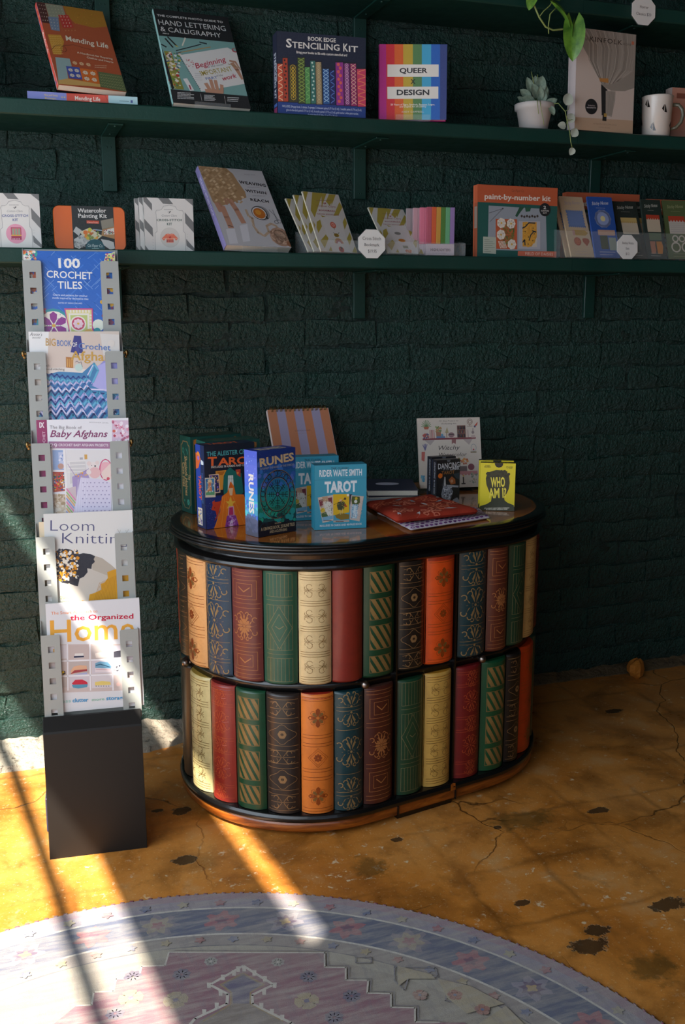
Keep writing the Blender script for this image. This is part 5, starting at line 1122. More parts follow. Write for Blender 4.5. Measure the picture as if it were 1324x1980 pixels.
# sticky note sets in cellophane
def note_art(k):
    def f(A):
        bgc = ('#c4ac8c', '#1f4a94', '#1b241f', '#1d2b24', '#4d5a34')[k]; A.bg(bgc); ink = ('#a89a9c', '#c9cbd0', '#a9a89c', '#b0b0a4', '#8c8c68')[k]
        A.T('Sticky Notes', .16, .14, .84, .12, .055, ink, .004, .35); A.lines(.3, .185, .7, .2, 1, ink, .008)
        if k == 0:
            A.hold(); A.R(.18, .24, .86, .50, '#6d83ae')
            for q in range(9): A.C(.18 + .085 * q, .24, .035, '#6d83ae', 8); A.C(.18 + .085 * q, .50, .035, '#6d83ae', 8)
            for q in range(6): A.C(.18, .265 + .045 * q, .035, '#6d83ae', 8); A.C(.86, .265 + .045 * q, .035, '#6d83ae', 8)
            A.hold(False); A.P([(.34, .56), (.80, .56), (.93, .60), (.80, .645), (.34, .645)], '#b08a34'); A.P([(.26, .56), (.36, .56), (.36, .645), (.26, .645)], '#b98a80'); A.hold(); A.R(.34, .585, .8, .59, '#96702a'); A.R(.34, .615, .8, .62, '#96702a'); A.hold(False)
            A.C(.40, .745, .155, '#9c4a2c', 16); A.C(.40, .745, .11, '#b5603c', 14); A.hold(); [A.C(.40 + .04 * a_, .745 + .02 * b_, .018, '#6a2c1c', 6) for a_ in (-1, 1) for b_ in (-1, 1)]; A.hold(False); A.P([(.62, .70), (.75, .685), (.90, .70), (.92, .745), (.77, .82), (.63, .75)], '#9c4a2c')
        elif k == 1:
            A.flower(.52, .36, .34, 10, '#8592b8', None, .75); A.C(.52, .36, .24, '#8592b8', 14); A.C(.52, .36, .10, '#cfc08a', 12)
            A.R(.24, .545, .93, .63, '#b5917c'); A.R(.30, .64, .60, .86, '#2f3c24'); A.R(.63, .67, .93, .88, '#8a9488'); A.hold(); [A.C(.30, .66 + .025 * q, .02, '#2f3c24', 6) for q in range(8)]; [A.C(.27 + .06 * q, .63, .022, '#b5917c', 6) for q in range(11)]; A.hold(False)
        elif k == 2:
            A.R(.22, .30, .88, .58, '#b9a890'); A.R(.22, .29, .88, .375, '#b59a5c'); A.hold(); [A.C(.25 + .086 * q, .37, .035, '#a8884c', 7) for q in range(8)]; A.hold(False); A.R(.25, .64, .85, .86, '#2c3a30')
        elif k == 3:
            A.R(.18, .28, .86, .55, '#b9a890'); A.R(.18, .26, .86, .32, '#a8381f'); A.hold(); [A.C(.22 + .12 * q, .325, .045, '#a8381f', 8) for q in range(6)]; A.hold(False); A.R(.22, .57, .84, .69, '#4c5f40'); A.P([(.22, .71), (.50, .71), (.47, .78), (.50, .85), (.45, .92), (.25, .92)], '#a86a4c'); A.P([(.54, .71), (.82, .71), (.87, .80), (.80, .92), (.56, .92)], '#b5701c')
        else:
            A.R(.16, .29, .82, .57, '#b9b0a4'); A.R(.16, .27, .82, .34, '#a8381f'); A.hold(); [A.C(.2 + .12 * q, .345, .045, '#a8381f', 8) for q in range(6)]; [A.R(.2, .39 + .035 * q, .8, .393 + .035 * q, '#8a8a90') for q in range(5)]; A.hold(False)
            for x in (.35, .62, .88): A.O(x, .655, .11, .05, '#c2b9a8', 12)
            for x in (.34, .76): A.O(x, .80, .17, .055, '#c2b9a8', 14)
        A.lines(.2, .91, .85, .955, 2, ink, .012)
    return f
NB = ('cream sticky note set with a blue scalloped square and a button, first on the left', 'royal blue sticky note set with a pale blue flower', 'black sticky note set half hidden by its octagonal tag', 'dark green sticky note set with a red scalloped notepad', 'olive green sticky note set with red-topped pad, at the right edge')
PS = ((1.5882, -0.1846, 6.6, 21.9, 0.0817, 0.1860), (1.6704, -0.1842, 1.1, 18.9, 0.0834, 0.1837), (1.7605, -0.1846, -2.9, 25.0, 0.0799, 0.1831), (1.8377, -0.1845, -1.1, 17.4, 0.0667, 0.1800), (1.9217, -0.1843, -2.8, 17.8, 0.0827, 0.1808))
for k, p in enumerate(PS):
    carton('sticky_note_set', NB[k], 'sticky notes', p, ZL + .0025, L_FIT + .003, .006, None, note_art(k), body=('#c4ac8c', '#1f4a94', '#1b241f', '#1d2b24', '#4d5a34')[k], mat='print_gloss', rad=.0006)
carton('sticky_note_set', 'cream sticky note set tucked behind the first one, only its left edge showing', 'sticky notes', (1.580, -.168, 8, 23, .08, .180), ZL + .0025, L_FIT + .003, .005, None, note_art(0), body='#c4ac8c', mat='print_gloss')
carton('sticky_note_set', 'near-black sticky note set between the black and the dark green sets, mostly hidden', 'sticky notes', (1.803, -.166, -2, 21, .07, .180), ZL + .0025, L_FIT + .003, .005, None, note_art(2), body='#14201f', mat='print_gloss')
holder('long clear acrylic holder of the sticky note sets', 1.500, 2.02, -.204, -.095, .075, .09, ZL, grp='clear acrylic holders')

# ---------------------------------------------------------------- on the cabinet top (z = 0.70)
ZC = 0.7004
M['box_satin'] = printed('satin_print', 0.36, 0.0, 0.03)
def a_runes(A):
    A.bg('#173a7c'); r = random.Random(2); s = 5.296
    N = 12
    for k in range(N):
        t_ = k / (N - 1); cols = ['#12307c', '#16408c', '#174c92', '#175c98', '#16689a', '#157a96', '#158a8e', '#138a80', '#107468', '#0d4c50', '#0a2a3a', '#0b1426']
        A.R(.0 + 780, 262 + 78 * k, 1180, 262 + 78 * (k + 1) + 2, cols[k]) if 0 else A.P([(776, 290 + 73 * k), (1178, 232 + 73 * k), (1178, 232 + 73 * (k + 1) + 3), (780, 290 + 73 * (k + 1) + 3)], cols[k])
    A.scatter(26, 790, 380, 1160, 640, ['#2a5cae', '#2f6cc0', '#4a6ac0'], 12, 30, 9); A.scatter(30, 800, 880, 1170, 990, ['#18a088', '#1a9a9c', '#14806c'], 14, 30, 9); A.scatter(40, 790, 1010, 1175, 1060, ['#0c1c28', '#0a141f'], 14, 26, 8); A.scatter(40, 795, 280, 1165, 950, ['#cfe0f4'], .8, 2.2, 5)
    A.T('RUNES', 806, 436, 1160, 368, 80, '#c9b28a', .035); A.T('INTERPRET THE MAGIC OF THE SYMBOLS', 806, 472, 1160, 420, 20, '#8a93a8', .02)
    c_ = '#1c1d2a'; cx, cy = 987, 720; Ry = 250; K = A.ky / A.kx
    A.O(cx, cy, 178, 7, c_, 40, ry=250); A.O(cx, cy, 128, 7, c_, 36, ry=180); A.O(cx, cy, 182, 3, '#8a7560', 40, ry=255); A.O(cx, cy, 122, 3, '#8a7560', 36, ry=172)
    A.hold()
    for k in range(26):
        a = 2 * pi * k / 26; A.O(cx + 153 * cos(a), cy + 215 * sin(a), 22, 5, c_ if k % 3 else '#6a5a50', 8, a0=a, a1=a + 4.5)
    for k in range(8):
        a = pi / 4 * k; ca, sa = cos(a), sin(a) * 1.4; A.L([(cx + 16 * ca, cy + 16 * sa), (cx + 104 * ca, cy + 104 * sa)], 6, c_)
        for q in (.45, .62, .8):
            m = 104 * q; px, py = -sin(a) * 20, cos(a) * 26
            if k % 2 == 0 or q > .5: A.L([(cx + m * ca - px, cy + m * sa - py), (cx + m * ca + px, cy + m * sa + py)], 5, c_)
        for sg in (-1, 1):
            if k % 3 != 1: A.L([(cx + 88 * ca - sin(a) * 20 * sg, cy + 88 * sa + cos(a) * 26 * sg), (cx + 104 * ca - sin(a) * 20 * sg, cy + 104 * sa + cos(a) * 26 * sg)], 5, c_)
    A.hold(False); A.C(cx, cy, 18, c_, 12); A.C(cx, cy, 11, '#5a6a9c', 10)
    A.T('INCLUDES:', 955, 1026, 1022, 1014, 13, '#b9a888', .02); A.T('A 128-PAGE BOOK, 25 RUNE TILES', 812, 1098, 1160, 1040, 32, '#c2b08c', .02); A.T('AND A CLOTH BAG', 900, 1120, 1080, 1092, 27, '#c2b08c', .02)
def s_runes(A):
    A.bg('#5468c8')  # daylight on this side is painted in: brighter tones than the front print
    for k, c_ in enumerate(['#4a5cc4', '#5468c8', '#5c6ccc', '#5a6cd0', '#4c6ad0', '#3f78d0', '#3a90cc', '#40aec8', '#4a9ab8', '#58688c', '#4c5268', '#4a4c5c']): A.R(0, k / 12, 1, (k + 1) / 12 + .005, c_)
    A.scatter(18, .1, .05, .9, .35, ['#aebcf0', '#8c9ce8'], .01, .05, 8); A.scatter(24, .0, .60, 1, .78, ['#58c8d0', '#6a8ce0', '#4a70c8'], .05, .14, 8); A.scatter(40, 0, .80, 1, .95, ['#4a4f68', '#565a74'], .06, .14, 8)
    A.T('RUNES', .34, .275, .34, .735, .36, '#e0d8d0', .035)
RUN = carton('rune_set_box', 'blue starry box with a round rune compass, nearest the cabinet rim', 'box', (0.5752, -0.5748, 22.8, 0, 0.1091, 0.1962), ZC, .70, .048, ((778, 280), (1176, 235), (1176, 1095), (786, 1165)), a_runes, s_runes, body='#12205c', mat='box_satin',
             topart=lambda A: (A.bg('#1a2c8c'), A.T('RUNES', .15, .8, .85, .8, .6, '#c9b890', .035)))
def a_rws(A):
    A.bg('#2f8ca6'); w = '#cdd6dc'
    A.T('THE CLASSIC', 510, 496, 858, 486, 40, '#153a4c', .015); A.T('RIDER WAITE SMITH', 284, 640, 1112, 608, 125, w, .02); A.T('TAROT', 385, 948, 1015, 918, 200, w, .045)
    A.L([(192, 708), (1200, 655)], 5, '#1c6c84')
    A.P([(250, 1050), (548, 996), (552, 1500), (340, 1550)], '#b9aca0'); A.P([(270, 1100), (350, 1080), (350, 1200), (290, 1230)], '#6a2c38'); A.P([(440, 1060), (530, 1040), (535, 1180), (470, 1160)], '#6a2c38'); A.P([(330, 1040), (440, 1025), (460, 1120), (350, 1130)], '#a88a70'); A.P([(365, 1130), (500, 1130), (530, 1400), (420, 1420), (380, 1240)], '#c2c4bc'); A.C(345, 1300, 48, '#b9a02c', 12); A.P([(310, 1370), (400, 1330), (460, 1430), (330, 1440)], '#3a5a34'); A.P([(335, 1440), (540, 1400), (545, 1470), (340, 1520)], '#6a9cb8'); A.scatter(60, 290, 1080, 530, 1400, ['#5a4a40', '#c9c0a8', '#8a7a68', '#3a4a38'], 5, 12, 5); A.lines(360, 1500, 530, 1470, 1, '#4a3a40', 14)
    A.P([(548, 985), (862, 975), (862, 1500), (550, 1535)], '#c9a41a'); A.P([(550, 1400), (862, 1340), (862, 1500), (550, 1520)], '#3a8ca8'); A.P([(580, 1400), (700, 1350), (862, 1380), (858, 1470), (700, 1490), (610, 1450)], '#7a6420'); A.C(695, 1105, 28, '#c9a080', 10)
    A.P([(640, 1140), (760, 1120), (800, 1190), (760, 1260), (720, 1300), (640, 1290), (620, 1200)], '#34402a'); A.P([(760, 1170), (830, 1220), (790, 1235)], '#a8301c'); A.L([(560, 1190), (690, 1130), (790, 1060)], 7, '#2a2018'); A.C(780, 1070, 26, '#4a3a20', 8); A.L([(680, 1290), (690, 1380)], 12, '#c2b07c'); A.L([(730, 1270), (720, 1370)], 12, '#c2b07c'); A.scatter(26, 640, 1130, 770, 1290, ['#8a8a3c', '#1c2818', '#b09a3c'], 5, 10, 5); A.C(838, 1000, 26, '#d9d4b8', 10); A.P([(550, 1505), (862, 1490), (862, 1525), (550, 1540)], '#a89c90'); A.lines(600, 1520, 780, 1512, 1, '#4a3a40', 12)
    A.P([(866, 980), (920, 985), (905, 1120), (868, 1200)], '#18243c'); A.P([(905, 1000), (1148, 1022), (1065, 1520), (872, 1480), (880, 1200)], '#b3a8a0'); A.P([(920, 1020), (1070, 1030), (1075, 1140), (1040, 1190), (920, 1180), (905, 1100)], '#3c5024'); A.C(1000, 1065, 28, '#b5a02c', 10); A.C(990, 1125, 32, '#c2c8c4', 10); A.P([(930, 1180), (1030, 1180), (1020, 1400), (1010, 1460), (900, 1450), (900, 1300)], '#8ab0c4'); A.P([(960, 1200), (1000, 1200), (990, 1440), (930, 1440)], '#b4c8d0'); A.scatter(50, 900, 1180, 1040, 1450, ['#6a90b0', '#c8d4d8', '#4a6a84'], 6, 14, 5); A.scatter(24, 1050, 1050, 1120, 1450, ['#a88a88', '#c9bcb0'], 5, 9, 5)
    A.T('INCLUDES 78 CARDS AND 48-PAGE BOOK', 284, 1628, 1112, 1585, 38, w, .02)
QR = ((188, 424), (1205, 384), (1198, 1645), (185, 1695))
def s_rws(A): A.bg('#2c9ab8')
carton('tarot_deck_box', 'turquoise tarot box with three fanned cards, standing right of the rune box in full view', 'box', (0.7296, -0.5695, -6.0, 0, 0.1239, 0.1530), ZC, .70, .04, QR, a_rws, s_rws, body='#2c86a0', mat='box_satin')
carton('tarot_deck_box', 'second turquoise tarot box half hidden behind the rune box', 'box', (0.7016, -0.4492, -4.0, 0, 0.1239, 0.1572), ZC, .70, .04, QR, a_rws, s_rws, body='#2c7c90', mat='box_satin')
def a_crow(A):
    A.bg('#101726'); A.P([(245, 740), (830, 700), (835, 1050), (262, 1085)], '#16286c')
    A.scatter(70, 255, 770, 400, 1070, ['#5a78c8', '#8aa4e0'], 1, 3, 5)
    A.T('THE ALEISTER CROWLEY', 270, 330, 830, 290, 46, '#4aa0a4', .015); A.T('T', 280, 425, 372, 420, 85, '#d9602a', .03); A.T('AROT', 385, 420, 770, 396, 72, '#d9602a', .03); A.T('INCLUDES 78 CARDS AND 128-PAGE BOOK', 315, 450, 810, 418, 20, '#cfc8c0', .02)
    A.P([(465, 480), (505, 440), (545, 475), (620, 500), (640, 700), (590, 740), (440, 720), (430, 560)], '#17645c'); A.P([(485, 525), (535, 522), (545, 700), (480, 700)], '#c9d0cc'); A.hold(); A.R(498, 525, 502, 700, '#3a7a74'); A.R(518, 525, 522, 700, '#3a7a74'); A.L([(485, 560), (536, 560)], 3, '#3a7a74'); A.hold(False)
    A.P([(358, 480), (468, 470), (440, 530), (430, 670), (395, 672), (360, 560)], '#c98a30'); A.P([(370, 488), (455, 480), (430, 520), (400, 520)], '#a8641c')
    A.P([(288, 516), (390, 510), (405, 700), (330, 712)], '#d4b8a0'); A.P([(296, 524), (384, 520), (396, 692), (340, 700)], '#2a2a5c'); A.scatter(24, 305, 530, 385, 690, ['#c9b03c', '#d9a070', '#8a6ac0'], 4, 9, 6)
    A.P([(248, 550), (350, 546), (355, 748), (250, 752)], '#cfc8b4'); A.P([(254, 560), (342, 556), (346, 725), (256, 728)], '#4a86b0'); A.C(296, 590, 24, '#d8c8a0', 12); A.P([(285, 595), (310, 595), (320, 690), (275, 690)], '#c9825a'); A.P([(256, 690), (346, 686), (346, 725), (256, 728)], '#5a9a70'); A.scatter(20, 260, 570, 340, 710, ['#b9d0d8', '#e0c8a0', '#2a5a90'], 4, 9, 6)
    A.P([(560, 465), (610, 460), (610, 540), (575, 520)], '#b8402c'); A.C(582, 500, 12, '#d9803c', 8)
    A.P([(475, 700), (510, 585), (545, 640), (560, 720), (640, 720), (700, 860), (700, 1065), (335, 1075), (400, 900), (420, 740)], '#d9701a'); A.P([(505, 590), (490, 650), (530, 650)], '#c85a18'); A.P([(490, 655), (535, 652), (525, 730), (500, 730)], '#d8b890')
    A.P([(505, 740), (520, 790), (560, 790), (528, 820), (545, 870), (508, 840), (470, 868), (488, 820), (455, 792), (494, 790)], '#e0b43c')
    A.P([(320, 800), (345, 780), (350, 800), (400, 790), (420, 770), (415, 830), (395, 870), (370, 960), (340, 1000), (365, 940), (352, 890), (310, 880), (325, 830)], '#b5381c'); A.C(345, 858, 5, '#2a0c0c', 6)
    A.hold(); [A.L([(430 + 20 * k, 740), (350 + 60 * k, 1065)], 3, '#e8a040') for k in range(6)]; A.hold(False)
    A.P([(488, 845), (538, 840), (548, 940), (480, 945)], '#cf9ab0'); A.P([(494, 855), (530, 850), (536, 930), (490, 935)], '#b52c60'); A.P([(470, 940), (560, 935), (590, 1055), (450, 1060)], '#8a3a8c'); A.P([(500, 985), (530, 985), (530, 1050), (500, 1052)], '#d8c8d8'); A.scatter(30, 465, 950, 580, 1050, ['#b070b8', '#5a2070', '#d09ad0'], 5, 10, 6)
def s_crow(A):
    A.R(0, 0, 1, 1, '#16244c'); A.R(0, 0, .55, .9, '#1f3c94'); A.C(.30, .13, .20, '#d9802c', 14); A.P([(0, .1), (.6, .16), (.3, .28), (0, .3)], '#c9602c'); A.C(.32, .16, .12, '#8a6ac0', 10); A.P([(.6, .17), (.9, .19), (.9, .23), (.6, .23)], '#c9d4dc')
    A.T('THE ALEISTER CROWLEY', .62, .33, .62, .70, .16, '#3a6ca8', .01); A.T('TAROT', .30, .36, .30, .66, .28, '#c8502c', .03); A.P([(.12, .76), (.62, .76), (.62, .97), (.12, .97)], '#d4c8b0'); A.scatter(26, .2, .78, .55, .95, ['#3a5a9c', '#c9a040', '#8a6a9c', '#2a3a6c'], .03, .07, 6)
carton('tarot_deck_box', 'dark blue and orange tarot box showing a robed figure and a red bull', 'box', (0.4933, -0.4581, 14.3, 0, 0.1311, 0.1976), ZC, .70, .046, ((242, 222), (752, 185), (763, 1017), (256, 1085)), a_crow, s_crow, body='#121a38', mat='box_satin',
       topart=lambda A: (A.bg('#16203c'), A.T('TAROT', .12, .75, .75, .75, .5, '#d9602a', .03)))
def a_sher(A):
    A.bg('#114840'); frame_ = [(.06, .04), (.94, .04), (.94, .96), (.06, .96)]; A.L(frame_, .012, '#8a6a40', True); A.C(.12, .07, .06, '#b5702c', 8); A.C(.88, .07, .06, '#b5702c', 8); A.T('Case Files', .2, .4, .8, .4, .1, '#c9a060', .01)
def s_sher(A):
    A.bg('#14574e'); g_ = '#a88a58'
    A.L([(.30, .07), (.70, .07), (.78, .11), (.88, .12), (.88, .88), (.78, .9), (.70, .94), (.30, .94), (.22, .9), (.12, .88), (.12, .12), (.22, .11)], .035, g_, True); A.O(.30, .19, .09, .03, '#4ab0a0', 10); A.L([(.34, .22), (.42, .25)], .03, '#4ab0a0'); A.L([(.55, .16), (.66, .19), (.7, .23)], .035, '#4ab0a0')
    A.T('The', .70, .49, .70, .56, .22, '#d4c08c', .01); A.T('Sherlock Holmes', .40, .26, .40, .78, .26, '#d4c08c', .01); A.T('Case Files', .12 + .06, .35, .18, .67, .24, '#d4c08c', .01); A.C(.3, .85, .05, '#4ab0a0', 6); A.flower(.66, .86, .13, 6, '#4ab0a0', None, .5)
def t_sher(A): A.bg('#11453c'); A.O(.5, .5, .40, .010, '#7a6a48', 30, ry=.30); A.O(.5, .5, .36, .006, '#7a6a48', 30, ry=.22); A.lines(.2, .4, .8, .6, 2, '#7a6a48', .02)
carton('mystery_game_box', 'teal case-files game box at the far left of the cabinet top, its gold-lettered spine showing', 'box', (0.5000, -0.2700, 14, 0, 0.1400, 0.1955), ZC, .70, .064, None, a_sher, s_sher, body='#11483f', mat='box_satin', topart=t_sher)
carton('mystery_game_box', 'second teal case-files game box right behind the robed figure tarot box', 'box', (0.5180, -0.3830, 9, 0, 0.1400, 0.1955), ZC, .70, .064, None, a_sher, s_sher, body='#11483f', mat='box_satin', topart=t_sher)

# striped flip-over notebook on its easel-like fold
P_N = (0.7988, -0.1250, 2.1, 30.0, 0.1822, 0.2560)
def a_note(A):
    for k in range(7): A.P([(612 + 58 * k - 1, 90), (612 + 58 * (k + 1) + 1, 90), (612 + 58 * (k + 1) + 118, 640), (612 + 58 * k + 116, 640)], '#c9805a' if k % 2 == 0 else '#a79cb8')
    A.T('QUESTION, MONEY', 800, 243, 905, 241, 9, '#7a5a58', .0); A.lines(790, 255, 900, 262, 1, '#a87a68', 1.4)
nb = thing('spiral_notebook', 'peach and lilac striped spiral notebook propped up at the back of the cabinet top', 'notebook'); orient(nb, P_N[0], P_N[1], ZC + .0065, radians(P_N[2]), radians(P_N[3]))
w, h = P_N[4], P_N[5]
MB().box((-w / 2, .001, .001), (w / 2, .010, h), 0).obj('pages', M['paper'], nb); MB().ink('#cfc4cc').box((-w / 2 - .001, 0, 0), (w / 2 + .001, .001, h), 0).box((-w / 2 - .001, .010, 0), (w / 2 + .001, .0113, h), 0).obj('cover', M['print'], nb)
A = Art(w, h, ((612, 98), (1018, 88), (1127, 628), (730, 638))); a_note(A); A.obj('cover_print', M['print'], nb)
for k in range(13):
    x = -w / 2 + .012 + (w - .024) * k / 12; m = MB(); m.tube([(x, .0055 + .0095 * cos(a), h + .001 + .0095 * sin(a)) for a in [2 * pi * q / 14 for q in range(14)]], .0011, 5, True); m.tube([(x + .0035, .0055 + .0095 * cos(a), h + .001 + .0095 * sin(a)) for a in [2 * pi * q / 14 for q in range(14)]], .0011, 5, True); m.obj('ring', M['brass'], nb, 'brass wire ring')
es = thing('book_easel', 'dark wire easel behind the striped notebook', 'stand', (.80, -.125, ZC), (0, 0, radians(2.1)))
m = MB()
for s_ in (-.04, .04): m.tube([(s_, -.006, .014), (s_, -.006, .002), (s_, .085, .002), (s_, .0985, .145)], .0016, 6)
m.tube([(-.04, .085, .002), (.04, .085, .002)], .0016, 6); m.obj('frame', M['black_easel'], es)

# two navy spiral books lying on top of each other
for i, (x, y, z, yw, lab) in enumerate(((.985, -.205, ZC, -8, 'navy spiral notebook at the bottom of the pair lying by the turquoise tarot box'), (.993, -.213, ZC + .0172, -17, 'navy spiral notebook with a silver oval, top of the pair lying on the cabinet'))):
    b = thing('spiral_notebook', lab, 'notebook', (x, y, z), (0, 0, radians(yw))); W_, H_ = .135, .176
    MB().box((-W_ / 2 + .002, -H_ / 2, .0015), (W_ / 2, H_ / 2, .0148)).obj('pages', M['paper'], b)
    MB().ink('#25253f').box((-W_ / 2, -H_ / 2 - .002, 0), (W_ / 2 + .002, H_ / 2 + .002, .0016), .0004).box((-W_ / 2, -H_ / 2 - .002, .0150), (W_ / 2 + .002, H_ / 2 + .002, .0166), .0004).obj('cover', M['print'], b)
    A = Art(W_, H_, fn=lambda u, v, l: (u - W_ / 2, v - H_ / 2, .0166 + l)); A.C(.45, .45, .24, '#b4b4c4', 24, ry=.13); A.obj('cover_print', M['print_matte'], b)
    for k in range(16):
        y_ = -H_ / 2 + .008 + (H_ - .016) * k / 15; m = MB(); m.tube([(-W_ / 2 + .002 + .0075 * cos(a), y_, .0083 + .0080 * sin(a)) for a in [2 * pi * q / 12 for q in range(12)]], .0008, 4, True); m.obj('ring', M['brass'], b)

# folded cloth pouches: a quilted pillow shape mapped onto a quad outline
t = NT('printed_cotton'); a_ = t.n('Attribute', attribute_name='ink').outputs['Color']; co = t.coord(); n_ = t.noise(420, 2, .5, co)
t.set(Base_Color=t.mix(t.math('MULTIPLY', n_, .04), a_, (.6, .55, .5)), Roughness=.85, Specular_IOR_Level=.2, Normal=t.bump(t.noise(55, 4, .6, co), .25, .004)); M['cotton'] = t.m
def pouch(name, label, corners_, z, th, base, art, seed, hem=None, under=None):
    o = thing(name, label, 'pouch', (corners_[0][0], corners_[0][1], z)); cx, cy = corners_[0]
    def F(u, v, l=0.0, top=True):
        a, b = u, v; p = [corners_[0][k] * (1 - a) * (1 - b) + corners_[1][k] * a * (1 - b) + corners_[2][k] * a * b + corners_[3][k] * (1 - a) * b for k in (0, 1)]
        e = min(1.0, 7 * min(a, 1 - a, b, 1 - b)); e = sqrt(max(0, 1 - (1 - e) ** 2))
        w_ = mn.noise(Vector((p[0] * 26 + seed, p[1] * 26, 0))) * .0028 + mn.noise(Vector((p[0] * 70, p[1] * 70 + seed, 0))) * .0010
        eg = .004 * mn.noise(Vector((a * 6 + seed, b * 6, 4)))
        zz = th * .5 + th * .5 * e + w_ * e if top else th * .5 - th * .48 * e
        return (p[0] - cx + eg, p[1] - cy + eg, zz + l)
    m = MB().ink(base); n = 40
    m.grid(n, n, lambda a, b: F(a, b)); m.grid(n, n, lambda a, b: F(a, b, 0, False)); m.obj('cloth', M['cotton'], o)
    A = Art(1.0, 1.0, fn=lambda u, v, l: F(u, v, l), lift=.0005, step=.000006); A.sub = .05; art(A); A.obj('fabric_print', M['cotton'], o); return o
def cr(*p): return [(x, y) for x, y in p]
def art_blue(A):
    r = random.Random(1); A.hold()
    for k in range(60): x, y = r.uniform(.05, .9), r.uniform(.05, .95); A.L([(x, y), (x + r.uniform(.05, .12), y + r.uniform(-.02, .02))], .008, r.choice(['#a8b8c4', '#8fa4b4', '#c2ccd2']))
    A.hold(False)
pouch('zip_pouch', 'pale blue streaked cloth pouch beneath the rust floral pouch', cr((.872, -.432), (1.035, -.392), (1.060, -.312), (.880, -.262)), ZC, .012, '#a4b4be', art_blue, 3)
def art_purple(A):
    r = random.Random(5); A.hold()
    for j in range(15):
        for i in range(17):
            x, y = (i + .5 + .5 * (j % 2)) / 17.5, (j + .5) / 15; s_ = .027
            if .02 < x < .98: A.raw([(x + s_ * cos(q * pi / 3 + .4) * r.uniform(.75, 1.1), y + s_ * sin(q * pi / 3 + .4) * r.uniform(.75, 1.1)) for q in range(6)], r.choice(['#6a3474', '#7c4488', '#5c2c68']))
    A.hold(False)
pouch('zip_pouch', 'white and purple spotted cloth pouch at the bottom, edge showing under the floral one', cr((.872, -.655), (1.112, -.585), (1.138, -.462), (.868, -.440)), ZC, .011, '#c9c0c8', art_purple, 9)
def art_red(A):
    r = random.Random(8)
    for x, y, n, c_, rr_ in ((.36, .38, 7, '#cc7258', .17), (.72, .30, 6, '#c4603f', .16), (.18, .75, 6, '#cc7258', .13), (.60, .72, 8, '#cc6c4c', .17), (.88, .65, 5, '#cc7258', .13), (.10, .30, 5, '#c4603f', .13), (.45, .92, 5, '#cc7258', .12)):
        A.hold()
        for k in range(n):
            a = 2 * pi * k / n + r.uniform(-.2, .2); pts = [(x + cos(a + .25 * sin(q * 3)) * rr_ * q, y + sin(a + .25 * sin(q * 3)) * rr_ * q) for q in (.1, .4, .7, 1)]
            A.L(pts, .020, c_); A.O(x + cos(a) * rr_ * .7, y + sin(a) * rr_ * .7, rr_ * .26, .012, c_, 8)
        A.hold(False)
    for x, y in ((.22, .52), (.55, .55), (.80, .48), (.40, .18), (.92, .25), (.70, .90), (.08, .90), (.28, .95), (.50, .36)):
        a = r.uniform(0, 3); A.hold(); A.raw([(x + cos(a + q) * .07 * (1 if q in (0, pi) else .35), 1 - y + sin(a + q) * .07 * (1 if q in (0, pi) else .35)) for q in (0, .8, pi - .8, pi, pi + .8, 2 * pi - .8)], r.choice(['#a8a4a8', '#b9b4b0', '#8e98a0'])); A.hold(False)
pouch('zip_pouch', 'rust red floral cloth pouch lying on top of the other two pouches', cr((.846, -.628), (1.078, -.590), (1.046, -.378), (.848, -.412)), ZC + .0125, .023, '#96280f', art_red, 5)

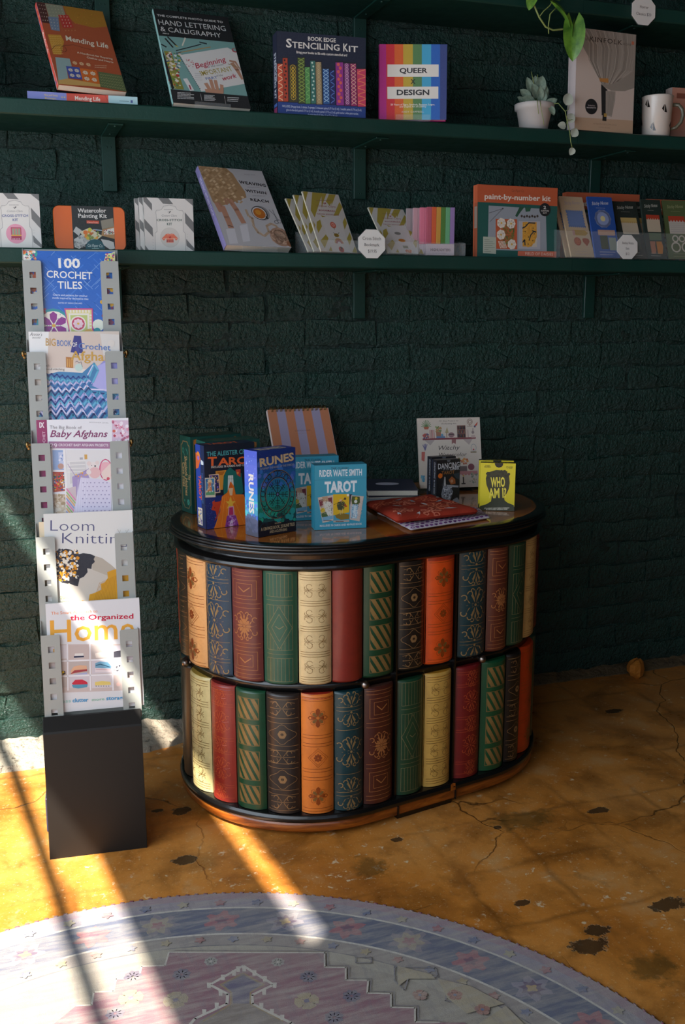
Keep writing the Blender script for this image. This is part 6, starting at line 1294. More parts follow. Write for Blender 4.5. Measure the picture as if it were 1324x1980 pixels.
def a_witch(A):
    A.bg('#c9bcae'); k_ = '#2b2628'
    A.T('70+ Easy Projects for', 615, 137, 752, 137, 9, k_, 0, .35); A.T('Enchanting Art', 633, 156, 735, 156, 9, k_, 0, .35)
    A.hold(); [A.L([(530, 178), (530 + 34 * cos(a), 168 - 44 * sin(a))], 4, '#5a7a4a') for a in [pi * q / 9 for q in range(10)]]; A.hold(False); A.P([(512, 172), (550, 172), (544, 190), (518, 190)], '#a85a3c')
    A.P([(505, 255), (866, 250), (866, 262), (508, 268)], '#7a3038'); A.hold(); A.P([(520, 268), (590, 266), (560, 305)], '#a89a94'); A.P([(780, 264), (845, 262), (822, 304)], '#a89a94'); A.hold(False); A.P([(705, 262), (734, 262), (732, 298), (718, 288), (706, 298)], '#8a5a58')
    A.scatter(14, 510, 225, 550, 252, ['#a84a3c', '#c9882c', '#5a4a6c'], 5, 9, 6); A.hold(); [A.R(554 + 9 * q, 194, 561 + 9 * q, 254, ('#a8303c', '#8a2430', '#b54a50', '#983040')[q]) for q in range(4)]; A.hold(False)
    A.scatter(30, 596, 170, 634, 215, ['#6a7a4a', '#8a9a60', '#a87a50'], 4, 8, 5); A.R(598, 210, 632, 240, '#9c6a50'); A.R(600, 240, 660, 254, '#5a7898'); A.P([(658, 218), (672, 175), (684, 218)], '#a89870'); A.R(667, 215, 674, 250, '#8a7050'); A.C(640, 232, 9, '#5a8aa8', 8); A.C(702, 232, 22, '#8a6a6c', 12, ry=18); A.R(686, 226, 718, 232, '#3a2a2c')
    A.R(738, 166, 800, 256, '#7a5046'); A.hold(); [A.R(742, 172 + 28 * q, 796, 194 + 28 * q, '#3c2a2a') for q in range(3)]; [A.R(745 + 7 * q, 174 + 28 * j, 750 + 7 * q, 193 + 28 * j, ('#a84a4c', '#c9a070', '#6a7a8c')[(q + j) % 3]) for q in range(7) for j in range(3)]; A.hold(False); A.hold(); [A.R(804 + 8 * q, 195 + 5 * q, 810 + 8 * q, 255, ('#b58a80', '#8a6a70')[q % 2]) for q in range(2)]; A.R(835, 236, 862, 254, '#b5a098'); A.hold(False)
    A.O(824, 142, 18, 3, '#6a4a34', 14); A.O(824, 142, 10, 3, '#6a4a34', 10); A.L([(824, 160), (824, 172)], 3, '#6a4a34'); A.L([(806, 173), (842, 173)], 3, '#6a4a34'); A.P([(856, 168), (878, 142), (872, 168), (860, 174)], '#b5442c'); A.C(858, 176, 7, '#4a4a6c', 8); A.L([(846, 188), (846, 228)], 4, '#6a5a58'); A.C(846, 216, 10, '#8a7a78', 8)
    A.T('Witchy', 618, 340, 762, 336, 32, k_, -.004, .3); A.T('Watercolor', 620, 386, 808, 384, 28, k_, -.004, .3)
    for a in (-.5, -.2, .1, .4): A.L([(524, 340), (524 + 34 * sin(a), 340 - 46 * cos(a))], 5, '#6a6488')
    A.O(852, 325, 18, 2.5, '#7a9098', 14, ry=26); A.R(832, 352, 872, 360, '#7a6a4c'); A.C(852, 338, 6, '#a83c4c', 6)
    A.P([(500, 350), (524, 350), (520, 420), (500, 410)], '#b55a50'); A.scatter(16, 500, 520, 520, 560, ['#4a8aa8', '#6aa0b0'], 4, 8, 6); A.C(838, 460, 22, '#7a4048', 14); A.R(750, 455, 812, 490, '#6a5a58'); A.scatter(20, 750, 400, 815, 450, ['#6a7a50', '#a85a3c', '#c98a4a'], 5, 9, 6); A.P([(748, 490), (880, 487), (882, 510), (750, 512)], '#b57a78')
    A.hold(); [A.C(758 + 22 * q, 510, 9, '#b57a78', 8) for q in range(6)]; A.hold(False); A.R(782, 530, 792, 575, '#3c3430'); A.R(774, 575, 802, 582, '#3c3430'); A.C(787, 522, 6, '#c9a04a', 6); A.scatter(18, 832, 500, 880, 570, ['#7a8a7c', '#5a6a60', '#a89a80'], 4, 8, 5)
P_WI = (1.1913, -0.1900, -9.4, 14.0, 0.1825, 0.2100)
book('paperback_book', 'cream watercolor book painted with shelves of potions at the back right of the cabinet top', 'book', P_WI, ZC + .004, .70, .012, ((470, 110), (890, 112), (918, 600), (496, 612)), a_witch, '#c9bcae')
es2 = thing('book_easel', 'dark low ledge under the cream watercolor book on the cabinet top', 'stand', (P_WI[0], P_WI[1], ZC), (0, 0, radians(-9.4)))
MB().box((-.06, -.006, .0), (.06, .07, .003), .0005).obj('base', M['black_easel'], es2); MB().box((-.05, .02, .0033), (.05, .022, .12), 0, M=Matrix.Translation((0, .004, 0)) @ Matrix.Rotation(radians(-14), 4, 'X')).obj('back_rest', M['black_easel'], es2)
def a_danc(A):
    A.bg('#0c0f16'); w = '#b9bcc2'; A.C(668, 388, 12, '#5a5c62', 10)
    A.T('DANCING', 597, 448, 741, 434, 36, w, .012); A.T('IN THE', 632, 456, 672, 452, 12, '#7a7d84', .01); A.T('DARK', 680, 455, 741, 450, 22, w, .015); A.T('TAROT', 620, 484, 708, 478, 22, '#8a5a2c', .01)
    A.C(612, 492, 15, '#c8641a', 14); A.P([(640, 492), (648, 510), (650, 560), (690, 560), (742, 555), (742, 570), (690, 575), (640, 575), (625, 560)], '#3a3d44')
    A.P([(668, 520), (690, 496), (712, 515), (716, 545), (684, 552)], '#8a4a24'); A.C(690, 528, 10, '#a87a5c', 8); A.P([(700, 480), (742, 470), (742, 520), (715, 505)], '#22303c')
    A.P([(632, 560), (680, 568), (700, 600), (680, 660), (640, 668), (618, 620)], '#7d8088'); A.scatter(80, 625, 570, 690, 660, ['#9a9da4', '#5a5d66', '#3c3f48', '#b4b6bc'], 2.5, 6, 5); A.P([(640, 500), (646, 500), (650, 560), (636, 560)], '#a8a6a4'); A.P([(650, 552), (735, 560), (735, 572), (660, 566)], '#8a8c92')
    A.P([(700, 655), (728, 640), (742, 660), (742, 690), (690, 690)], '#7d8088'); A.scatter(24, 595, 400, 740, 660, ['#4a4d58'], .8, 1.8, 4)
def s_danc(A): A.bg('#10141c'); A.R(0, .0, .12, 1, '#1f3048'); A.T('DANCING', .42, .06, .42, .40, .30, '#a9acb4', .012); A.T('IN THE DARK', .42, .44, .42, .75, .26, '#a9acb4', .012); A.lines(.75, .1, .9, .7, 3, '#5a5d66', .04)
QD = ((590, 390), (745, 380), (743, 690), (585, 700))
carton('tarot_deck_box', 'black and silver tarot deck box with a dancer, front one of the pair', 'box', (1.0890, -0.3850, 4.5, 0, 0.0687, 0.1221), ZC, .70, .026, QD, a_danc, s_danc, body='#14161c', mat='box_satin')
carton('tarot_deck_box', 'black tarot deck box just behind the dancer one, only top and spine showing', 'box', (1.0951, -0.3422, 2.6, 0, 0.0707, 0.1239), ZC, .70, .026, QD, a_danc, s_danc, body='#14161c', mat='box_satin')
def a_who(A):
    A.bg('#d2c11c'); k_ = '#10120e'; d = '#2c3018'
    A.P([(858, 718), (862, 690), (905, 678), (935, 660), (942, 620), (925, 600), (914, 570), (905, 545), (901, 505), (910, 475), (935, 458), (970, 448), (1010, 450), (1042, 468), (1058, 495), (1062, 535), (1056, 575), (1040, 610), (1022, 628), (1028, 655), (1048, 672), (1092, 690), (1100, 733)], d)
    A.scatter(46, 905, 455, 1058, 500, [d, '#20240f'], 6, 12, 7); A.T('WHO', 934, 562, 1030, 560, 62, '#e0d048', .03); A.T('AM I?', 920, 636, 1040, 634, 62, '#e0d048', .03)
    A.P([(960, 402), (1016, 402), (1014, 416), (1004, 428), (988, 432), (972, 428), (962, 416)], k_)
    A.T('GAMES', 895, 424, 930, 424, 6, k_, .02); A.T('PUZZLE', 892, 433, 933, 433, 7, k_, .02); A.T('2 PLAYERS', 1035, 430, 1082, 430, 7, k_, .01); A.T('5+ YEARS', 1040, 438, 1078, 438, 6, k_, .01); A.P([(858, 697), (1098, 700), (1099, 734), (859, 722)], d)
    A.T("IT'S A CRAZY CASE OF BEING SOMEBODY", 892, 710, 1062, 712, 7, '#d8d4c0', .03); A.T('IN THIS CLASSIC GUESSING GAME!', 903, 719, 1048, 721, 7, '#d8d4c0', .03)
QW = ((868, 402), (1102, 402), (1095, 733), (858, 718))
def t_who(A): A.bg('#15160f'); A.T('WHO AM I?', .2, .8, .8, .8, .55, '#c9bc30', .02)
carton('card_game_box', 'yellow card game box with a dark head silhouette, front one of the pair', 'box', (1.1776, -0.4910, -27.6, 0, 0.0882, 0.1240), ZC, .70, .020, QW, a_who, lambda A: A.bg('#a89a1c'), body='#c4b41c', mat='box_satin', topart=t_who)
carton('card_game_box', 'second yellow card game box standing right behind the front one', 'box', (1.1910, -0.4560, -25.0, 0, 0.0882, 0.1250), ZC, .70, .020, QW, a_who, lambda A: A.bg('#a89a1c'), body='#c4b41c', mat='box_satin', topart=t_who)

# ---------------------------------------------------------------- literature rack with five pockets on a black box foot
RX, RY, RYAW = .140, -.610, radians(-4.9)
rack = thing('magazine_rack', 'tall grey metal magazine rack on a black box foot, standing at the left', 'magazine rack', (RX, RY, 0), (0, 0, RYAW))
t8 = radians(8)
M['box_black'] = plain('black_board', '#15120f', .5, grain=.12, gscale=8, bump=.03, spec=.35)
PF = [(-(.109), 0, 0), (.107, 0, 0)]
m = MB(); prof = [(0, .0), (.0300, .284), (.0325, .2885), (.0585, .3115), (.064, .312), (.064, .20), (.155, .18), (.155, 0)]
# extruded along x, with lightly softened side edges
n = len(prof); xs = (-.107, -.1062, .1062, .107); cyy = sum(p[0] for p in prof) / n; czz = sum(p[1] for p in prof) / n
for k, x in enumerate(xs):
    s_ = .994 if k in (0, 3) else 1
    m.v += [(x, cyy + (p[0] - cyy) * s_, max(0, czz + (p[1] - czz) * s_) if p[1] > 0 else 0) for p in prof]
for k in range(3):
    for i in range(n): m.f.append([k * n + i, k * n + (i + 1) % n, (k + 1) * n + (i + 1) % n, (k + 1) * n + i]); m.m.append(0); m.c.append((.1, .1, .1)); m.s.append(False)
m.f += [list(range(n)), list(range(3 * n, 4 * n))[::-1]]; m.m += [0, 0]; m.c += [(.1,) * 3] * 2; m.s += [False] * 2
m.obj('foot_box', M['box_black'], rack, 'black box foot')
m = MB()
m.add([(x, y, z) for x in (-.05, .05) for y, z in ((.150, .0), (.154, .0), (.385, 1.34), (.381, 1.34))], [(0, 1, 2, 3), (7, 6, 5, 4), (0, 4, 5, 1), (1, 5, 6, 2), (2, 6, 7, 3), (3, 7, 4, 0)])
m.obj('back_strip', M['rack_grey'], rack)
MB().box((-.118, .125, 0), (.10, .215, .085), .002).obj('back_foot', M['rack_edge'], rack, 'dark blue rear foot')
FL = [(.31, 1.315), (.255, 1.111), (.20, .910), (.145, .706), (.092, .493)]
def flange_mesh(side):
    """steel lip with five square holes; local origin = top outer corner, going down"""
    mb = MB(); Wd, Ht, hs = .041, .203, .0137; hx = (Wd - hs) / 2 + .001; ys = [0]; 
    for k in range(5): ys += [-.033 + hs / 2 - .0355 * k, -.033 - hs / 2 - .0355 * k]
    ys.append(-Ht); xs_ = [0, hx, hx + hs, Wd]
    holes_ = {(1, 1 + 2 * k) for k in range(5)}; sg = 1 if side < 0 else -1; th = .0013
    for layer in (0, th):
        for j in range(len(ys) - 1):
            for i in range(3):
                if (i, j) in holes_: continue
                x0, x1, y0, y1 = xs_[i], xs_[i + 1], ys[j + 1], ys[j]
                q = [(x0, y0), (x1, y0), (x1, y1), (x0, y1)]
                if i == 2 and j == 0: q = [(x0, y0), (x1, y0), (x1, y1 - .004), (x1 - .0015, y1 - .001), (x1 - .005, y1), (x0, y1)]
                mb.add([(sg * x, layer, y) for x, y in q], [list(range(len(q)))])
    def wall(x0, y0, x1, y1): mb.add([(sg * x0, 0, y0), (sg * x1, 0, y1), (sg * x1, th, y1), (sg * x0, th, y0)], [(0, 1, 2, 3)])
    for k in range(5):
        a, b = ys[1 + 2 * k], ys[2 + 2 * k]; x0, x1 = hx, hx + hs
        wall(x0, a, x1, a); wall(x1, a, x1, b); wall(x1, b, x0, b); wall(x0, b, x0, a)
    wall(0, 0, Wd - .005, 0); wall(Wd, -.004, Wd, -Ht)
    return mb.mesh('front_lip', M['rack_grey'], fix=False)
lipL, lipR = flange_mesh(-1), flange_mesh(1)
for i, (yf, zf) in enumerate(FL):
    dx = i * .0008; pk = MB(); D = .0235; Hh = .203; q = .0012
    # pocket-local: x right, y back along the pocket normal, z up the lip; origin on the lip's top edge
    pk.box((-.1065, D, -Hh), (.1065, D + q, .030))
    pk.box((-.1065, 0, -Hh), (.1065, D, -Hh + q))
    for s_ in (-1, 1):
        x0, x1 = (-.1065, -.1053) if s_ < 0 else (.1053, .1065)
        P = [(.0, -Hh), (D, -Hh), (D, .030), (D - .004, .030), (.010, .004), (.003, .0), (0, 0)]
        k = len(P); pk.add([(x, y, z) for x in (x0, x1) for y, z in P], [list(range(k)), list(range(k, 2 * k))[::-1]] + [[a, (a + 1) % k, k + (a + 1) % k, k + a] for a in range(k)])
    po_ = pk.obj('pocket', M['rack_grey'], rack); po_.location = (dx, yf, zf); po_.rotation_euler = (-t8, 0, 0)
    for me, x in ((lipL, -.1065), (lipR, .1065)):
        f_ = bpy.data.objects.new('front_lip', me); COL.objects.link(f_); f_.parent = po_; f_.location = (x, -.0002, 0)
    if i in (1, 2):
        for s_ in (-1, 1):
            b_ = MB(); b_.tube([(0, 0, 0), (s_ * .007, 0, 0)], .003, 8); b_.ball((s_ * .0085, 0, 0), .0065, 9, 6, (.7, 1, 1.15)); b_.ball((s_ * .006, 0, -.008), .004, 7, 5)
            o_ = b_.obj('side_screw', M['brass'], rack, 'brass wing screw'); o_.location = (s_ * .1065 + dx, yf + .012, zf - .004)

def rackmag(i, cx, w, zt, th, name, label, q, art, cover, edge_c=None, spine_a=None, H=.245):
    yf, zf = FL[i]; dz = zt - zf; y = yf + dz * math.tan(t8) + .0075
    o = thing(name, label, 'magazine' if name == 'magazine' else 'book'); Hh = H / cos(t8); zb = zt - H; yb = yf - (zf - zb) * math.tan(t8) + .0075
    p = Matrix.Translation((RX, RY, 0)) @ Matrix.Rotation(RYAW, 4, 'Z') @ Vector((cx, yb, zb))
    o.location = p; o.rotation_euler = (-t8, 0, RYAW)
    MB().box((-w / 2 + .0006, .0005, .001), (w / 2 - .0008, th - .0005, Hh - .0008)).obj('pages', M['paper'], o)
    c_ = MB().ink(cover).box((-w / 2, 0, 0), (w / 2, .0006, Hh), .0002).box((-w / 2, th - .0006, 0), (w / 2, th, Hh), .0002); c_.ink(edge_c or cover).box((-w / 2 - .0003, 0, 0), (-w / 2 + .0003, th, Hh)); c_.obj('cover', M['print_gloss'], o)
    A = Art(w, Hh, q); art(A); A.obj('cover_print', M['print_gloss'], o); return o
def a_tiles(A):
    A.bg('#2a62b8'); r = random.Random(3); A.hold()
    for k in range(70):
        x, y = r.uniform(240, 960), r.uniform(100, 620); s_ = r.choice((-1, 1)); L_ = r.uniform(30, 90); A.L([(x, y), (x + L_, y + s_ * L_)], r.uniform(5, 12), r.choice(['#3c74c8', '#4a80cc', '#245aac', '#3068bc']))
    A.hold(False); A.hold()
    for k in range(34):
        x, y = r.uniform(240, 960), r.uniform(120, 620); s_ = r.choice((-1, 1)); L_ = r.uniform(30, 100); A.L([(x, y), (x + L_, y + s_ * L_)], 3, '#7fa6d8')
    A.hold(False)
    A.T('100', 500, 250, 685, 252, 78, '#e4e4e0', .03); A.T('CROCHET', 398, 334, 788, 350, 60, '#e4e4e0', .012); A.T('TILES', 492, 428, 702, 432, 62, '#e4e4e0', .012)
    A.T('Charts and patterns for crochet', 452, 488, 745, 500, 16, '#c8d4e8', .012); A.T('motifs inspired by decorative tiles', 448, 515, 754, 525, 16, '#c8d4e8', .012); A.T('EDITED BY SARAH CALLARD', 498, 556, 702, 560, 11, '#c8d4e8', .012)
    A.C(215, 130, 70, '#e0d8cc', 14); A.C(285, 130, 36, '#3a9a98', 10); A.scatter(60, 190, 85, 310, 180, ['#e8dccc', '#8a3c70', '#d9803c', '#2f9490', '#e8e4dc'], 5, 12, 6); A.C(205, 120, 18, '#d98a3c', 8); A.P([(195, 140), (225, 80), (205, 80), (190, 100)], '#b5522c')
    A.P([(905, 140), (990, 112), (1005, 240), (880, 210)], '#d8cf9c'); A.scatter(60, 900, 130, 990, 215, ['#a83c7c', '#e0c84a', '#3a8a70', '#d8cf9c'], 5, 10, 6)
    A.scatter(60, 225, 250, 330, 720, ['#a8502c', '#8a3c20', '#c8c0b4', '#9a9a90', '#7a4a30'], 14, 26, 6); A.scatter(50, 870, 300, 960, 760, ['#1f4a8c', '#7a3c5c', '#c9a030', '#2860a8'], 14, 24, 6)
    cx, cy = 460, 745; A.C(cx, cy, 150, '#2a8a94', 16); A.C(cx, cy, 128, '#e4dcd0', 16)
    for k in range(6): A.flower(cx, cy, 124, 1, '#8a2a84', None, .36, a0=pi / 2 + pi / 3 * k)
    A.hold(); [A.C(cx + 60 * q * cos(pi / 3 * k + pi / 6 + pi / 2), cy + 60 * q * sin(pi / 3 * k), 4, '#5a8a94', 5) for k in range(12) for q in (.6, 1.2, 1.8)]; A.hold(False); A.C(cx, cy, 16, '#d8a02c', 8); A.scatter(30, 330, 600, 400, 640, ['#a82c3c', '#c23c4c'], 5, 9, 6)
    A.P([(548, 598), (790, 598), (800, 850), (600, 850)], '#c44a84'); A.P([(560, 610), (780, 610), (786, 840), (606, 840)], '#d8cc8c'); A.P([(585, 640), (760, 640), (764, 830), (600, 830)], '#e4dcd0'); A.P([(600, 655), (745, 655), (748, 820), (610, 820)], '#b8c070'); A.C(668, 728, 68, '#e4dcd0', 16); A.C(668, 728, 56, '#c23c5c', 16); A.flower(668, 728, 46, 8, '#e8c8d0', '#d8a83c', .4)
    A.hold(); [A.R(596 + 26 * k, 612, 610 + 26 * k, 634, '#e4dcd0') for k in range(7)]; [A.R(764, 650 + 26 * k, 782, 662 + 26 * k, '#e4dcd0') for k in range(7)]; A.hold(False); A.C(840, 740, 52, '#d8dccc', 12); A.C(830, 790, 30, '#2a8a94', 10); A.C(760, 820, 50, '#c8a050', 10)
rackmag(0, -.002, .204, 1.337, .007, 'paperback_book', 'blue crochet tiles book in the top pocket of the grey rack', ((196, 104), (978, 115), (1021, 1028), (245, 1037)), a_tiles, '#2a62b8', '#d8d4cc')
def a_big(A):
    A.bg('#c8bcb0'); A.P([(236, 785), (415, 800), (440, 1200), (260, 1200)], '#dcdad8'); A.P([(415, 795), (1010, 822), (1020, 1130), (400, 1130)], '#cbb9ac'); A.P([(850, 815), (1012, 825), (1020, 1060), (880, 1000)], '#cfcac4')
    A.T("Annie's", 252, 836, 360, 838, 30, '#3c3c40', -.002, .4); A.T('CROCHET', 272, 858, 348, 858, 12, '#3c3c40', .01)
    A.P([(630, 832), (688, 836), (708, 985), (600, 975)], '#2c2a78'); A.P([(640, 905), (676, 905), (672, 1000), (640, 1000)], '#3c3a84'); A.P([(560, 1015), (625, 1020), (622, 1112), (562, 1110)], '#a86a24'); A.hold(); [A.L([(572 + 16 * k, 1030), (574 + 16 * k, 1100)], 4, '#e0b05a') for k in range(4)]; A.hold(False)
    A.P([(390, 1110), (560, 1105), (740, 1120), (740, 1160), (390, 1165)], '#d8d0c8'); A.C(670, 1105, 34, '#b8ccc4', 12); A.L([(640, 1060), (655, 1050), (672, 1066), (690, 1056), (700, 1100)], 4, '#5a5a60')
    A.P([(720, 1200), (880, 1050), (1010, 1000), (1030, 1500), (700, 1400)], '#8a88c4'); A.P([(760, 1120), (900, 1060), (1000, 1200), (1000, 1330), (800, 1290)], '#a8a4d8')
    A.P([(390, 1165), (500, 1140), (700, 1150), (800, 1060), (840, 1130), (780, 1260), (900, 1310), (1040, 1320), (1060, 1700), (290, 1720), (380, 1400), (440, 1280)], '#3a78a8')
    r = random.Random(6); cols = ['#1c3c84', '#5ca8c8', '#b8b4dc', '#2a5a9c', '#cfc8e4', '#16306c', '#3c90b4', '#a8a4d4']
    for k in range(22):
        y = 1180 + 26 * k; am = 12 + k * 1.7; per = 46 + k * 3.5; x = 392 - k * 4; pts = []; ph = r.uniform(0, 1)
        while x < 1040: pts.append((x, y + (am if len(pts) % 2 else -am) + 14 * sin(x * .012 + k * .35))); x += per / 2
        pts = [p for p in pts if not (p[1] < 1290 and p[0] > 800 - (1290 - p[1]) * .2)]
        if len(pts) > 1: A.L(pts, 17 if k > 6 else 13, cols[k % 8])
    A.L([(760, 1180), (800, 1070), (835, 1130), (790, 1230)], 16, '#5ca8c8'); A.L([(745, 1170), (790, 1085)], 8, '#cfc8e4')
    A.T('BIG', 388, 918, 472, 922, 62, '#b58a3c', .01); A.T('BOOK', 486, 922, 606, 924, 50, '#4a70b0', .008); A.T('OF', 616, 928, 656, 928, 36, '#e4e0dc', .01); A.T('Crochet', 668, 946, 940, 960, 52, '#4a70b0', .008); A.T('Afghans', 600, 1040, 990, 1052, 76, '#c09434', .012)
    A.T('plus all-', 330, 1096, 428, 1098, 18, '#6a6058', 0); A.T('around stitching', 360, 1126, 548, 1130, 20, '#6a6058', 0); A.C(945, 900, 30, '#d4ccc4', 16)
rackmag(1, .0005, .200, 1.156, .006, 'magazine', 'crochet afghans magazine with wavy blue blanket, second pocket from the top', ((242, 800), (1012, 796), (1055, 1710), (291, 1732)), a_big, '#d0c8c0', '#e0dcd8')
def a_baby(A):
    A.bg('#dedce0'); A.P([(302, 48), (392, 48), (432, 990), (345, 990)], '#8c2558'); A.T('IX', 330, 120, 372, 120, 44, '#e0d8dc', .03); A.T('CROCHET', 382, 330, 378, 152, 22, '#d8b8c8', .0)
    A.P([(948, 58), (1090, 58), (1100, 250), (948, 246)], '#d0b4c8'); A.scatter(50, 955, 65, 1085, 240, ['#d890a8', '#e8dce4', '#b05a74', '#e0c0d0'], 8, 16, 7); A.C(965, 150, 14, '#c8604c', 8); A.C(970, 190, 12, '#b03a50', 8)
    A.T('BEGINNER LEVEL', 755, 80, 918, 85, 10, '#a8a4a8', .01); A.T('The Big Book of', 418, 130, 690, 134, 28, '#6a6468', .0); A.T('Baby Afghans', 420, 200, 912, 200, 56, '#7c2c5c', .015, .3)
    A.P([(406, 238), (938, 242), (938, 300), (412, 296)], '#9a6a8c'); A.T('29', 418, 288, 482, 290, 34, '#dcd0d8', .01); A.T('CROCHET BABY AFGHAN PROJECTS', 492, 278, 916, 280, 20, '#dcd0d8', .02)
    A.P([(440, 312), (546, 312), (550, 482), (446, 480)], '#8ea4cc'); A.P([(490, 330), (546, 330), (548, 470), (500, 470)], '#b8c0dc'); A.C(512, 450, 26, '#b89080', 12); A.scatter(14, 500, 350, 545, 400, ['#7a90c0', '#dcdce8'], 6, 10, 5)
    A.P([(444, 498), (546, 498), (552, 660), (448, 670)], '#a8503c'); A.scatter(110, 450, 510, 546, 650, ['#d8382c', '#2c5c3c', '#e0dcd4', '#d8a02c', '#2c4c8c', '#b02424'], 5, 10, 4); A.P([(448, 688), (550, 688), (556, 950), (456, 950)], '#bca58c'); A.scatter(60, 455, 695, 550, 850, ['#cbb8a0', '#a89070', '#d8ccbc'], 10, 18, 6)
    A.P([(560, 312), (938, 312), (945, 960), (560, 960)], '#d8d4d4'); A.R(550, 305, 560, 900, '#e4e0e0'); A.P([(590, 410), (720, 405), (740, 560), (590, 600)], '#c8c4c4'); A.hold(); [A.L([(570, 410 + 30 * k), (720, 405 + 30 * k)], 5, '#e4e0dc') for k in range(4)]; A.hold(False); A.R(712, 350, 738, 390, '#c89a4c'); A.R(672, 375, 700, 392, '#a8a4a8')
    A.P([(608, 540), (730, 480), (760, 560), (700, 700), (630, 860)], '#a08cb8'); A.L([(570, 430), (640, 540), (750, 470)], 4, '#8c6c9c'); A.scatter(12, 640, 500, 760, 540, ['#d8704c', '#7c5c9c', '#e0b04c'], 7, 11, 3)
    A.P([(560, 640), (640, 620), (650, 780), (610, 860), (560, 860)], '#c8b4b8'); A.hold(); [A.L([(560, 640 + 28 * k), (640, 740 + 28 * k)], 9, ('#d878a0', '#8cb45c', '#d8a84c', '#7c8cc8')[k % 4]) for k in range(8)]; A.hold(False)
    A.C(895, 470, 60, '#e0a8b0', 14); A.O(895, 480, 52, 8, '#c8386c', 16, ry=90); A.P([(860, 500), (938, 420), (940, 560), (870, 560)], '#e0c8c0'); A.C(915, 555, 14, '#c84c5c', 8)
    A.C(788, 452, 42, '#e0d4d0', 16); A.C(752, 425, 20, '#dcc8c4', 10); A.C(822, 420, 18, '#dcc8c4', 10); A.C(800, 505, 50, '#dcb0b0', 14); A.C(804, 448, 8, '#3a3034', 8); A.C(775, 442, 4, '#3a3034', 6); A.C(750, 500, 22, '#e0d4d0', 10)
    A.P([(680, 545), (860, 560), (935, 590), (945, 960), (630, 960), (620, 850)], '#d0c8dc'); r = random.Random(2); A.hold(); [A.C(700 + 34 * i + r.uniform(-3, 3) + (18 if j % 2 else 0), 590 + 34 * j, 7, '#8c84a8', 4) for j in range(10) for i in range(7) if 700 + 34 * i > 660 + 2 * j]; [A.L([(660 + 20 * k, 560), (640 + 20 * k, 940)], 3, '#dcd8e8') for k in range(5)]; A.hold(False)
rackmag(2, .010, .203, .961, .009, 'magazine', 'baby afghans magazine with plum-coloured spine strip, third pocket from the top', ((302, 56), (1086, 37), (1128, 950), (351, 988)), a_baby, '#dedce0', '#8c2558')
def a_loom(A):
    A.bg('#d4d2ce'); A.T('Loom', 420, 998, 795, 1000, 92, '#4a4a70', -.012); A.T('Knitting', 520, 1105, 1080, 1108, 92, '#4a4a70', -.012)
    for s_ in (-1, 1): A.L([(1040 + s_ * 10, 1030), (1040 + s_ * 30, 1015), (1040 + s_ * 48, 985)], 4, '#b0a8a0'); A.L([(1040 + s_ * 30, 1015), (1040 + s_ * 22, 990)], 3, '#b0a8a0')
    A.P([(700, 1190), (780, 1200), (900, 1260), (980, 1330), (985, 1480), (900, 1620), (560, 1700), (520, 1560), (560, 1380), (640, 1250)], '#c0b8ae'); A.P([(760, 1200), (860, 1230), (940, 1290), (985, 1330), (960, 1400), (780, 1330)], '#b0a698')
    A.P([(650, 1200), (700, 1188), (760, 1195), (802, 1215), (790, 1240), (800, 1262), (775, 1285), (770, 1322), (735, 1318), (738, 1350), (705, 1390), (670, 1405), (655, 1470), (625, 1465), (590, 1450), (560, 1430), (600, 1300)], '#2c2c34')
    A.P([(975, 1325), (940, 1335), (905, 1350), (910, 1400), (880, 1440), (850, 1450), (855, 1500), (800, 1525), (755, 1540), (745, 1600), (690, 1590), (670, 1640), (900, 1700), (1100, 1650), (1110, 1330)], '#c8901c'); r = random.Random(4)
    A.hold(); [A.L([(760 + 16 * k, 1700), (840 + 11 * k, 1440 - 5 * k)], 3, '#a87414') for k in range(14)]; A.hold(False)
    A.C(560, 1300, 120, '#2c2a30', 16, ry=150); A.scatter(260, 450, 1160, 655, 1420, ['#d8981c', '#e0d8cc', '#2c2a30', '#c88414', '#e4dccc', '#3a3840'], 8, 17, 5)
    A.T('26 quick', 430, 1575, 608, 1578, 34, '#a8b48c', -.004); A.T('colorful', 480, 1610, 602, 1612, 22, '#a8b48c', -.004)
rackmag(3, .0125, .195, .7555, .006, 'magazine', 'white loom knitting magazine with yellow and black wool, fourth pocket from the top', ((361, 855), (1118, 821), (1160, 1733), (410, 1786)), a_loom, '#d4d2ce', '#dcd8d4')
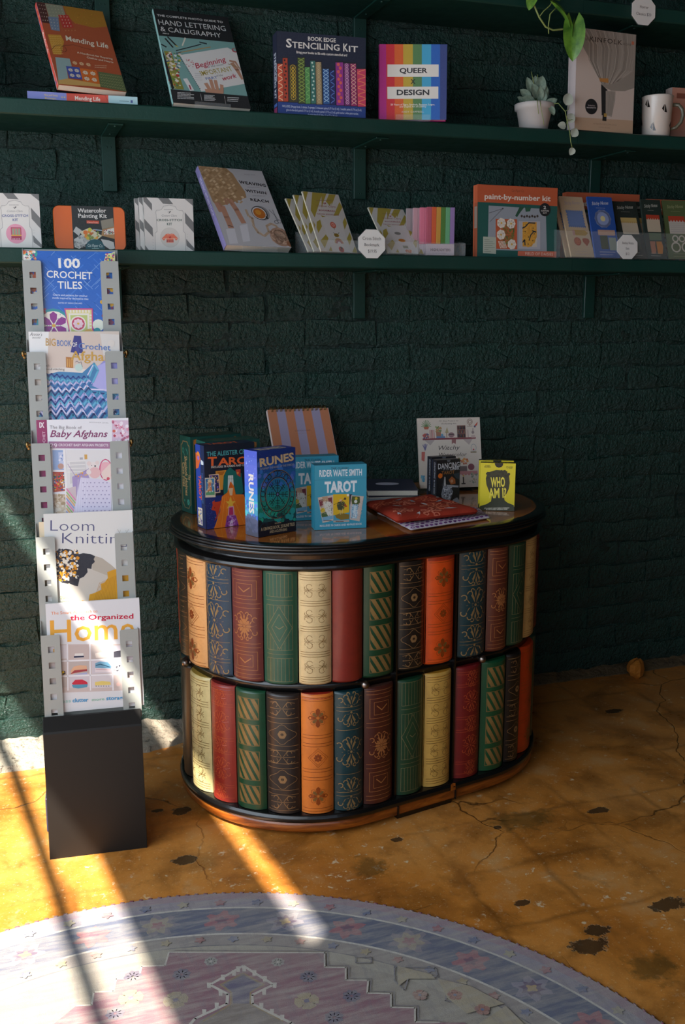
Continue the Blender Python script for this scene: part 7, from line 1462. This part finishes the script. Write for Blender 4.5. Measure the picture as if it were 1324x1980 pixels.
def a_home(A):
    A.bg('#d6d5d8'); A.T('The Smart Approach to', 326, 160, 622, 146, 18, '#d88a64', .012); A.T('the Organized', 448, 196, 852, 184, 32, '#b8183c', .022); A.T('Home', 322, 338, 862, 308, 140, '#e0a03c', .01)
    A.P([(330, 350), (890, 345), (905, 640), (360, 660)], '#c4b4b0'); cols = ['#cfc8cc', '#c0b0ac', '#b8aca8', '#c8c0c8']
    for j in range(3):
        for i in range(4):
            x0, y0 = 352 + i * 142 - 52, 358 + j * 92; A.P([(x0, y0), (x0 + 134, y0 - 4), (x0 + 136, y0 + 82), (x0 + 2, y0 + 88)], cols[(i + j) % 4])
    A.hold()
    for i in range(4): x = 430 + 144 * (i - 0) - 0; A.P([(x - 5, 345), (x + 4, 345), (x + 8, 645), (x - 1, 645)], '#e0dee2')
    for y in (448, 545): A.P([(392, y + 4), (800, y - 12), (800, y - 2), (392, y + 14)], '#e0dee2')
    A.hold(False)
    A.P([(478, 408), (532, 406), (535, 436), (472, 440)], '#dcd8d4'); A.P([(472, 424), (535, 422), (536, 432), (472, 436)], '#2c3450')
    A.P([(450, 520), (470, 492), (510, 482), (552, 486), (556, 508), (500, 520), (458, 542)], '#d8a888'); A.P([(448, 540), (475, 515), (556, 508), (556, 520), (480, 532)], '#9c3c44'); A.P([(460, 545), (556, 528), (556, 540)], '#a0a8d0')
    A.P([(608, 470), (640, 458), (690, 464), (710, 490), (706, 510), (608, 500)], '#6a9cb8'); A.L([(612, 485), (640, 476), (700, 494)], 6, '#2c5a74'); A.P([(608, 500), (706, 504), (706, 528), (606, 528)], '#dcd0d4'); A.L([(612, 508), (704, 512)], 4, '#c88c94'); A.P([(606, 408), (640, 400), (695, 405), (690, 432), (612, 436)], '#d8ccc4')
    A.P([(458, 600), (480, 576), (525, 574), (556, 590), (560, 606), (470, 610)], '#c02440'); A.P([(458, 608), (560, 604), (556, 622), (500, 632), (466, 626)], '#4a90ac'); A.P([(606, 590), (650, 584), (704, 588), (708, 608), (606, 612)], '#dcc470'); A.hold(); [A.C(614 + 16 * k, 616, 5, '#2c3040', 3) for k in range(6)]; A.hold(False)
    A.P([(726, 395), (772, 388), (772, 430), (726, 434)], '#3c3c48'); A.scatter(16, 728, 480, 770, 522, ['#e0dcdc', '#3c3c48', '#a8a4a8'], 6, 11, 6); A.scatter(8, 395, 520, 412, 545, ['#d8b030', '#2c3040'], 6, 9, 6); A.C(755, 605, 14, '#d8b4ac', 8); A.scatter(10, 340, 380, 360, 400, ['#c89a60'], 6, 9, 6)
    A.T('less', 385, 724, 452, 720, 22, '#8ac0b4', .005); A.T('clutter', 462, 720, 564, 714, 24, '#2c90c0', .03); A.T('more', 586, 712, 666, 706, 18, '#7cb8a0', .01); A.T('storage', 678, 706, 800, 700, 24, '#2c90c0', .03)
rackmag(4, .0130, .205, .5605, .010, 'paperback_book', 'white home organizing book with orange title in the lowest pocket of the rack', ((290, 93), (888, 53), (920, 737), (326, 791)), a_home, '#d6d5d8', '#e0dedc')
bk = thing('magazine', 'cream magazine corner sticking out behind the white loom knitting magazine', 'magazine')
yf, zf = FL[3]; zb = .515; p = Matrix.Translation((RX, RY, 0)) @ Matrix.Rotation(RYAW, 4, 'Z') @ Vector((.0055, yf - (zf - zb) * math.tan(t8) + .0155, zb)); bk.location = p; bk.rotation_euler = (-t8, 0, RYAW)
MB().ink('#d8c4a4').box((-.102, 0, 0), (.094, .0028, .224), .0003).obj('cover', M['print'], bk); MB().box((-.101, .003, .001), (.0935, .0045, .2235)).obj('pages', M['paper'], bk)

# ---------------------------------------------------------------- round rug
t = NT('faded_flatweave'); co = t.coord(); a_ = t.n('Attribute', attribute_name='ink').outputs['Color']
st_ = t.noise(1, 5, .7, t.mapped(co, (9, 60, 1))); s2 = t.noise(1, 4, .7, t.mapped(co, (70, 16, 1))); s3 = t.noise(5, 4, .6, co); wv1 = t.noise(1, 2, .5, t.mapped(co, (500, 900, 1)))
c = t.mix(t.math('MULTIPLY', t.ramp(st_, [(.42, 0), (.66, 1)]), .60), a_, '#a09a8e')
c = t.mix(t.math('MULTIPLY', t.ramp(s2, [(.48, 0), (.70, 1)]), .38), c, '#66646c')
c = t.mix(t.math('MULTIPLY', t.ramp(s3, [(.45, 0), (.70, 1)]), .35), c, '#8c7f78')
c = t.mix(t.math('MULTIPLY', t.ramp(wv1, [(.4, 0), (.6, 1)]), .16), c, '#4c4848')
t.set(Base_Color=c, Roughness=.9, Sheen_Weight=.1, Normal=t.bump(wv1, .35, .0015)); M['rug'] = t.m
QX, QY, QR_ = .1327, -1.7326, .904
rug = thing('round_rug', 'round faded oriental rug in dusty blue and rose lying on the floor', 'rug', (QX, QY, 0))
m = MB().ink('#8a8078'); N = 160
ringv = lambda R_, z: [(R_ * cos(2 * pi * k / N), R_ * sin(2 * pi * k / N), z) for k in range(N)]
m.add(ringv(QR_, 0) + ringv(QR_ + .001, .003) + ringv(QR_ - .002, .0052), [[a * N + k, a * N + (k + 1) % N, (a + 1) * N + (k + 1) % N, (a + 1) * N + k] for a in (0, 1) for k in range(N)], True); m.add(ringv(QR_ - .002, .0052), [list(range(N))])
m.obj('pile', M['rug'], rug)
m = MB().ink('#6e2c3c')
for k in range(300): a = 2 * pi * k / 300; m.tube([((QR_ - .003) * cos(a), (QR_ - .003) * sin(a), .0055), ((QR_ + .0015) * cos(a + .008), (QR_ + .0015) * sin(a + .008), .0035)], .0022, 4)
eo = m.obj('edge_binding', M['rug'], rug, 'dark red overcast edge'); eo['kind'] = 'stuff'
RG = Art(1.5, 1.05, ((-476.4, 1888.6), (948.6, 1623.8), (1651.7, 2376.5), (-1017.6, 3364.8)), fn=lambda u, v, l: (-.5 + u - QX, -1.9 + v - QY, .0052 + l), lift=.0002, step=.00001)
def ring(r0, r1, c_, n=120): 
    RG.l += RG.st; RG.b.ink(c_); vs = [(R_ * cos(2 * pi * k / n), R_ * sin(2 * pi * k / n), .0052 + RG.l) for R_ in (r0, r1) for k in range(n)]
    RG.b.add(vs, [[k, (k + 1) % n, n + (k + 1) % n, n + k] for k in range(n)])
RG.b.ink('#8b8377'); RG.b.add([(.9 * cos(2 * pi * k / 120), .9 * sin(2 * pi * k / 120), .0053) for k in range(120)], [list(range(120))])
ring(.878, .901, '#8e7880'); ring(.852, .880, '#86808a'); ring(.847, .852, '#b8b2a8'); ring(.765, .847, '#565b6e'); ring(.760, .765, '#b8b2a8'); ring(.728, .760, '#857d78'); ring(.7255, .728, '#5c5a60'); ring(.700, .7255, '#979081')
r = random.Random(17)
def blot(R_, deg, rad, c_, n=7):
    a = radians(deg); x, y = R_ * cos(a), R_ * sin(a); RG.l += RG.st; RG.b.ink(c_)
    RG.b.add([(x + rad * (1 + .28 * cos(n * q * pi / 12 + deg)) * cos(q * pi / 12), y + rad * .9 * (1 + .28 * cos(n * q * pi / 12 + deg)) * sin(q * pi / 12), .0052 + RG.l) for q in range(24)], [list(range(24))])
for k in range(40):
    d = 9 * k + 2.5; cc = ['#8e5c62', '#827c6e', '#8e5c62', '#6c7086'][k % 4]
    if k % 4 == 1: blot(.806, d, .036, '#756f78'); blot(.806, d, .026, '#918674', 6); blot(.806, d, .012, '#8e5c62', 5)
    elif k % 4 == 3: blot(.806, d, .032, '#7c7884', 6); blot(.806, d, .020, '#5f4f66', 8); blot(.806, d, .010, '#a08a62', 4)
    else: blot(.806, d, .031, cc, 6); blot(.806, d, .012, '#6a4c5c', 5)
for k in range(72): blot(.866, 5 * k, .010, ['#915f66', '#98907c', '#5f6680'][k % 3], 5); blot(.744, 5 * k + 2.5, .009, ['#8e645f', '#96886a', '#666a80'][k % 3], 5)
S = lambda pts, ox=200, oy=1720, s_=2.648: [(ox + x / s_, oy + y / s_) for x, y in pts]
rose = S([(335, 325), (1132, 328), (1132, 402), (1240, 404), (1240, 468), (1355, 469)]) + S([(290, 535), (412, 537), (412, 608), (535, 610), (535, 683), (660, 685)], 600) + [(900, 1979), (900, 2080), (120, 2080), (100, 1985)] + S([(-140, 600), (-60, 595), (-50, 530), (50, 525), (65, 462), (180, 460), (195, 398), (315, 393)])
RG.P(rose, '#7d5860')
rl = rose[:12]; RG.L(rl, 3.2, '#b5aea2'); RG.L([rose[0]] + rose[:-9:-1], 3.2, '#b5aea2'); RG.L([(p[0] + 6, p[1] - 4) for p in rl], 1.2, '#6c6670')
med = S([(715, 395), (870, 492), (760, 545), (762, 590), (960, 688), (1100, 800), (350, 800), (470, 665), (632, 590), (636, 540), (545, 492)])
RG.P(S([(715, 430), (820, 492), (752, 530), (752, 590), (900, 670), (1050, 780), (400, 780), (500, 672), (655, 590), (655, 530), (600, 492)]), '#756a62'); RG.P(S([(715, 445), (805, 492), (748, 530), (745, 588), (664, 588), (660, 530), (615, 492)]), '#5a5468')
RG.L(med, 5.2, '#b5aea2', True); RG.L(S([(715, 432), (822, 492), (752, 532), (752, 592), (920, 680)]), 2, '#8a7448'); RG.L(S([(715, 432), (598, 492), (652, 532), (652, 592), (510, 680)]), 2, '#8a7448')
RG.hold()
for x, y in ((720, 410), (668, 432), (612, 455), (772, 432), (826, 462), (540, 495), (876, 495), (600, 535), (822, 530), (690, 412), (516, 632), (580, 598), (808, 600), (862, 630), (915, 660)):
    P_ = S([(x - 11, y - 14), (x + 11, y - 14), (x + 9, y + 14), (x - 9, y + 14)]); RG.P(P_, '#b5aea2')
RG.hold(False)
for x, y in ((550, 372), (893, 376)): RG.flower(*S([(x, y)])[0], 13, 8, '#8f8c84', '#b5aea2', .4)
for x, y in ((1040, 575), (370, 570), (140, 560)): RG.flower(*S([(x, y)])[0], 22, 4, '#96876a', '#6a6478', .8)
for x, y in ((1050, 450), (1270, 550), (400, 440), (150, 450), (1180, 660), (60, 640)): RG.flower(*S([(x, y)])[0], 17, 8, '#5f5868', None, .4)
for pts in ([(430, 400), (640, 405), (650, 450), (500, 460), (480, 520), (430, 470)], [(700, 520), (780, 500), (820, 540), (760, 580), (690, 575)], [(230, 350), (310, 350), (312, 380), (232, 380)]): RG.L(S(pts, 600), 2.5, '#6f6b70', True)
for pts in ([(445, 395), (620, 440), (640, 462), (500, 462), (450, 500)], [(650, 460), (820, 500), (990, 590), (800, 640), (700, 560)], [(1000, 600), (1100, 700), (850, 700)]): RG.P(S(pts, 600), '#988c74')
for x, y in ((740, 545), (560, 545), (880, 620)): RG.flower(*S([(x, y)], 600)[0], 14, 5, '#8e6458', '#5f6680', .6)
RG.obj('woven_pattern', M['rug'], rug)
